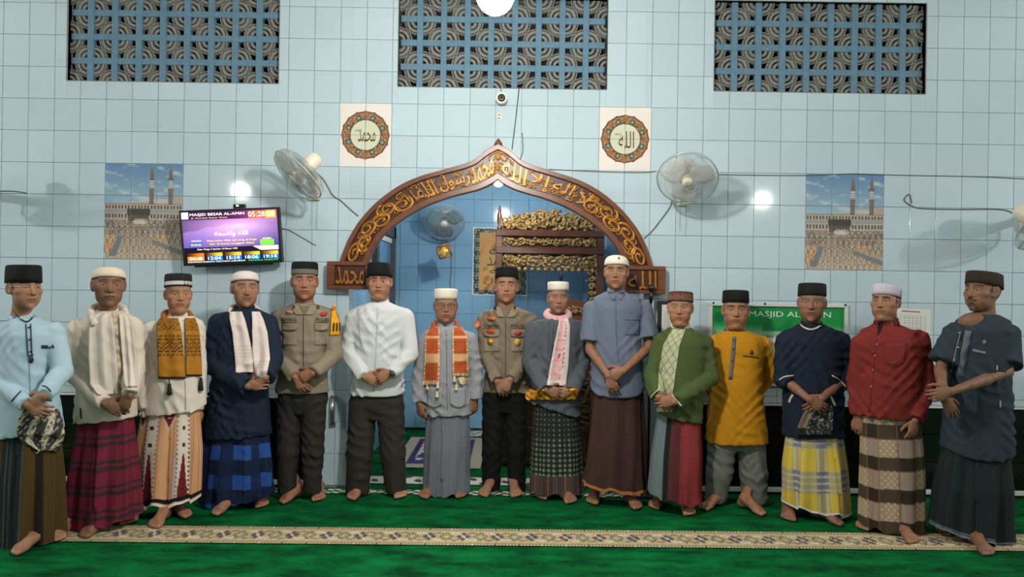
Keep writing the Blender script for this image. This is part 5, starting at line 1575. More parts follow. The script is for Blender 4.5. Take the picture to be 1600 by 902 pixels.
    if co:
        base = lv[-1]; nk0 = (nk[0] + nk[1]) / 2
        V = []; n_ = 40; g0 = co.get('gap', .12); rw = co.get('r', .066); hgt = co.get('h', .038)
        zc = Q(h['cx'], co['y'])[2]
        cxn = np.interp(zc, sorted([nk[0][2], nk[1][2]]), [nk[0][0], nk[1][0]]); cyn = np.interp(zc, sorted([nk[0][2], nk[1][2]]), [nk[0][1], nk[1][1]])
        for kk in range(n_ + 1):
            g = -math.pi / 2 + g0 + (2 * math.pi - 2 * g0) * kk / n_
            fz = math.sin(g)      # -1 in front
            for t, rad in ((0, 1.14), (.45, 1.03), (1, .95), (1, .88), (.2, .90)):
                V.append((cxn + rw * rad * math.cos(g), cyn + rw * 1.05 * rad * math.sin(g), zc + hgt * (t - .35) + .016 * (fz + 1) + co.get('dip', 0) * min(0, fz)))
        m5 = 5; Fc = [(i * m5 + j, i * m5 + (j + 1) % m5, i * m5 + m5 + (j + 1) % m5, i * m5 + m5 + j) for i in range(n_) for j in range(m5)] + [(4, 3, 2, 1, 0), tuple(n_ * m5 + q for q in range(5))]
        cm = co.get('col', sh['col'])
        mesh_obj('collar', V, Fc, M_cloth, shirt, smooth=True, col=lin(np.tile(np.array(cm, dtype=float), (len(V), 1))))
    # ---- lower garment
    lo_ = s['lower']
    if lo_['kind'] == 'sarong':
        rows = lo_['rows']; L2 = []
        for (py, xl, xr, dp) in rows:
            pa, pb = py if isinstance(py, tuple) else (py, py); p0, p1 = Q(xl, pa), Q(xr, pb); L2.append((p0[2], p1[2], (p0[0] + p1[0]) / 2, (p1[0] - p0[0]) / 2, dp))
        L2 = np.array(L2); L2[0, 3] *= .90; L2[0, 4] *= .82; nr, na = lo_.get('nr', 96), lo_.get('na', 150)
        t = np.linspace(0, len(rows) - 1, nr); idx = np.arange(len(rows))
        zl2, zr2, cx2, a2, b2 = (np.interp(t, idx, L2[:, i]) for i in range(5))
        th = np.linspace(0, 2 * math.pi, na, endpoint=False) - math.pi / 2
        T_, TH_ = np.meshgrid(np.linspace(0, 1, nr), th, indexing='ij')
        p = 2.2; cs, sn = np.cos(TH_), np.sin(TH_)
        cxp = np.sign(cs) * np.abs(cs) ** (2 / p); snp = np.sign(sn) * np.abs(sn) ** (2 / p)
        fa = lo_.get('fold', .010) * 1.35; ph = sd
        w = (np.sin(TH_ * 7 + ph + .9 * np.sin(T_ * 2.2 + ph)) + .7 * np.sin(TH_ * 12 + 2 * ph + T_ * 1.5)) * (.25 + .75 * T_)
        dth = (TH_ + math.pi / 2 + math.pi) % (2 * math.pi) - math.pi      # 0 in front
        pl = lo_.get('pleat', .1) + lo_.get('plslope', .08) * (T_ - .5)
        q = dth - pl
        w2 = np.where((q > 0) & (q < .55), 1 - q / .55, 0) * lo_.get('pleatd', .016) * (.4 + .6 * T_)
        w2 -= np.where((q <= 0) & (q > -.10), 1 + q / .10, 0) * .010 * (.4 + .6 * T_)
        rad = 1 + (w * fa + w2) / .16
        X2 = cx2[:, None] + a2[:, None] * cxp * rad; Y2 = Yb + b2[:, None] * snp * rad + lo_.get('cy', 0)
        uu = (cxp + 1) / 2; Z2 = zl2[:, None] * (1 - uu) + zr2[:, None] * uu
        jag = lo_.get('jag', 0.0)
        Z2 = Z2 + T_ ** 6 * (.012 * w + jag * (q > 0) * (q < 1.6))
        V = np.stack([X2, Y2, Z2], -1)
        U = dth * (a2.mean() * .9); Vm = (Z2[0:1] - Z2)
        C_ = lo_['col'](U, Vm, T_, dth); C_ = lin(np.clip(C_, 0, 255)).reshape(-1, 3)
        i_, j_ = np.meshgrid(np.arange(nr - 1), np.arange(na), indexing='ij'); i_, j_ = i_.ravel(), j_.ravel(); j2 = (j_ + 1) % na
        Fq = np.stack([i_ * na + j_, (i_ + 1) * na + j_, (i_ + 1) * na + j2, i_ * na + j2], 1)
        lower = mesh_obj('sarong', V.reshape(-1, 3), Fq, M_cloth, root, col=C_)
    else:
        z0 = Q(lo_['waist'][1], lo_['waist'][0])[2]; ws = [Q(x, lo_['waist'][0]) for x in lo_['waist'][1:]]
        cxw = (ws[0][0] + ws[1][0]) / 2; aw = (ws[1][0] - ws[0][0]) / 2
        hm = [(Q(xa, py), Q(xb, py)) for (py, xa, xb) in lo_['hems']]
        crz = Q(800, lo_['crotch'])[2]
        lo3 = np.array((min(cxw - aw, hm[0][0][0]) - .06, Yb - .24, min(q[0][2] for q in hm) - .03)); hi3 = np.array((max(cxw + aw, hm[1][1][0]) + .06, Yb + .24, z0 + .03))
        f = Field(lo3, hi3, .0075)
        f.loft([(crz + .02, cxw, Yb, aw * .80, .085), (crz + .12, cxw, Yb, aw * .97, .115), (z0, cxw, Yb, aw * .93, .11)], 0)
        for i in (0, 1):
            A, B_ = hm[i]; hc = (A + B_) / 2; rb = (B_[0] - A[0]) / 2; hc[1] = Yb
            top = np.array((cxw + (-1 if i == 0 else 1) * aw * .49, Yb, crz + .05)); kn = top * .5 + hc * .5; kn[1] = Yb - .01
            rt = aw * .51; rk = lo_.get('knee', .5 * (rt + rb)); f.cone(top + np.array((0, 0, .06)), kn, rt, rk, .015)
            f.cone(kn, hc, rk, rb, .02, cut=True)
        f.wobble(lambda x, y, z: folds(sd + 3, x, y, z), .0042)
        V, Q3 = f.mesh(); V = relax(V, Q3, 1, .35)
        lower = mesh_obj('trousers', V, Q3, M_cloth, root, col=lin(np.tile(np.array(lo_['col'], dtype=float), (len(V), 1))))
    c.lower = lower; c.s = s; c.arms = arms
    return c

def scarf(c, panels, colf, neck_r=.078, neck_col=None, name='scarf', thick=.008, fold=.006, nf=2.0, off=.014, wrap=None, seed=1):
    """panels hang down the chest; a roll goes round the back of the neck"""
    hw, sc = c.hw, c.sc
    root = c.root
    obj = None
    for i, (rows, cf) in enumerate(panels):
        o = patch(c, name if obj is None else 'hanging_end', rows, 16, 60, off + .003 * i, M_cloth, root if obj is None else obj, col=cf, thick=thick, fold=fold, nf=nf, smooth_it=14)
        obj = obj or o
    n = 30; V = []; cols = []
    w = wrap or dict(z=-.135, r=.073, tilt=.02, rad=.020)
    ring = []
    for k in range(n + 1):
        g = (-.75 + (math.pi + 1.5) * k / n) if not w.get('full') else 2 * math.pi * k / n
        e_ = max(0, abs(k / n - .5) * 2 - .55) / .45
        dn = 0 if w.get('full') else .062 * e_ ** 1.2
        ring.append((w['r'] * (1.08 + (0 if w.get('full') else .10 * e_)) * math.cos(g), -w['r'] * math.sin(g) - .030 + dn * .8, w['z'] + w['tilt'] * math.sin(g) - dn))
    pts = hw(np.array(ring) * sc)
    mb = MB(); mb.tube([Vector(p) for p in pts], w['rad'] * sc, n=10)
    colr = np.tile(np.array(neck_col, dtype=float), (len(mb.v), 1)); colr *= (1 + .06 * np.sin(np.arange(len(mb.v)) * .9))[:, None]
    mesh_obj('neck_roll', mb.v, mb.f, M_cloth, obj, smooth=True, col=lin(np.clip(colr, 0, 255)))
    return obj

def tassel(c, px, py, L_, material, parent, r=.016):
    p = project(c, px, py, .02) or P(px, py, c.Yb - .15)
    MB().lathe([(.004, 0), (r * .6, -.008), (r * .55, -.02), (r * .7, -.03), (r, -L_), (r * .6, -L_ - .004)], p, n=10).obj('tassel', material, parent, smooth=True)
# ------------------------------------------------------------------ cloth patterns (U metres round the body, V metres down, T 0..1 down)
def base_c(U, rgb): c = np.zeros(U.shape + (3,)); c[:] = rgb; return c
def bandm(x, period, ph, w): return np.abs(((x / period + ph) % 1) - .5) < w / 2
def s_olive(U, V, T, d):
    c = base_c(U, (78, 60, 28)); c = mixc(c, (34, 40, 42), np.abs(U + .01) < .055); c = mixc(c, (66, 76, 78), (np.abs(U + .01) < .055) & (np.sin(U * 330) > .75))
    c = mixc(c, (38, 36, 28), (np.abs(U - .13) < .02) | (np.abs(U + .17) < .03)); return c * (1 + .06 * np.sin(U * 500))[..., None]
def s_maroon(U, V, T, d):
    c = base_c(U, (116, 36, 50)); c = mixc(c, (124, 34, 66), bandm(U, .16, .2, .35) * .6)
    h = bandm(V + .03 * U, .15, .1, .17) | bandm(V + .03 * U, .15, .38, .13); v = bandm(U, .16, .55, .30)
    c = mixc(c, (52, 44, 48), h * .85); c = mixc(c, (84, 26, 42), v * .6); c = mixc(c, (40, 34, 38), (h & v) * .7)
    return mixc(c, (120, 60, 120), (bandm(U, .04, 0, .12) & ~h) * .35)
def s_peach(U, V, T, d):
    c = base_c(U, (212, 160, 118)); c = mixc(c, (150, 104, 78), (np.sin(U * 420) > .8) * .6)
    c = mixc(c, (206, 176, 186), (bandm(U, .21, .02, .30)) & (V > .36))
    for u0 in (-.06, .125, -.25):
        q = np.abs(U - u0)
        c = mixc(c, (222, 208, 196), (q < .042)); c = mixc(c, (112, 34, 36), (q < .006 + .028 * np.clip((V - .34) / .25, 0, 1)) & (V > .34))
        c = mixc(c, (50, 32, 34), (q > .035) & (q < .042) & (np.sin(V * 210) > .1)); c = mixc(c, (58, 40, 38), (q < .012) & (np.abs(np.sin(V * 28)) > .93) & (V < .34))
        c = mixc(c, (64, 40, 40), (q < .012) & (V > .50) & (np.sin(V * 190) > .3))
    for u0 in (.035, -.155):
        q = np.abs(U - u0); c = mixc(c, (206, 180, 168), (V < .20 - q * 2.6) & (q < .07)); c = mixc(c, (120, 32, 38), (V < .17 - q * 2.6) & (q < .06)); c = mixc(c, (206, 160, 140), (V < .13 - q * 2.4) & (q < .045) & (np.sin(V * 200) > .5))
    c = mixc(c, (26, 22, 24), (T > .925) & (T < .962)); c = mixc(c, (226, 218, 206), T >= .975); return c
def s_blue(U, V, T, d):
    c = base_c(U, (24, 58, 128)); h = bandm(V, .20, .05, .5); v = bandm(U, .17, .62, .42)
    c = mixc(c, (18, 26, 46), h * .85); c = mixc(c, (20, 30, 58), v * .75); c = mixc(c, (52, 92, 168), (~h & ~v) * .6)
    return mixc(c, (60, 80, 120), (bandm(V, .05, 0, .06) | bandm(U, .057, 0, .06)) * .25)
def s_grey(U, V, T, d): return base_c(U, (112, 114, 124)) * (1 + .03 * np.sin(U * 260))[..., None]
def s_songket(U, V, T, d):
    c = base_c(U, (38, 40, 40)); g = np.clip((T - .30) / .45, 0, 1)
    p = .032; a = ((U / p) % 1 - .5); b_ = ((V / (p * 1.15)) % 1 - .5); dd = np.abs(a) + np.abs(b_)
    dots = (np.hypot(a, b_) < .13) & (T < .45); c = mixc(c, (150, 152, 148), dots * .8)
    c = mixc(c, (112, 132, 108), ((dd < .40) & (T > .38) & (T < .80)) * (.35 + .65 * g)); c = mixc(c, (152, 156, 140), ((dd < .18) & (T > .42) & (T < .80)) * .8)
    st = T > .78; c = mixc(c, (92, 78, 72), st); c = mixc(c, (52, 44, 42), st & (np.sin(U * 430) > .2)); c = mixc(c, (140, 80, 76), st & bandm(U, .1, 0, .05)); return c
def s_brown(U, V, T, d):
    c = base_c(U, (66, 44, 42)) * (1 + .05 * np.sin(U * 300))[..., None]; return mixc(c, (176, 110, 62), (T > .965) & (T < .99))
def s_block(U, V, T, d):
    c = base_c(U, (134, 52, 54)); c = mixc(c, (86, 42, 44), (U < -.005)); c = mixc(c, (28, 30, 32), (U < -.065)); c = mixc(c, (104, 118, 122), (U < -.105)); c = mixc(c, (80, 34, 36), U > .175); return c
def s_yellow(U, V, T, d):
    c = base_c(U, (206, 178, 74)); h = bandm(V, .30, .25, .50); v = bandm(U, .16, .5, .42)
    hs = bandm(V, .045, 0, .35); vs = bandm(U, .04, 0, .35)
    c = mixc(c, (176, 176, 168), (h & hs) * .8); c = mixc(c, (196, 192, 176), (v & vs) * .8); c = mixc(c, (112, 122, 158), (h & ~hs & v) * .9); c = mixc(c, (134, 142, 164), ((h & ~hs & ~v) | (v & ~vs & ~h)) * .45)
    return mixc(c, (214, 212, 206), T > .975)
def s_check(U, V, T, d):
    c = base_c(U, (166, 144, 120)); h = bandm(V, .205, .72, .42); v = bandm(U, .20, .35, .45)
    c = mixc(c, (146, 128, 120), v * .8); c = mixc(c, (44, 36, 30), h * .94); c = mixc(c, (86, 76, 54), (h & ~v) * .6)
    c = mixc(c, (150, 92, 72), (bandm(U, .20, .12, .03) | bandm(U, .20, .58, .03)) * .6); c = mixc(c, (120, 66, 44), bandm(V, .205, .5, .035) * .8)
    orn = (~h & ~v) & (np.sin(U * 180) * np.sin(V * 150) > .45); return mixc(c, (206, 192, 160), orn * .7)
def s_teal(U, V, T, d):
    c = base_c(U, (34, 42, 44)) * (1 + .08 * np.sin(U * 400))[..., None]; c = mixc(c, (112, 124, 136), (T > .955)); return mixc(c, (40, 48, 54), (T > .968) & (T < .976))

BLK = (20, 20, 21)
def capband(main, bandc, t0, t1, pat=0):
    def f(t, g):
        if t0 <= t <= t1: return bandc
        return main
    return f
DK = (32, 26, 24); GREY = (120, 116, 112)

def crew(sp, seed):
    sp['seed'] = seed; return person(sp)

# 1 man in pale blue
P1 = crew(dict(Y=4.60, label='man in a pale blue tunic and olive sarong at the left edge', feet=((18, 869, -12), (86, 850, 18)),
    head=dict(cx=45, eye=449, chin=483, yaw=24, fw=1.0, skin=(160, 118, 92), hair=DK, old=1, neck=.048, hairy=.7),
    cap=dict(type='peci', x=(10, 63), y=(414, 441), col=BLK, tilt=.04),
    torso=[(496, 28, 58, .075), (506, 10, 76, .105), (522, 0, 88, .13), (590, -2, 88, .14), (688, -6, 98, .145)],
    arms=[dict(S=(4, 522, .0), E=(-8, 588, -.03), W=(40, 632, -.20), dir=(26, 10), curl=.6), dict(S=(84, 520, .02), E=(97, 580, -.02), W=(70, 618, -.20), dir=(-24, 18), curl=.55)],
    shirt=dict(name='tunic', col=(172, 198, 212), hem=(686, 668), collar=dict(y=497, h=.030, r=.060, col=(172, 198, 212), gap=.1, dip=.012), r=(.068, .060, .046)),
    lower=dict(kind='sarong', rows=[(640, -4, 92, .13), (750, -8, 93, .145), ((862, 843), -10, 92, .155)], col=s_olive, fold=.012)), 11)
M_navy = mat('navy_piping', (34, 46, 72), rough=.8)
c = P1
ribbon(c, 'neck_piping', [(19, 484), (26, 494), (41, 503), (52, 495), (55, 488)], 2.2, .006, M_navy, c.shirt)
ribbon(c, 'placket_edge', [(40.5, 506), (42, 530), (44, 557)], 1.6, .005, M_navy, c.shirt); ribbon(c, 'placket_edge', [(48, 506), (49, 530), (50, 553)], 1.6, .005, M_navy, c.shirt)
ribbon(c, 'placket_end', [(44, 558), (52, 554)], 3, .005, M_navy, c.shirt); blob(c, 'placket_tab', 48.5, 562, 4.2, 6, .005, (34, 46, 72), c.shirt)
for y in (512, 531, 549.5): dot(c, 'button', 45 + (y - 512) * .07, y, .006, .007, M_button, c.shirt)
ribbon(c, 'pocket_welt', [(65, 542), (75, 542)], 5, .005, M_navy, c.shirt); ribbon(c, 'pocket_welt', [(81, 542), (84, 541)], 5, .005, M_navy, c.shirt); dot(c, 'button', 78, 543.5, .006, .006, M_button, c.shirt)
ribbon(c, 'cuff_piping', [(17, 628), (26, 618), (33, 611)], 1.6, .005, M_navy, c.shirt); ribbon(c, 'cuff_piping', [(66, 603), (73, 605), (80, 612)], 1.6, .005, M_navy, c.shirt)
ribbon(c, 'front_seam', [(46, 568), (47, 600), (47, 618)], .9, .003, mat('blue_seam', (130, 166, 190)), c.shirt)
gl = MB(); q = c.hw(np.array([(.078, .0, .004), (.070, .045, .004), (.052, .078, .004)]) * c.sc * np.array((-1, 1, 1))); gl.tube([Vector(v) for v in q], .002, n=6)
gl.obj('glasses_temple', M_wire, c.root, smooth=True)

# 2 man with white shawl and maroon sarong
P2 = crew(dict(Y=4.88, label='man in cream shirt with a long white shawl and maroon plaid sarong', feet=((127, 843, -4), (199, 822, 14)), on_strip=(1, 0),
    head=dict(cx=171, eye=444.5, chin=479, yaw=4, fw=.98, skin=(132, 94, 74), hair=(90, 80, 76), old=1, mous=.35, mousc=(170, 160, 150), neck=.046, hairy=.4, brow=(70, 56, 50)),
    cap=dict(type='dome', x=(147.5, 194.5), y=(414.5, 431), col=(226, 208, 184), tilt=.16),
    torso=[(486, 158, 188, .075), (495, 136, 207, .105), (511, 124, 214, .125), (570, 120, 214, .135), (658, 118, 212, .135)],
    arms=[dict(S=(122, 514, .01), E=(119, 585, -.02), W=(162, 630, -.18), dir=(26, 12), curl=.6), dict(S=(208, 514, .01), E=(210, 575, -.02), W=(204, 617, -.175), dir=(-14, 24), curl=.6)],
    shirt=dict(col=(214, 200, 184), hem=(660, 652), collar=dict(y=491, h=.03, r=.060, gap=.12), r=(.068, .062, .048)),
    lower=dict(kind='sarong', rows=[(638, 124, 208, .125), (730, 116, 211, .145), ((824, 806), 110, 213, .155)], col=s_maroon, fold=.013)), 12)
c = P2
def wht(u, v): q = base_c(u, (222, 208, 198)); return q * (1 - .05 * (np.sin(u * 40) > .6))[..., None]
scarf(c, [([(490, 150, 172), (500, 138, 175), (560, 138, 182), (600, 140, 184), (616, 152, 184)], wht), ([(490, 185, 198), (502, 187, 205), (520, 188, 208), (570, 192, 212), (604, 193, 213)], wht)], None, neck_col=(222, 208, 198), thick=.012, fold=.007, nf=2)
def lace(u, v): q = base_c(u, (206, 192, 170)); return mixc(q, (164, 144, 112), (np.abs(np.sin(v * 44)) * np.abs(np.sin(u * 9.4)) > .55))
patch(c, 'embroidered_placket', [(489, 175, 183), (540, 178, 187), (600, 182, 191), (632, 185, 192)], 10, 90, .005, M_cloth, c.shirt, col=lace)
ribbon(c, 'side_slit_shade', [(127, 655), (126, 645), (125.5, 638)], 2.2, .004, mat('slit_shadow_cloth', (40, 34, 32)), c.shirt)  # dark strip gives the slit its inner shade as colour

# 3 man with mustard scarf
def p3cap(t, g): return (206, 204, 200) if .12 < t < .40 and (int(g * 16) % 4 != 0 or .2 < t < .32) else (34, 34, 34)
CAPS['banded'] = [(1.0, 0), (1.0, .1), (1.0, .13), (1.0, .2), (.995, .3), (.995, .39), (.99, .42), (.985, .6), (.965, .9), (.94, .975), (.86, 1.0), (.5, 1.0), (0.001, 1.0)]
P3 = crew(dict(Y=5.15, label='man in white shirt with a mustard and black scarf and patterned peach sarong', feet=((238, 828, 4), (297, 810, 55)),
    head=dict(cx=281, eye=459.5, chin=488, yaw=9, fw=1.06, skin=(166, 118, 92), hair=(150, 146, 140), old=1, fat=.6, neck=.052, brow=(110, 96, 88)),
    cap=dict(type='banded', x=(256, 299.5), y=(427, 446), col=p3cap, tilt=.10),
    torso=[(494, 268, 299, .075), (502, 248, 312, .105), (517, 236, 316, .13), (580, 230, 318, .145), (645, 222, 317, .14)],
    arms=[dict(S=(238, 516, .0), E=(226, 575, .0), W=(229, 640, -.07), dir=(3, 30), bn=(-.5, -.8, 0), curl=.75), dict(S=(305, 516, .03), E=(308, 575, .03), W=(310, 634, .02), dir=(-3, 28), bn=(.5, -.8, 0), curl=.6)],
    shirt=dict(col=(222, 210, 200), hem=(649, 640), collar=dict(y=497, h=.03, r=.062, gap=.14), r=(.066, .060, .054)),
    lower=dict(kind='sarong', rows=[(625, 222, 314, .13), (700, 217, 313, .14), ((789, 779), 214, 310, .15)], col=s_peach, fold=.008, nr=130, na=210, pleat=.25)), 13)
c = P3
def must(u, v):
    q = base_c(u, (176, 118, 38)); wv = (np.abs(((u * 5 + np.floor(v * 22) * .5) % 1) - .5) + np.abs(((v * 22) % 1) - .5) < .42)
    q = mixc(q, (58, 36, 22), wv & (v < .45)); z = np.abs(((v * 34 + np.abs(((u * 6) % 1) - .5)) % 1) - .5) < .17
    q = mixc(q, (54, 36, 24), z & (v > .53) & (v < .74)); return mixc(q, (44, 30, 22), v > .975)
sf = scarf(c, [([(497, 250, 278), (506, 245, 281), (520, 244.5, 284), (560, 246, 288), (592, 247, 290)], must), ([(497, 289, 305), (507, 289, 309), (520, 290, 312), (560, 291, 315), (588, 291, 316)], must)], None, neck_col=(150, 98, 36), thick=.010, fold=.006, nf=1.5)
M_blk = mat('black_tassel', (34, 32, 30), rough=.9)
ribbon(c, 'tassel_cord', [(264, 592), (265, 600)], 2, .02, M_blk, sf); tassel(c, 265, 599, .075, M_blk, sf, .018); tassel(c, 314, 590, .085, M_blk, sf, .018)
for y in (501, 520, 540, 632): dot(c, 'button', 286 + (y - 500) * .03, y, .005, .004, M_pearl, c.shirt)
ribbon(c, 'front_seam', [(289, 595), (290, 620), (290, 641)], 1.0, .003, mat('pale_seam', (176, 166, 156)), c.shirt)

# 4 man in navy robe with white scarf
P4 = crew(dict(Y=5.40, label='man in long navy robe with a white scarf and blue plaid sarong', feet=((332, 807, -18), (410, 795, 22)),
    head=dict(cx=385, eye=450, chin=480, yaw=8, fw=1.02, skin=(160, 114, 90), hair=(110, 104, 100), old=1, mous=.8, mousc=(92, 82, 78), neck=.052, brow=(70, 60, 56)),
    cap=dict(type='dome', x=(361.5, 403), y=(421, 437), col=capband((222, 210, 206), (120, 112, 110), 0.0, .04), tilt=.16),
    torso=[(482, 368, 402, .078), (490, 347, 415, .105), (506, 335, 422, .13), (570, 328, 422, .145), (682, 322, 424, .15)],
    arms=[dict(S=(341, 506, .0), E=(334, 570, -.05), W=(386, 604, -.205), dir=(26, -5), curl=.5), dict(S=(418, 506, .02), E=(426, 560, -.03), W=(416, 590, -.20), dir=(-24, 14), curl=.55)],
    shirt=dict(name='robe', col=(30, 40, 58), hem=(684, 678), collar=dict(y=483, h=.03, r=.064, gap=.3), r=(.076, .074, .060), wr=.006),
    lower=dict(kind='sarong', rows=[(660, 322, 423, .135), (725, 319, 423, .15), ((790, 772), 317, 424, .155)], col=s_blue, fold=.012, pleat=.35)), 14)
c = P4
def tow(u, v): q = base_c(u, (226, 210, 206)); return q * (1 - .06 * (np.sin(v * 190) > .8))[..., None]
scarf(c, [([(487, 358, 378), (500, 359, 383), (520, 363, 388), (560, 367, 396), (582, 368.5, 398)], tow), ([(487, 393, 406), (500, 394, 412), (520, 394, 418), (560, 396, 422), (590, 398, 416), (596, 402, 406)], tow)], None, neck_col=(226, 210, 206), thick=.012, fold=.006, nf=1.5)
ribbon(c, 'front_edge', [(391, 500), (392, 545), (378, 620), (370, 680)], 1.2, .004, mat('dark_navy_edge', (20, 28, 42)), c.shirt)

# 5 policeman at the left
KH = (138, 126, 108)
def tac(rgb): return mat('uniform_trim_%d_%d_%d' % rgb, rgb, rough=.7)
P5 = crew(dict(Y=5.58, label='policeman with a yellow armband and grey-banded black cap', feet=((437, 788, -28), (498, 785, 14)),
    head=dict(cx=476, eye=439, chin=468.5, yaw=0, fw=1.06, skin=(158, 108, 84), hair=DK, neck=.056, jaw=1.04),
    cap=dict(type='banded', x=(456.5, 494.5), y=(409, 428), col=capband(BLK, (110, 106, 100), 0, .40), tilt=.07),
    torso=[(474, 459, 493, .075), (482, 442, 512, .105), (496, 434, 520, .125), (550, 434, 515, .135), (613, 431, 513, .13)],
    arms=[dict(S=(438, 497, .01), E=(432, 556, -.03), W=(460, 589, -.18), dir=(16, 18), curl=.6), dict(S=(516, 497, .01), E=(522, 555, -.03), W=(490, 583, -.195), dir=(-26, 10), curl=.6)],
    shirt=dict(name='uniform_shirt', col=KH, hem=(613, 613), collar=dict(y=477, h=.03, r=.064, gap=.5), r=(.070, .060, .052)),
    lower=dict(kind='trousers', waist=(596, 434, 511), crotch=655, hems=[(771, 434, 462), (768, 474, 502)], col=(46, 44, 41))), 15)
def uniform(c, cx, yn, lx, rx, y0, name1, nm_x, badge=True):
    """open collar, placket, flap pockets and lettering"""
    M_k = tac((150, 138, 118)); M_d = tac((62, 56, 46))
    def kh(u, v): return base_c(u, (144, 131, 112))
    patch(c, 'collar_leaf', [(yn - 4, cx - 17, cx - 9), (yn + 4, cx - 19, cx - 6), (yn + 12, cx - 13, cx - 2)], 6, 8, .010, M_cloth, c.shirt, col=kh)
    patch(c, 'collar_leaf', [(yn - 4, cx + 9, cx + 17), (yn + 4, cx + 6, cx + 19), (yn + 12, cx + 2, cx + 13)], 6, 8, .010, M_cloth, c.shirt, col=kh)
    def tee(u, v): return base_c(u, (120, 104, 88))
    patch(c, 'undershirt', [(yn - 1, cx - 8, cx + 8), (yn + 5, cx - 6, cx + 6), (yn + 13, cx - 1, cx + 1)], 6, 6, .004, M_cloth, c.shirt, col=tee)
    ribbon(c, 'placket_edge', [(cx - 1, yn + 14), (cx - 1, yn + 70), (cx - 1, yn + 130)], 1.0, .003, M_d, c.shirt)
    for (xa, xb) in (lx, rx):
        patch(c, 'pocket', [(y0 + 8, xa + 1, xb - 1), (y0 + 36, xa + 1, xb - 1)], 8, 10, .004, M_cloth, c.shirt, col=kh)
        patch(c, 'pocket_flap', [(y0, xa, xb), (y0 + 9, xa, xb), (y0 + 12, xa + 4, xb - 4)], 8, 6, .008, M_cloth, c.shirt, col=kh)
        ribbon(c, 'pocket_edge', [(xa, y0 + 12), ((xa + xb) / 2, y0 + 13.5), (xb, y0 + 12)], .9, .009, M_d, c.shirt); ribbon(c, 'pocket_edge', [(xa, y0), (xb, y0)], .8, .009, M_d, c.shirt)
    M_t = mat('black_uniform_lettering', (26, 24, 22), rough=.8)
    cloth_text(c, name1, nm_x[0], y0 - 7, nm_x[1], 5.2, M_t, c.shirt, .008); cloth_text(c, 'POLRI', nm_x[2], y0 - 7, nm_x[3], 5.2, M_t, c.shirt, .008)
c = P5
uniform(c, 475, 480, (440, 464), (491, 513), 504, 'IRMAN.G', (440, 23, 494, 20))
blob(c, 'badge', 452, 488, 6, 3, .008, (196, 120, 108), c.shirt); blob(c, 'badge', 505.5, 491, 6, 3.4, .008, (178, 44, 36), c.shirt); blob(c, 'sleeve_patch', 426, 492, 3.4, 5, .006, (96, 104, 116), c.shirt)
for sx in (459, 497): blob(c, 'collar_pin', sx, 480, 2.2, 3, .013, (60, 58, 50), c.shirt)
def ylw(u, v): q = base_c(u, (228, 160, 34)); q = mixc(q, (30, 24, 20), (v > .66) & (v < .9) & (u > .2) & (np.sin(u * 22) > -.3)); return mixc(q, (36, 30, 26), (np.minimum(u, 1 - u) < .07))
ab = patch(c, 'armband', [(476, 519, 523), (490, 518, 526), (505, 516, 532), (524, 515, 532)], 10, 16, .008, M_cloth, c.root, col=ylw)
ribbon(c, 'epaulette', [(446, 478), (456, 474)], 5, .012, tac((58, 58, 50)), c.shirt); ribbon(c, 'epaulette', [(500, 473), (514, 479)], 5, .012, tac((58, 58, 50)), c.shirt)

# 6 man in white shirt
P6 = crew(dict(Y=5.72, label='man in plain white shirt and dark trousers with a wristwatch', feet=((546, 783, -14), (626, 781, 10)),
    head=dict(cx=592, eye=440, chin=466.5, yaw=-4, fw=1.10, skin=(164, 114, 90), hair=DK, fat=.8, neck=.058, jaw=1.06, open=.8),
    cap=dict(type='peci', x=(570.5, 609.5), y=(410, 431), col=BLK, tilt=.09),
    torso=[(473, 575, 610, .078), (482, 556, 631, .108), (496, 548, 638, .13), (550, 548, 634, .145), (617, 545, 632, .14)],
    arms=[dict(S=(553, 498, .01), E=(545, 553, -.03), W=(568, 589, -.19), dir=(26, 8), curl=.6), dict(S=(634, 497, .01), E=(641, 552, -.03), W=(611, 585, -.205), dir=(-27, 9), curl=.6)],
    shirt=dict(col=(206, 208, 210), hem=(617, 617), collar=dict(y=475, h=.034, r=.067, gap=.14), r=(.070, .060, .048)),
    lower=dict(kind='trousers', waist=(600, 546, 632), crotch=662, hems=[(771, 540, 576), (768, 602, 635)], col=(50, 47, 44))), 16)
c = P6
ribbon(c, 'placket_edge', [(590, 480), (588, 540), (584, 612)], 1.0, .003, mat('pale_grey_seam', (172, 174, 178)), c.shirt); ribbon(c, 'yoke_seam', [(560, 489), (562, 520), (566, 545)], .8, .003, mat('pale_grey_seam', (172, 174, 178)), c.shirt)
a = c.s['arms'][1]; W = Vector(a['_W']); dr = (Vector(c.arms[1][1]) - W).normalized()
MB().lathe([(.033, -.010), (.036, -.006), (.036, .008), (.033, .012)], W + dr * .012, dr, 20).obj('watch_strap', M_blackpl, c.root, smooth=True)
MB().lathe([(.019, 0), (.020, .006), (.017, .009), (0, .010)], W + dr * .012 + Vector((.006, -.034, .004)), (0.15, -1, .1), 18).obj('watch_case', mat('watch_face', (40, 42, 46), rough=.25), c.root, smooth=True)

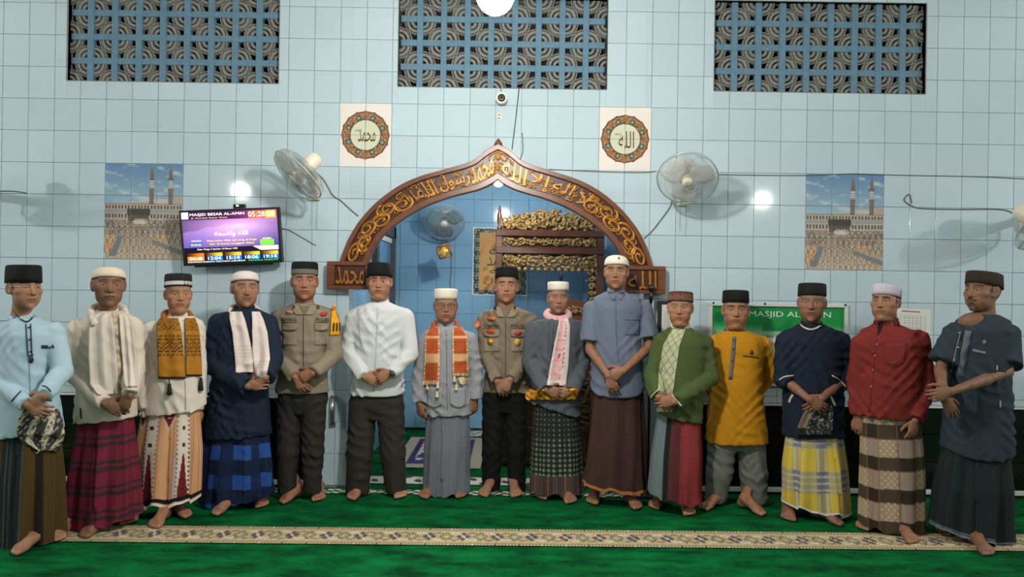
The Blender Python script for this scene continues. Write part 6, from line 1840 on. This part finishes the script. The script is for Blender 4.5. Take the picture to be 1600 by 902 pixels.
# 7 old man with orange scarf
P7 = crew(dict(Y=5.79, label='old man with glasses, grey clothes and an orange scarf with cream fringe', feet=((659, 781, -16), (722, 780, 18)),
    head=dict(cx=697, eye=477.5, chin=504, yaw=2, fw=1.10, skin=(150, 104, 82), hair=(120, 112, 106), old=1, neck=.052, jaw=1.05, mous=.25, mousc=(150, 140, 130)),
    cap=dict(type='pill', x=(678.5, 714.5), y=(451, 466.5), col=(228, 220, 204), tilt=.05),
    torso=[(509, 681, 713, .075), (517, 667, 728, .105), (531, 662, 736, .125), (590, 661, 738, .14), (648, 663, 739, .135)],
    arms=[dict(S=(665, 533, .01), E=(655, 585, .0), W=(655, 630, -.05), dir=(6, 30), bn=(-.6, -.7, 0), curl=.7), dict(S=(734, 531, .01), E=(743, 583, .01), W=(743, 624, -.02), dir=(-5, 28), bn=(.6, -.7, 0), curl=.7)],
    shirt=dict(col=(148, 148, 156), hem=(648, 647), collar=dict(y=509, h=.034, r=.064, gap=.14), r=(.062, .056, .052), wr=.005),
    lower=dict(kind='sarong', rows=[(630, 664, 736, .125), (700, 663, 735, .13), ((769, 768), 661, 734, .135)], col=s_grey, fold=.005, pleat=-.15, pleatd=.024)), 17)
c = P7
def orange(u, v):
    q = base_c(u, (178, 84, 46)) * (1 + .06 * np.sin(u * 30))[..., None]; q = mixc(q, (214, 164, 118), (np.abs(v - .42) < .05) | (np.abs(v - .74) < .05))
    e = np.minimum(u, 1 - u); return mixc(q, (222, 204, 160), ((e < .09) & (np.sin(v * 150) > -.2)) | ((v > .95) & (np.sin(u * 40) > -.3)))
sf = scarf(c, [([(512, 671, 686), (520, 666, 687), (530, 664, 687), (560, 663, 687), (602, 660.5, 686)], orange), ([(512, 708, 722), (520, 707, 728), (530, 707, 731), (560, 707, 732), (588, 707, 732)], orange)], None, neck_col=(172, 82, 46), thick=.010, fold=.004, nf=1.5)
for px, py in ((684, 598), (683, 612), (710, 588), (713, 601), (668, 600)): tassel(c, px, py, .040, M_fringe, sf, .014)
mb = MB()
for k in range(16):
    p0 = project(c, 716 + k * .2, 592 + k * .5, .03) or P(716, 592, c.Yb - .16); p1 = project(c, 727 + (k % 5) * 1.6, 590 + k * .9, .026) or P(730, 598, c.Yb - .16); mb.tube([p0, (p0 + p1) / 2 + Vector((0, -.006, .004)), p1], [.004, .004, .002], n=5)
tag(mb.obj('fringe', M_fringe, sf, smooth=True), kind='stuff')
M_g = mat('grey_shirt_seam', (112, 112, 120))
ribbon(c, 'placket_edge', [(697, 516), (698, 570), (699, 640)], 1.0, .003, M_g, c.shirt)
for y in (524, 543, 600): dot(c, 'button', 698, y, .005, .004, M_g, c.shirt)
def gry(u, v): return base_c(u, (152, 152, 160))
for xa, xb in ((667, 690), (703, 728)):
    patch(c, 'pocket', [(606, xa, xb), (630, xa, xb), (636, xa + 4, xb - 4)], 8, 8, .008, M_cloth, c.shirt, col=gry); ribbon(c, 'pocket_hem', [(xa, 630), ((xa + xb) / 2, 637), (xb, 632)], 1.2, .010, M_g, c.shirt)
def glasses(c, w=.022, h=.016, m_=None):
    m_ = m_ or mat('dark_spectacle_frame', (40, 34, 34), rough=.3)
    g = None
    for sx in (-1, 1):
        ring = [((sx * .033 + w * math.cos(a)) * c.sc, .0985 * c.sc - .012 * abs(math.cos(a)) * (math.cos(a) * sx > 0), (.0 + h * math.sin(a)) * c.sc) for a in np.linspace(0, 2 * math.pi, 25)]
        mb = MB(); mb.tube([Vector(v) for v in c.hw(np.array(ring))], .0018, n=5, cap=False)
        o = mb.obj('glasses' if g is None else 'rim', m_, c.root if g is None else g, smooth=True); g = g or o
        mb = MB(); mb.tube([Vector(v) for v in c.hw(np.array([(sx * .054, .088, .004), (sx * .076, .045, .006), (sx * .085, .0, .004)]) * c.sc)], .0018, n=5); mb.obj('temple', m_, g, smooth=True)
    mb = MB(); mb.tube([Vector(v) for v in c.hw(np.array([(-.011, .0985, .003), (0, .1, .006), (.011, .0985, .003)]) * c.sc)], .0018, n=5); mb.obj('bridge', m_, g, smooth=True)
glasses(c)

# 8 policeman in the middle
P8 = crew(dict(Y=5.93, label='policeman under the arch with orange badges and plain black cap', feet=((752, 778, -18), (808, 779, 8)),
    head=dict(cx=791.5, eye=447.5, chin=473.5, yaw=0, pitch=-4, fw=1.02, skin=(164, 116, 92), hair=DK, neck=.056),
    cap=dict(type='peci', x=(774.5, 808.5), y=(418, 433.5), col=BLK, tilt=.06),
    torso=[(480, 775, 809, .075), (487, 760, 825, .105), (500, 753, 833, .122), (555, 756, 829, .13), (612, 754, 826, .127)],
    arms=[dict(S=(757, 502, .01), E=(760, 556, -.03), W=(777, 595, -.185), dir=(11, 20), curl=.6), dict(S=(829, 502, .01), E=(827, 556, -.03), W=(798, 593, -.20), dir=(-13, 20), curl=.65)],
    shirt=dict(name='uniform_shirt', col=(128, 114, 98), hem=(612, 612), collar=dict(y=481, h=.03, r=.064, gap=.5), r=(.066, .058, .050)),
    lower=dict(kind='trousers', waist=(598, 754, 824), crotch=648, hems=[(768, 753, 781), (768, 794, 821)], col=(24, 24, 25))), 18)
c = P8
uniform(c, 791, 484, (755, 780), (798, 822), 514, 'SUDARMAN', (756, 24, 798, 22))
for px, py, rx, ry, col in ((767.5, 498, 7, 3.4, (206, 110, 40)), (766.5, 518, 7.5, 4, (196, 76, 40)), (766, 534, 5, 5.5, (200, 120, 56)), (766, 534, 2.6, 2.8, (232, 200, 90)), (809.5, 521, 6.5, 3.6, (176, 60, 44)), (808.5, 535, 5, 6, (206, 160, 70)), (745.5, 508, 4.4, 7, (206, 104, 52)), (745.5, 508, 2.6, 4.4, (190, 160, 150))):
    blob(c, 'badge', px, py, rx, ry, .010 if rx > 3 else .013, col, c.shirt)
for sx in (773.5, 803.5):
    blob(c, 'collar_pin', sx, 483, 2.6, 4, .013, (60, 52, 30), c.shirt)
    for dy in (-2.4, 0, 2.4): ribbon(c, 'gold_bar', [(sx - 2.4, 483 + dy), (sx + 2.4, 483 + dy + .3)], 1.2, .017, mat('gold_braid', (216, 176, 60), rough=.4, metal=.4), c.shirt)

# 9 man with pink scarf
P9 = crew(dict(Y=5.76, label='old man in charcoal tunic with a pink checked scarf round his neck', feet=((844, 782, -14), (893, 789, 4)),
    head=dict(cx=873, eye=465.5, chin=489.5, yaw=4, fw=1.06, skin=(152, 108, 86), hair=(140, 134, 128), old=1, neck=.05, mous=.2, mousc=(160, 150, 144), brow=(90, 78, 72)),
    cap=dict(type='pill', x=(856.5, 888.5), y=(440, 453), col=(230, 222, 208), tilt=.07),
    torso=[(495, 857, 890, .075), (502, 839, 906, .105), (516, 829, 912, .125), (570, 826, 911, .138), (645, 826, 906, .138)],
    arms=[dict(S=(833, 516, .0), E=(829, 566, -.03), W=(852, 609, -.19), dir=(26, 7), curl=.55), dict(S=(908, 516, .02), E=(909, 570, .0), W=(894, 612, -.17), dir=(-22, 3), curl=.7)],
    shirt=dict(name='tunic', col=(82, 86, 94), hem=(627, 650), collar=dict(y=496, h=.03, r=.064, gap=.1), r=(.068, .066, .056), wr=.006),
    lower=dict(kind='sarong', rows=[(618, 830, 906, .125), (700, 829, 908, .135), ((767, 769), 827, 910, .14)], col=s_songket, fold=.005, pleatd=.006, nr=140, na=220)), 19)
c = P9
def pink(u, v):
    q = base_c(u, (222, 206, 202)); w_ = (u < .72) if True else None
    q = mixc(q, (206, 108, 120), ((np.sin(u * 46) * np.sin(v * 80) > -.15) & (u > .12) & (u < .66)) * .75); q = mixc(q, (178, 64, 84), (np.hypot((u - .4) * .5, v - .62) < .03)); q = mixc(q, (70, 50, 54), (np.abs(u - .68) < .025) & (v < .75) & (np.sin(v * 120) > 0)); return mixc(q, (226, 214, 208), v > .93)
sf = scarf(c, [([(497, 874, 888), (510, 872, 891), (540, 866, 890), (575, 859, 888), (603, 855, 884)], pink)], None, neck_col=(214, 166, 168), thick=.010, fold=.005, nf=1.5, wrap=dict(z=-.134, r=.076, tilt=.030, rad=.031, full=True), off=.018)
ribbon(c, 'placket_edge', [(862, 505), (860, 545), (857, 590)], 7, .003, mat('dark_charcoal_band', (66, 70, 78)), c.shirt)

# 10 tall man in grey-blue shirt
P10 = crew(dict(Y=5.59, label='tall man in short-sleeved grey-blue shirt and dark brown sarong', feet=((924, 790, -14), (999, 798, 14)),
    head=dict(cx=962, eye=424.5, chin=451.5, yaw=-4, fw=1.05, skin=(150, 106, 82), hair=DK, neck=.054, old=.5, jaw=1.03),
    cap=dict(type='dome', x=(942.5, 979.5), y=(397, 412.5), col=(226, 218, 206), tilt=.14),
    torso=[(457, 944, 980, .078), (466, 927, 1000, .108), (481, 920, 1010, .13), (545, 921, 1007, .14), (617, 922, 1009, .138)],
    arms=[dict(S=(925, 484, .01), E=(922, 546, -.03), W=(950, 586, -.19), dir=(10, 24), curl=.4, sleeve=.40, reach=.24), dict(S=(1005, 484, .01), E=(1015, 542, -.03), W=(975, 579, -.205), dir=(-26, 12), curl=.55, sleeve=.38, reach=.24)],
    shirt=dict(col=(104, 112, 132), hem=(619, 619), curve=.05, collar=dict(y=459, h=.036, r=.066, gap=.35), r=(.072, .068, .06)),
    lower=dict(kind='sarong', rows=[(600, 924, 1007, .13), (690, 920, 1007, .14), ((758, 769), 914, 1008, .15)], col=s_brown, fold=.009, pleat=.30, pleatd=.02, jag=.0)), 20)
c = P10
def gb(u, v): return base_c(u, (98, 106, 128))
patch(c, 'collar_leaf', [(456, 950, 958), (462, 951, 962), (469, 957, 960)], 6, 6, .010, M_cloth, c.shirt, col=gb); patch(c, 'collar_leaf', [(456, 966, 976), (462, 964, 975), (468, 968, 971)], 6, 6, .010, M_cloth, c.shirt, col=gb)
M_s = mat('slate_seam', (80, 88, 106)); ribbon(c, 'placket_edge', [(962, 468), (963, 520), (966, 565)], 1.0, .003, M_s, c.shirt)
patch(c, 'pocket', [(500, 977, 1000), (524, 977, 1000)], 8, 8, .004, M_cloth, c.shirt, col=gb); ribbon(c, 'pocket_edge', [(977, 500), (1000, 500)], 1, .006, M_s, c.shirt)
cp = c.hw(np.array([(.02, .088, .088)]) * c.sc)[0]; MB().lathe([(.007, 0), (.008, .003), (0, .004)], cp, (0.1, -1, .5), 10).obj('cap_emblem', mat('emblem', (120, 96, 60), rough=.4), c.cap, smooth=True)

# 11 man in green jacket
def p11(x, y, fr, col):
    cx0 = np.interp(y, [505, 540, 580, 620, 640], [1050, 1042, 1036, 1030, 1030]); cx1 = np.interp(y, [505, 540, 580, 620, 640], [1070, 1062, 1055, 1052, 1052])
    return col
P11 = crew(dict(Y=5.42, label='man in olive green jacket over a cream lace front with a red-blocked sarong', feet=((1020, 797, -24), (1079, 808, -2)),
    head=dict(cx=1062, eye=480.5, chin=508.5, yaw=-4, fw=1.06, skin=(158, 110, 84), hair=(100, 92, 88), neck=.054, fat=.4, old=.5),
    cap=dict(type='banded', x=(1042.5, 1081.5), y=(455, 469.5), col=lambda t, g: ((96, 52, 46) if (int(g * 9) + int(t * 6)) % 2 else (124, 92, 78)) if .12 < t < .9 else (74, 44, 40), tilt=.09),
    torso=[(513, 1045, 1080, .078), (521, 1033, 1095, .108), (536, 1028, 1106, .13), (600, 1022, 1104, .15), (655, 1026, 1097, .145)],
    arms=[dict(S=(1033, 536, .0), E=(1020, 590, -.03), W=(1028, 619, -.20), dir=(15, 15), curl=.55), dict(S=(1102, 538, .02), E=(1109, 590, -.03), W=(1056, 628, -.215), dir=(-24, 0), curl=.6)],
    shirt=dict(name='jacket', col=(72, 84, 48), hem=(645, 662), collar=dict(y=513, h=.034, r=.066, gap=.14, col=(196, 196, 166)), r=(.066, .066, .054), wr=.005),
    lower=dict(kind='sarong', rows=[(632, 1026, 1096, .135), (710, 1018, 1096, .145), ((770, 788), 1014, 1096, .15)], col=s_block, fold=.005, pleatd=.006)), 21)
c = P11
def lacef(u, v): q = base_c(u, (184, 182, 156)); dz = np.abs(((u * 2.2 + v * 9) % 1) - .5); dz2 = np.abs(((u * 2.2 - v * 9) % 1) - .5); q = mixc(q, (132, 140, 100), (dz < .09) | (dz2 < .09)); return mixc(q, (160, 164, 128), np.sin(u * 60) * np.sin(v * 160) > .5)
patch(c, 'lace_front', [(512, 1052, 1072), (540, 1036, 1062), (580, 1030, 1056), (617, 1028, 1051), (624, 1030, 1050)], 30, 110, .005, M_cloth, c.shirt, col=lacef)
M_cr = mat('cream_cuff_lining', (206, 200, 176)); ribbon(c, 'cuff_lining', [(1016, 623), (1021, 616), (1029, 609)], 2, .006, M_cr, c.shirt); ribbon(c, 'cuff_lining', [(1049, 616), (1055, 624), (1065, 635)], 2, .006, M_cr, c.shirt)
patch(c, 'lace_hem', [(637, 1025, 1050), (644, 1026, 1050)], 8, 4, .006, M_cloth, c.shirt, col=lacef)

# 12 man in mustard tunic
P12 = crew(dict(Y=5.62, label='stout man in long mustard tunic with grey collar, hands behind his back', feet=((1097, 798, -48), (1196, 807, 28)),
    head=dict(cx=1150, eye=484, chin=513, yaw=3, fw=1.08, skin=(166, 116, 88), hair=DK, fat=.8, neck=.058, jaw=1.05),
    cap=dict(type='peci', x=(1128.5, 1170.5), y=(453, 471.5), col=BLK, tilt=.07),
    torso=[(517, 1132, 1168, .08), (525, 1116, 1187, .115), (540, 1108, 1196, .14), (600, 1104, 1196, .165), (691, 1103, 1199, .16)],
    arms=[dict(S=(1114, 542, .02), E=(1104, 595, .07), W=(1130, 630, .16), hand=False), dict(S=(1192, 540, .02), E=(1207, 585, .07), W=(1175, 618, .17), hand=False)],
    shirt=dict(name='tunic', col=(194, 134, 28), hem=(691, 691), curve=-.0, collar=dict(y=518, h=.036, r=.070, gap=.1, col=(108, 104, 104), dip=.008), r=(.070, .060, .048), wr=.0045),
    lower=dict(kind='trousers', waist=(665, 1106, 1196), crotch=702, hems=[(783, 1101, 1134), (785, 1162, 1199)], col=(112, 114, 108))), 22)
c = P12
M_gr = mat('grey_tunic_trim', (106, 102, 102), rough=.85)
ribbon(c, 'placket', [(1147, 526), (1145, 555), (1141, 593)], 6, .005, M_gr, c.shirt)
for y in (532, 546, 564): dot(c, 'button', 1147 - (y - 526) * .08, y, .006, .008, M_button, c.shirt)
M_br = mat('brown_trim', (108, 72, 28)); ribbon(c, 'pocket_welt', [(1161, 556), (1172, 557), (1185, 559)], 1.8, .005, M_br, c.shirt); blob(c, 'chest_emblem', 1174, 550.5, 3, 3.4, .005, (96, 74, 44), c.shirt)
ribbon(c, 'sleeve_piping', [(1197, 532), (1206, 548), (1210, 565), (1209, 580)], 1.4, .006, mat('pale_piping', (220, 180, 110)), c.shirt)

# 13 man in navy tunic with yellow sarong
P13 = crew(dict(Y=5.33, label='man in navy tunic with cream piping and yellow plaid sarong', feet=((1232, 816, -18), (1318, 823, 30)),
    head=dict(cx=1268, eye=472.5, chin=502.5, yaw=-2, fw=1.05, skin=(140, 98, 76), hair=(110, 106, 102), old=1, neck=.052, brow=(90, 80, 74)),
    cap=dict(type='peci', x=(1245.5, 1290.5), y=(442, 460.5), col=(26, 28, 28), tilt=.08),
    torso=[(507, 1250, 1288, .08), (516, 1232, 1308, .112), (532, 1221, 1320, .14), (600, 1220, 1321, .15), (681, 1224, 1317, .15)],
    arms=[dict(S=(1227, 534, .0), E=(1224, 592, -.03), W=(1264, 624, -.21), dir=(24, 15), curl=.4, sleeve=.64, reach=.22), dict(S=(1314, 534, .0), E=(1318, 592, -.03), W=(1286, 621, -.19), dir=(-18, 16), curl=.55, sleeve=.64, reach=.22)],
    shirt=dict(name='tunic', col=(28, 35, 50), hem=(681, 681), collar=dict(y=508, h=.022, r=.068, gap=.02, col=(30, 36, 48)), r=(.074, .068, .062), wr=.005, slim=(.94, .9)),
    lower=dict(kind='sarong', rows=[(662, 1226, 1317, .14), (730, 1225, 1319, .15), ((786, 803), 1226, 1323, .155)], col=s_yellow, fold=.012, pleat=.42, nr=130, na=200)), 23)
c = P13
M_cp = mat('cream_piping', (206, 196, 172))
ribbon(c, 'neck_piping', [(1248, 502), (1254, 510), (1266, 515), (1279, 511), (1286, 503)], 2.2, .012, M_cp, c.shirt)
ribbon(c, 'sleeve_piping', [(1217, 594), (1226, 589), (1240, 587)], 1.8, .006, M_cp, c.shirt); ribbon(c, 'sleeve_piping', [(1300, 587), (1312, 594), (1322, 605)], 1.8, .006, M_cp, c.shirt)
ribbon(c, 'pocket_piping', [(1239, 617), (1235, 623), (1233, 629)], 3.4, .006, M_cp, c.shirt); ribbon(c, 'pocket_piping', [(1298, 620), (1302, 628), (1305, 634)], 3.4, .006, M_cp, c.shirt)

# 14 man in red shirt
P14 = crew(dict(Y=5.06, label='stout man in red shirt and brown checked sarong with a pale lilac cap', feet=((1346, 830, -34), (1430, 852, -4)), on_strip=(0, 1),
    head=dict(cx=1379, eye=471.5, chin=500.5, yaw=-20, pitch=-3, fw=1.10, skin=(152, 108, 84), hair=DK, fat=.9, neck=.060, jaw=1.06),
    cap=dict(type='pill', x=(1358, 1402), y=(445, 459.5), col=(202, 190, 208), tilt=.16, peak=.006),
    torso=[(507, 1366, 1404, .085), (516, 1350, 1428, .115), (532, 1340, 1442, .145), (600, 1336, 1442, .165), (650, 1337, 1436, .16)],
    arms=[dict(S=(1348, 538, .0), E=(1340, 598, .04), W=(1340, 648, .02), dir=(-1, 28), bn=(-.7, -.7, 0), curl=.6), dict(S=(1436, 532, .0), E=(1445, 598, -.03), W=(1430, 656, -.14), dir=(-5, 28), bn=(.3, -.9, 0), curl=.55, spread=.09)],
    shirt=dict(col=(122, 44, 40), hem=(648, 654), collar=dict(y=507, h=.046, r=.072, gap=.30, col=(118, 42, 38)), r=(.074, .066, .056), wr=.0055, slim=(.96, .92)),
    lower=dict(kind='sarong', rows=[(632, 1342, 1438, .145), (730, 1347, 1440, .15), ((820, 828), 1347, 1441, .155)], col=s_check, fold=.007, nr=120, na=190, pleat=-.05)), 24)
c = P14
patch(c, 'undershirt', [(504, 1371, 1381), (512, 1371, 1378), (523, 1371.5, 1373)], 5, 6, .006, M_cloth, c.shirt, col=lambda u, v: base_c(u, (30, 26, 28)))
M_rs = mat('dark_red_seam', (112, 34, 32)); ribbon(c, 'placket_edge', [(1369, 525), (1364, 580), (1358, 645)], 1, .003, M_rs, c.shirt)
for x, y in ((1370, 538), (1367, 556), (1364, 578), (1361, 604)): dot(c, 'button', x, y, .0045, .005, M_pearl, c.shirt)
patch(c, 'pocket', [(536, 1384, 1416), (562, 1383, 1415), (570, 1387, 1410)], 8, 8, .004, M_cloth, c.shirt, col=lambda u, v: base_c(u, (124, 45, 41))); ribbon(c, 'pocket_edge', [(1383, 562), (1398, 572), (1415, 563)], .9, .006, M_rs, c.shirt)

# 15 man in dark teal tunic
P15 = crew(dict(Y=4.90, label='moustached man in dark teal short-sleeved tunic at the right edge', feet=((1473, 838, -36), (1548, 871, -8)), on_strip=(1, 0),
    head=dict(cx=1526, eye=454, chin=487.5, yaw=-36, pitch=-2, fw=1.0, skin=(134, 96, 74), hair=(38, 32, 30), mous=.85, beard=.45, neck=.052, old=.5),
    cap=dict(type='peci', x=(1508, 1557), y=(423, 442), col=(52, 42, 38), tilt=.16),
    torso=[(491, 1513, 1556, .085), (500, 1500, 1574, .118), (516, 1486, 1584, .145), (590, 1477, 1582, .155), (716, 1471, 1581, .16)],
    arms=[dict(S=(1492, 522, -.02), E=(1469, 578, -.06), W=(1474, 622, -.21), dir=(15, 22), curl=.35, sleeve=.40, reach=.22, thumb=.1), dict(S=(1575, 524, .02), E=(1574, 582, -.10), W=(1487, 612, -.27), dir=(-22, 6), curl=.75, sleeve=.42, reach=.30)],
    shirt=dict(name='tunic', col=(48, 58, 68), hem=(712, 716), curve=.06, collar=None, cut=(1521, 499, -.15, .078, .095, .056), r=(.078, .074, .06), wr=.005),
    lower=dict(kind='sarong', rows=[(690, 1474, 1576, .15), (760, 1467, 1578, .155), ((824, 852), 1463, 1578, .16)], col=s_teal, fold=.013, pleat=-.3)), 25)
c = P15
ribbon(c, 'placket', [(1513, 517), (1507, 550), (1500, 588)], 11, .005, mat('grey_tunic_panel', (98, 104, 112), rough=.9), c.shirt)
ribbon(c, 'placket_edge', [(1501, 518), (1493, 550), (1486, 583)], 1.2, .005, mat('pale_teal_edge', (112, 124, 134)), c.shirt)
for x, y in ((1498, 520), (1497, 543), (1491, 563), (1487, 580)): dot(c, 'button', x, y, .004, .008, M_pearl, c.shirt)
ribbon(c, 'pocket_welt', [(1520, 547), (1530, 550), (1540, 552)], 4, .005, mat('pale_teal_edge', (112, 124, 134)), c.shirt); blob(c, 'chest_emblem', 1538, 535, 3, 4, .005, (110, 110, 112), c.shirt)
ribbon(c, 'side_tag', [(1563, 626), (1563, 637)], 2.2, .005, mat('tag', (176, 150, 150)), c.shirt); ribbon(c, 'sleeve_tag', [(1558, 571), (1558, 579)], 2.2, .006, mat('tag', (176, 150, 150)), c.shirt)

# ------------------------------------------------------------------ things held in hands
def folded(name, c, rows, colf, label, cat, off, nx=20, ny=20, thick=.03, fold=.004):
    for q in [o for o in c.root.children]: pass
    o = patch(c, name, rows, nx, ny, off, M_cloth, None, col=colf, thick=thick, fold=fold, nf=2.5, smooth_it=25)
    return tag(o, label, cat)
def batik(u, v):
    q = base_c(u, (60, 56, 52)); q = mixc(q, (206, 192, 164), bandm(u + v * .4, .36, .1, .42)); q = mixc(q, (52, 44, 40), bandm(u + v * .4, .36, .1, .42) & (np.sin(v * 34) * np.sin(u * 40) > .55)); return mixc(q, (150, 150, 148), (vnoise(3, u * 30, v * 34) > .55))
o = patch(P1, 'folded_cloth', [(640, 40, 88), (655, 28, 98), (675, 25, 101), (690, 32, 97), (704, 58, 84)], 40, 36, .022, M_cloth, None, col=batik, thick=.035, fold=.006, nf=2, smooth_it=30)
tag(o, 'folded black and cream batik cloth held by the man in pale blue', 'cloth')
def org(u, v): q = base_c(u, (212, 140, 34)); q = mixc(q, (120, 74, 34), np.sin(u * 46 + 3 * np.sin(v * 5)) > .45); return mixc(q, (226, 176, 70), vnoise(6, u * 30, v * 10) > .5)
o = patch(P9, 'rolled_cloth', [(610, 823, 901), (614, 821, 903), (620, 820, 902), (625, 823, 899)], 60, 8, .030, M_cloth, None, col=org, thick=.03, fold=.003, nf=7, smooth_it=30)
tag(o, 'rolled orange and brown cloth held by the man with the pink scarf', 'cloth')
def bagc(u, v): q = base_c(u, (40, 40, 42)); q = mixc(q, (150, 146, 142), (np.abs(vnoise(8, u * 16, v * 18)) < .12) & (u > .3)); return mixc(q, (124, 104, 88), (u < .26) & (v < .75))
M_bag = mat('clear_dark_plastic_bag', attr=True, rough=.18, bump=.3, bscale=40)
o = patch(P13, 'plastic_bag', [(636, 1262, 1299), (648, 1255, 1302), (665, 1247, 1301), (680, 1242, 1298)], 40, 30, .030, M_bag, None, col=bagc, thick=.03, fold=.006, nf=3, smooth_it=30)
tag(o, 'dark crinkled plastic bag held by the man in the navy tunic', 'bag')
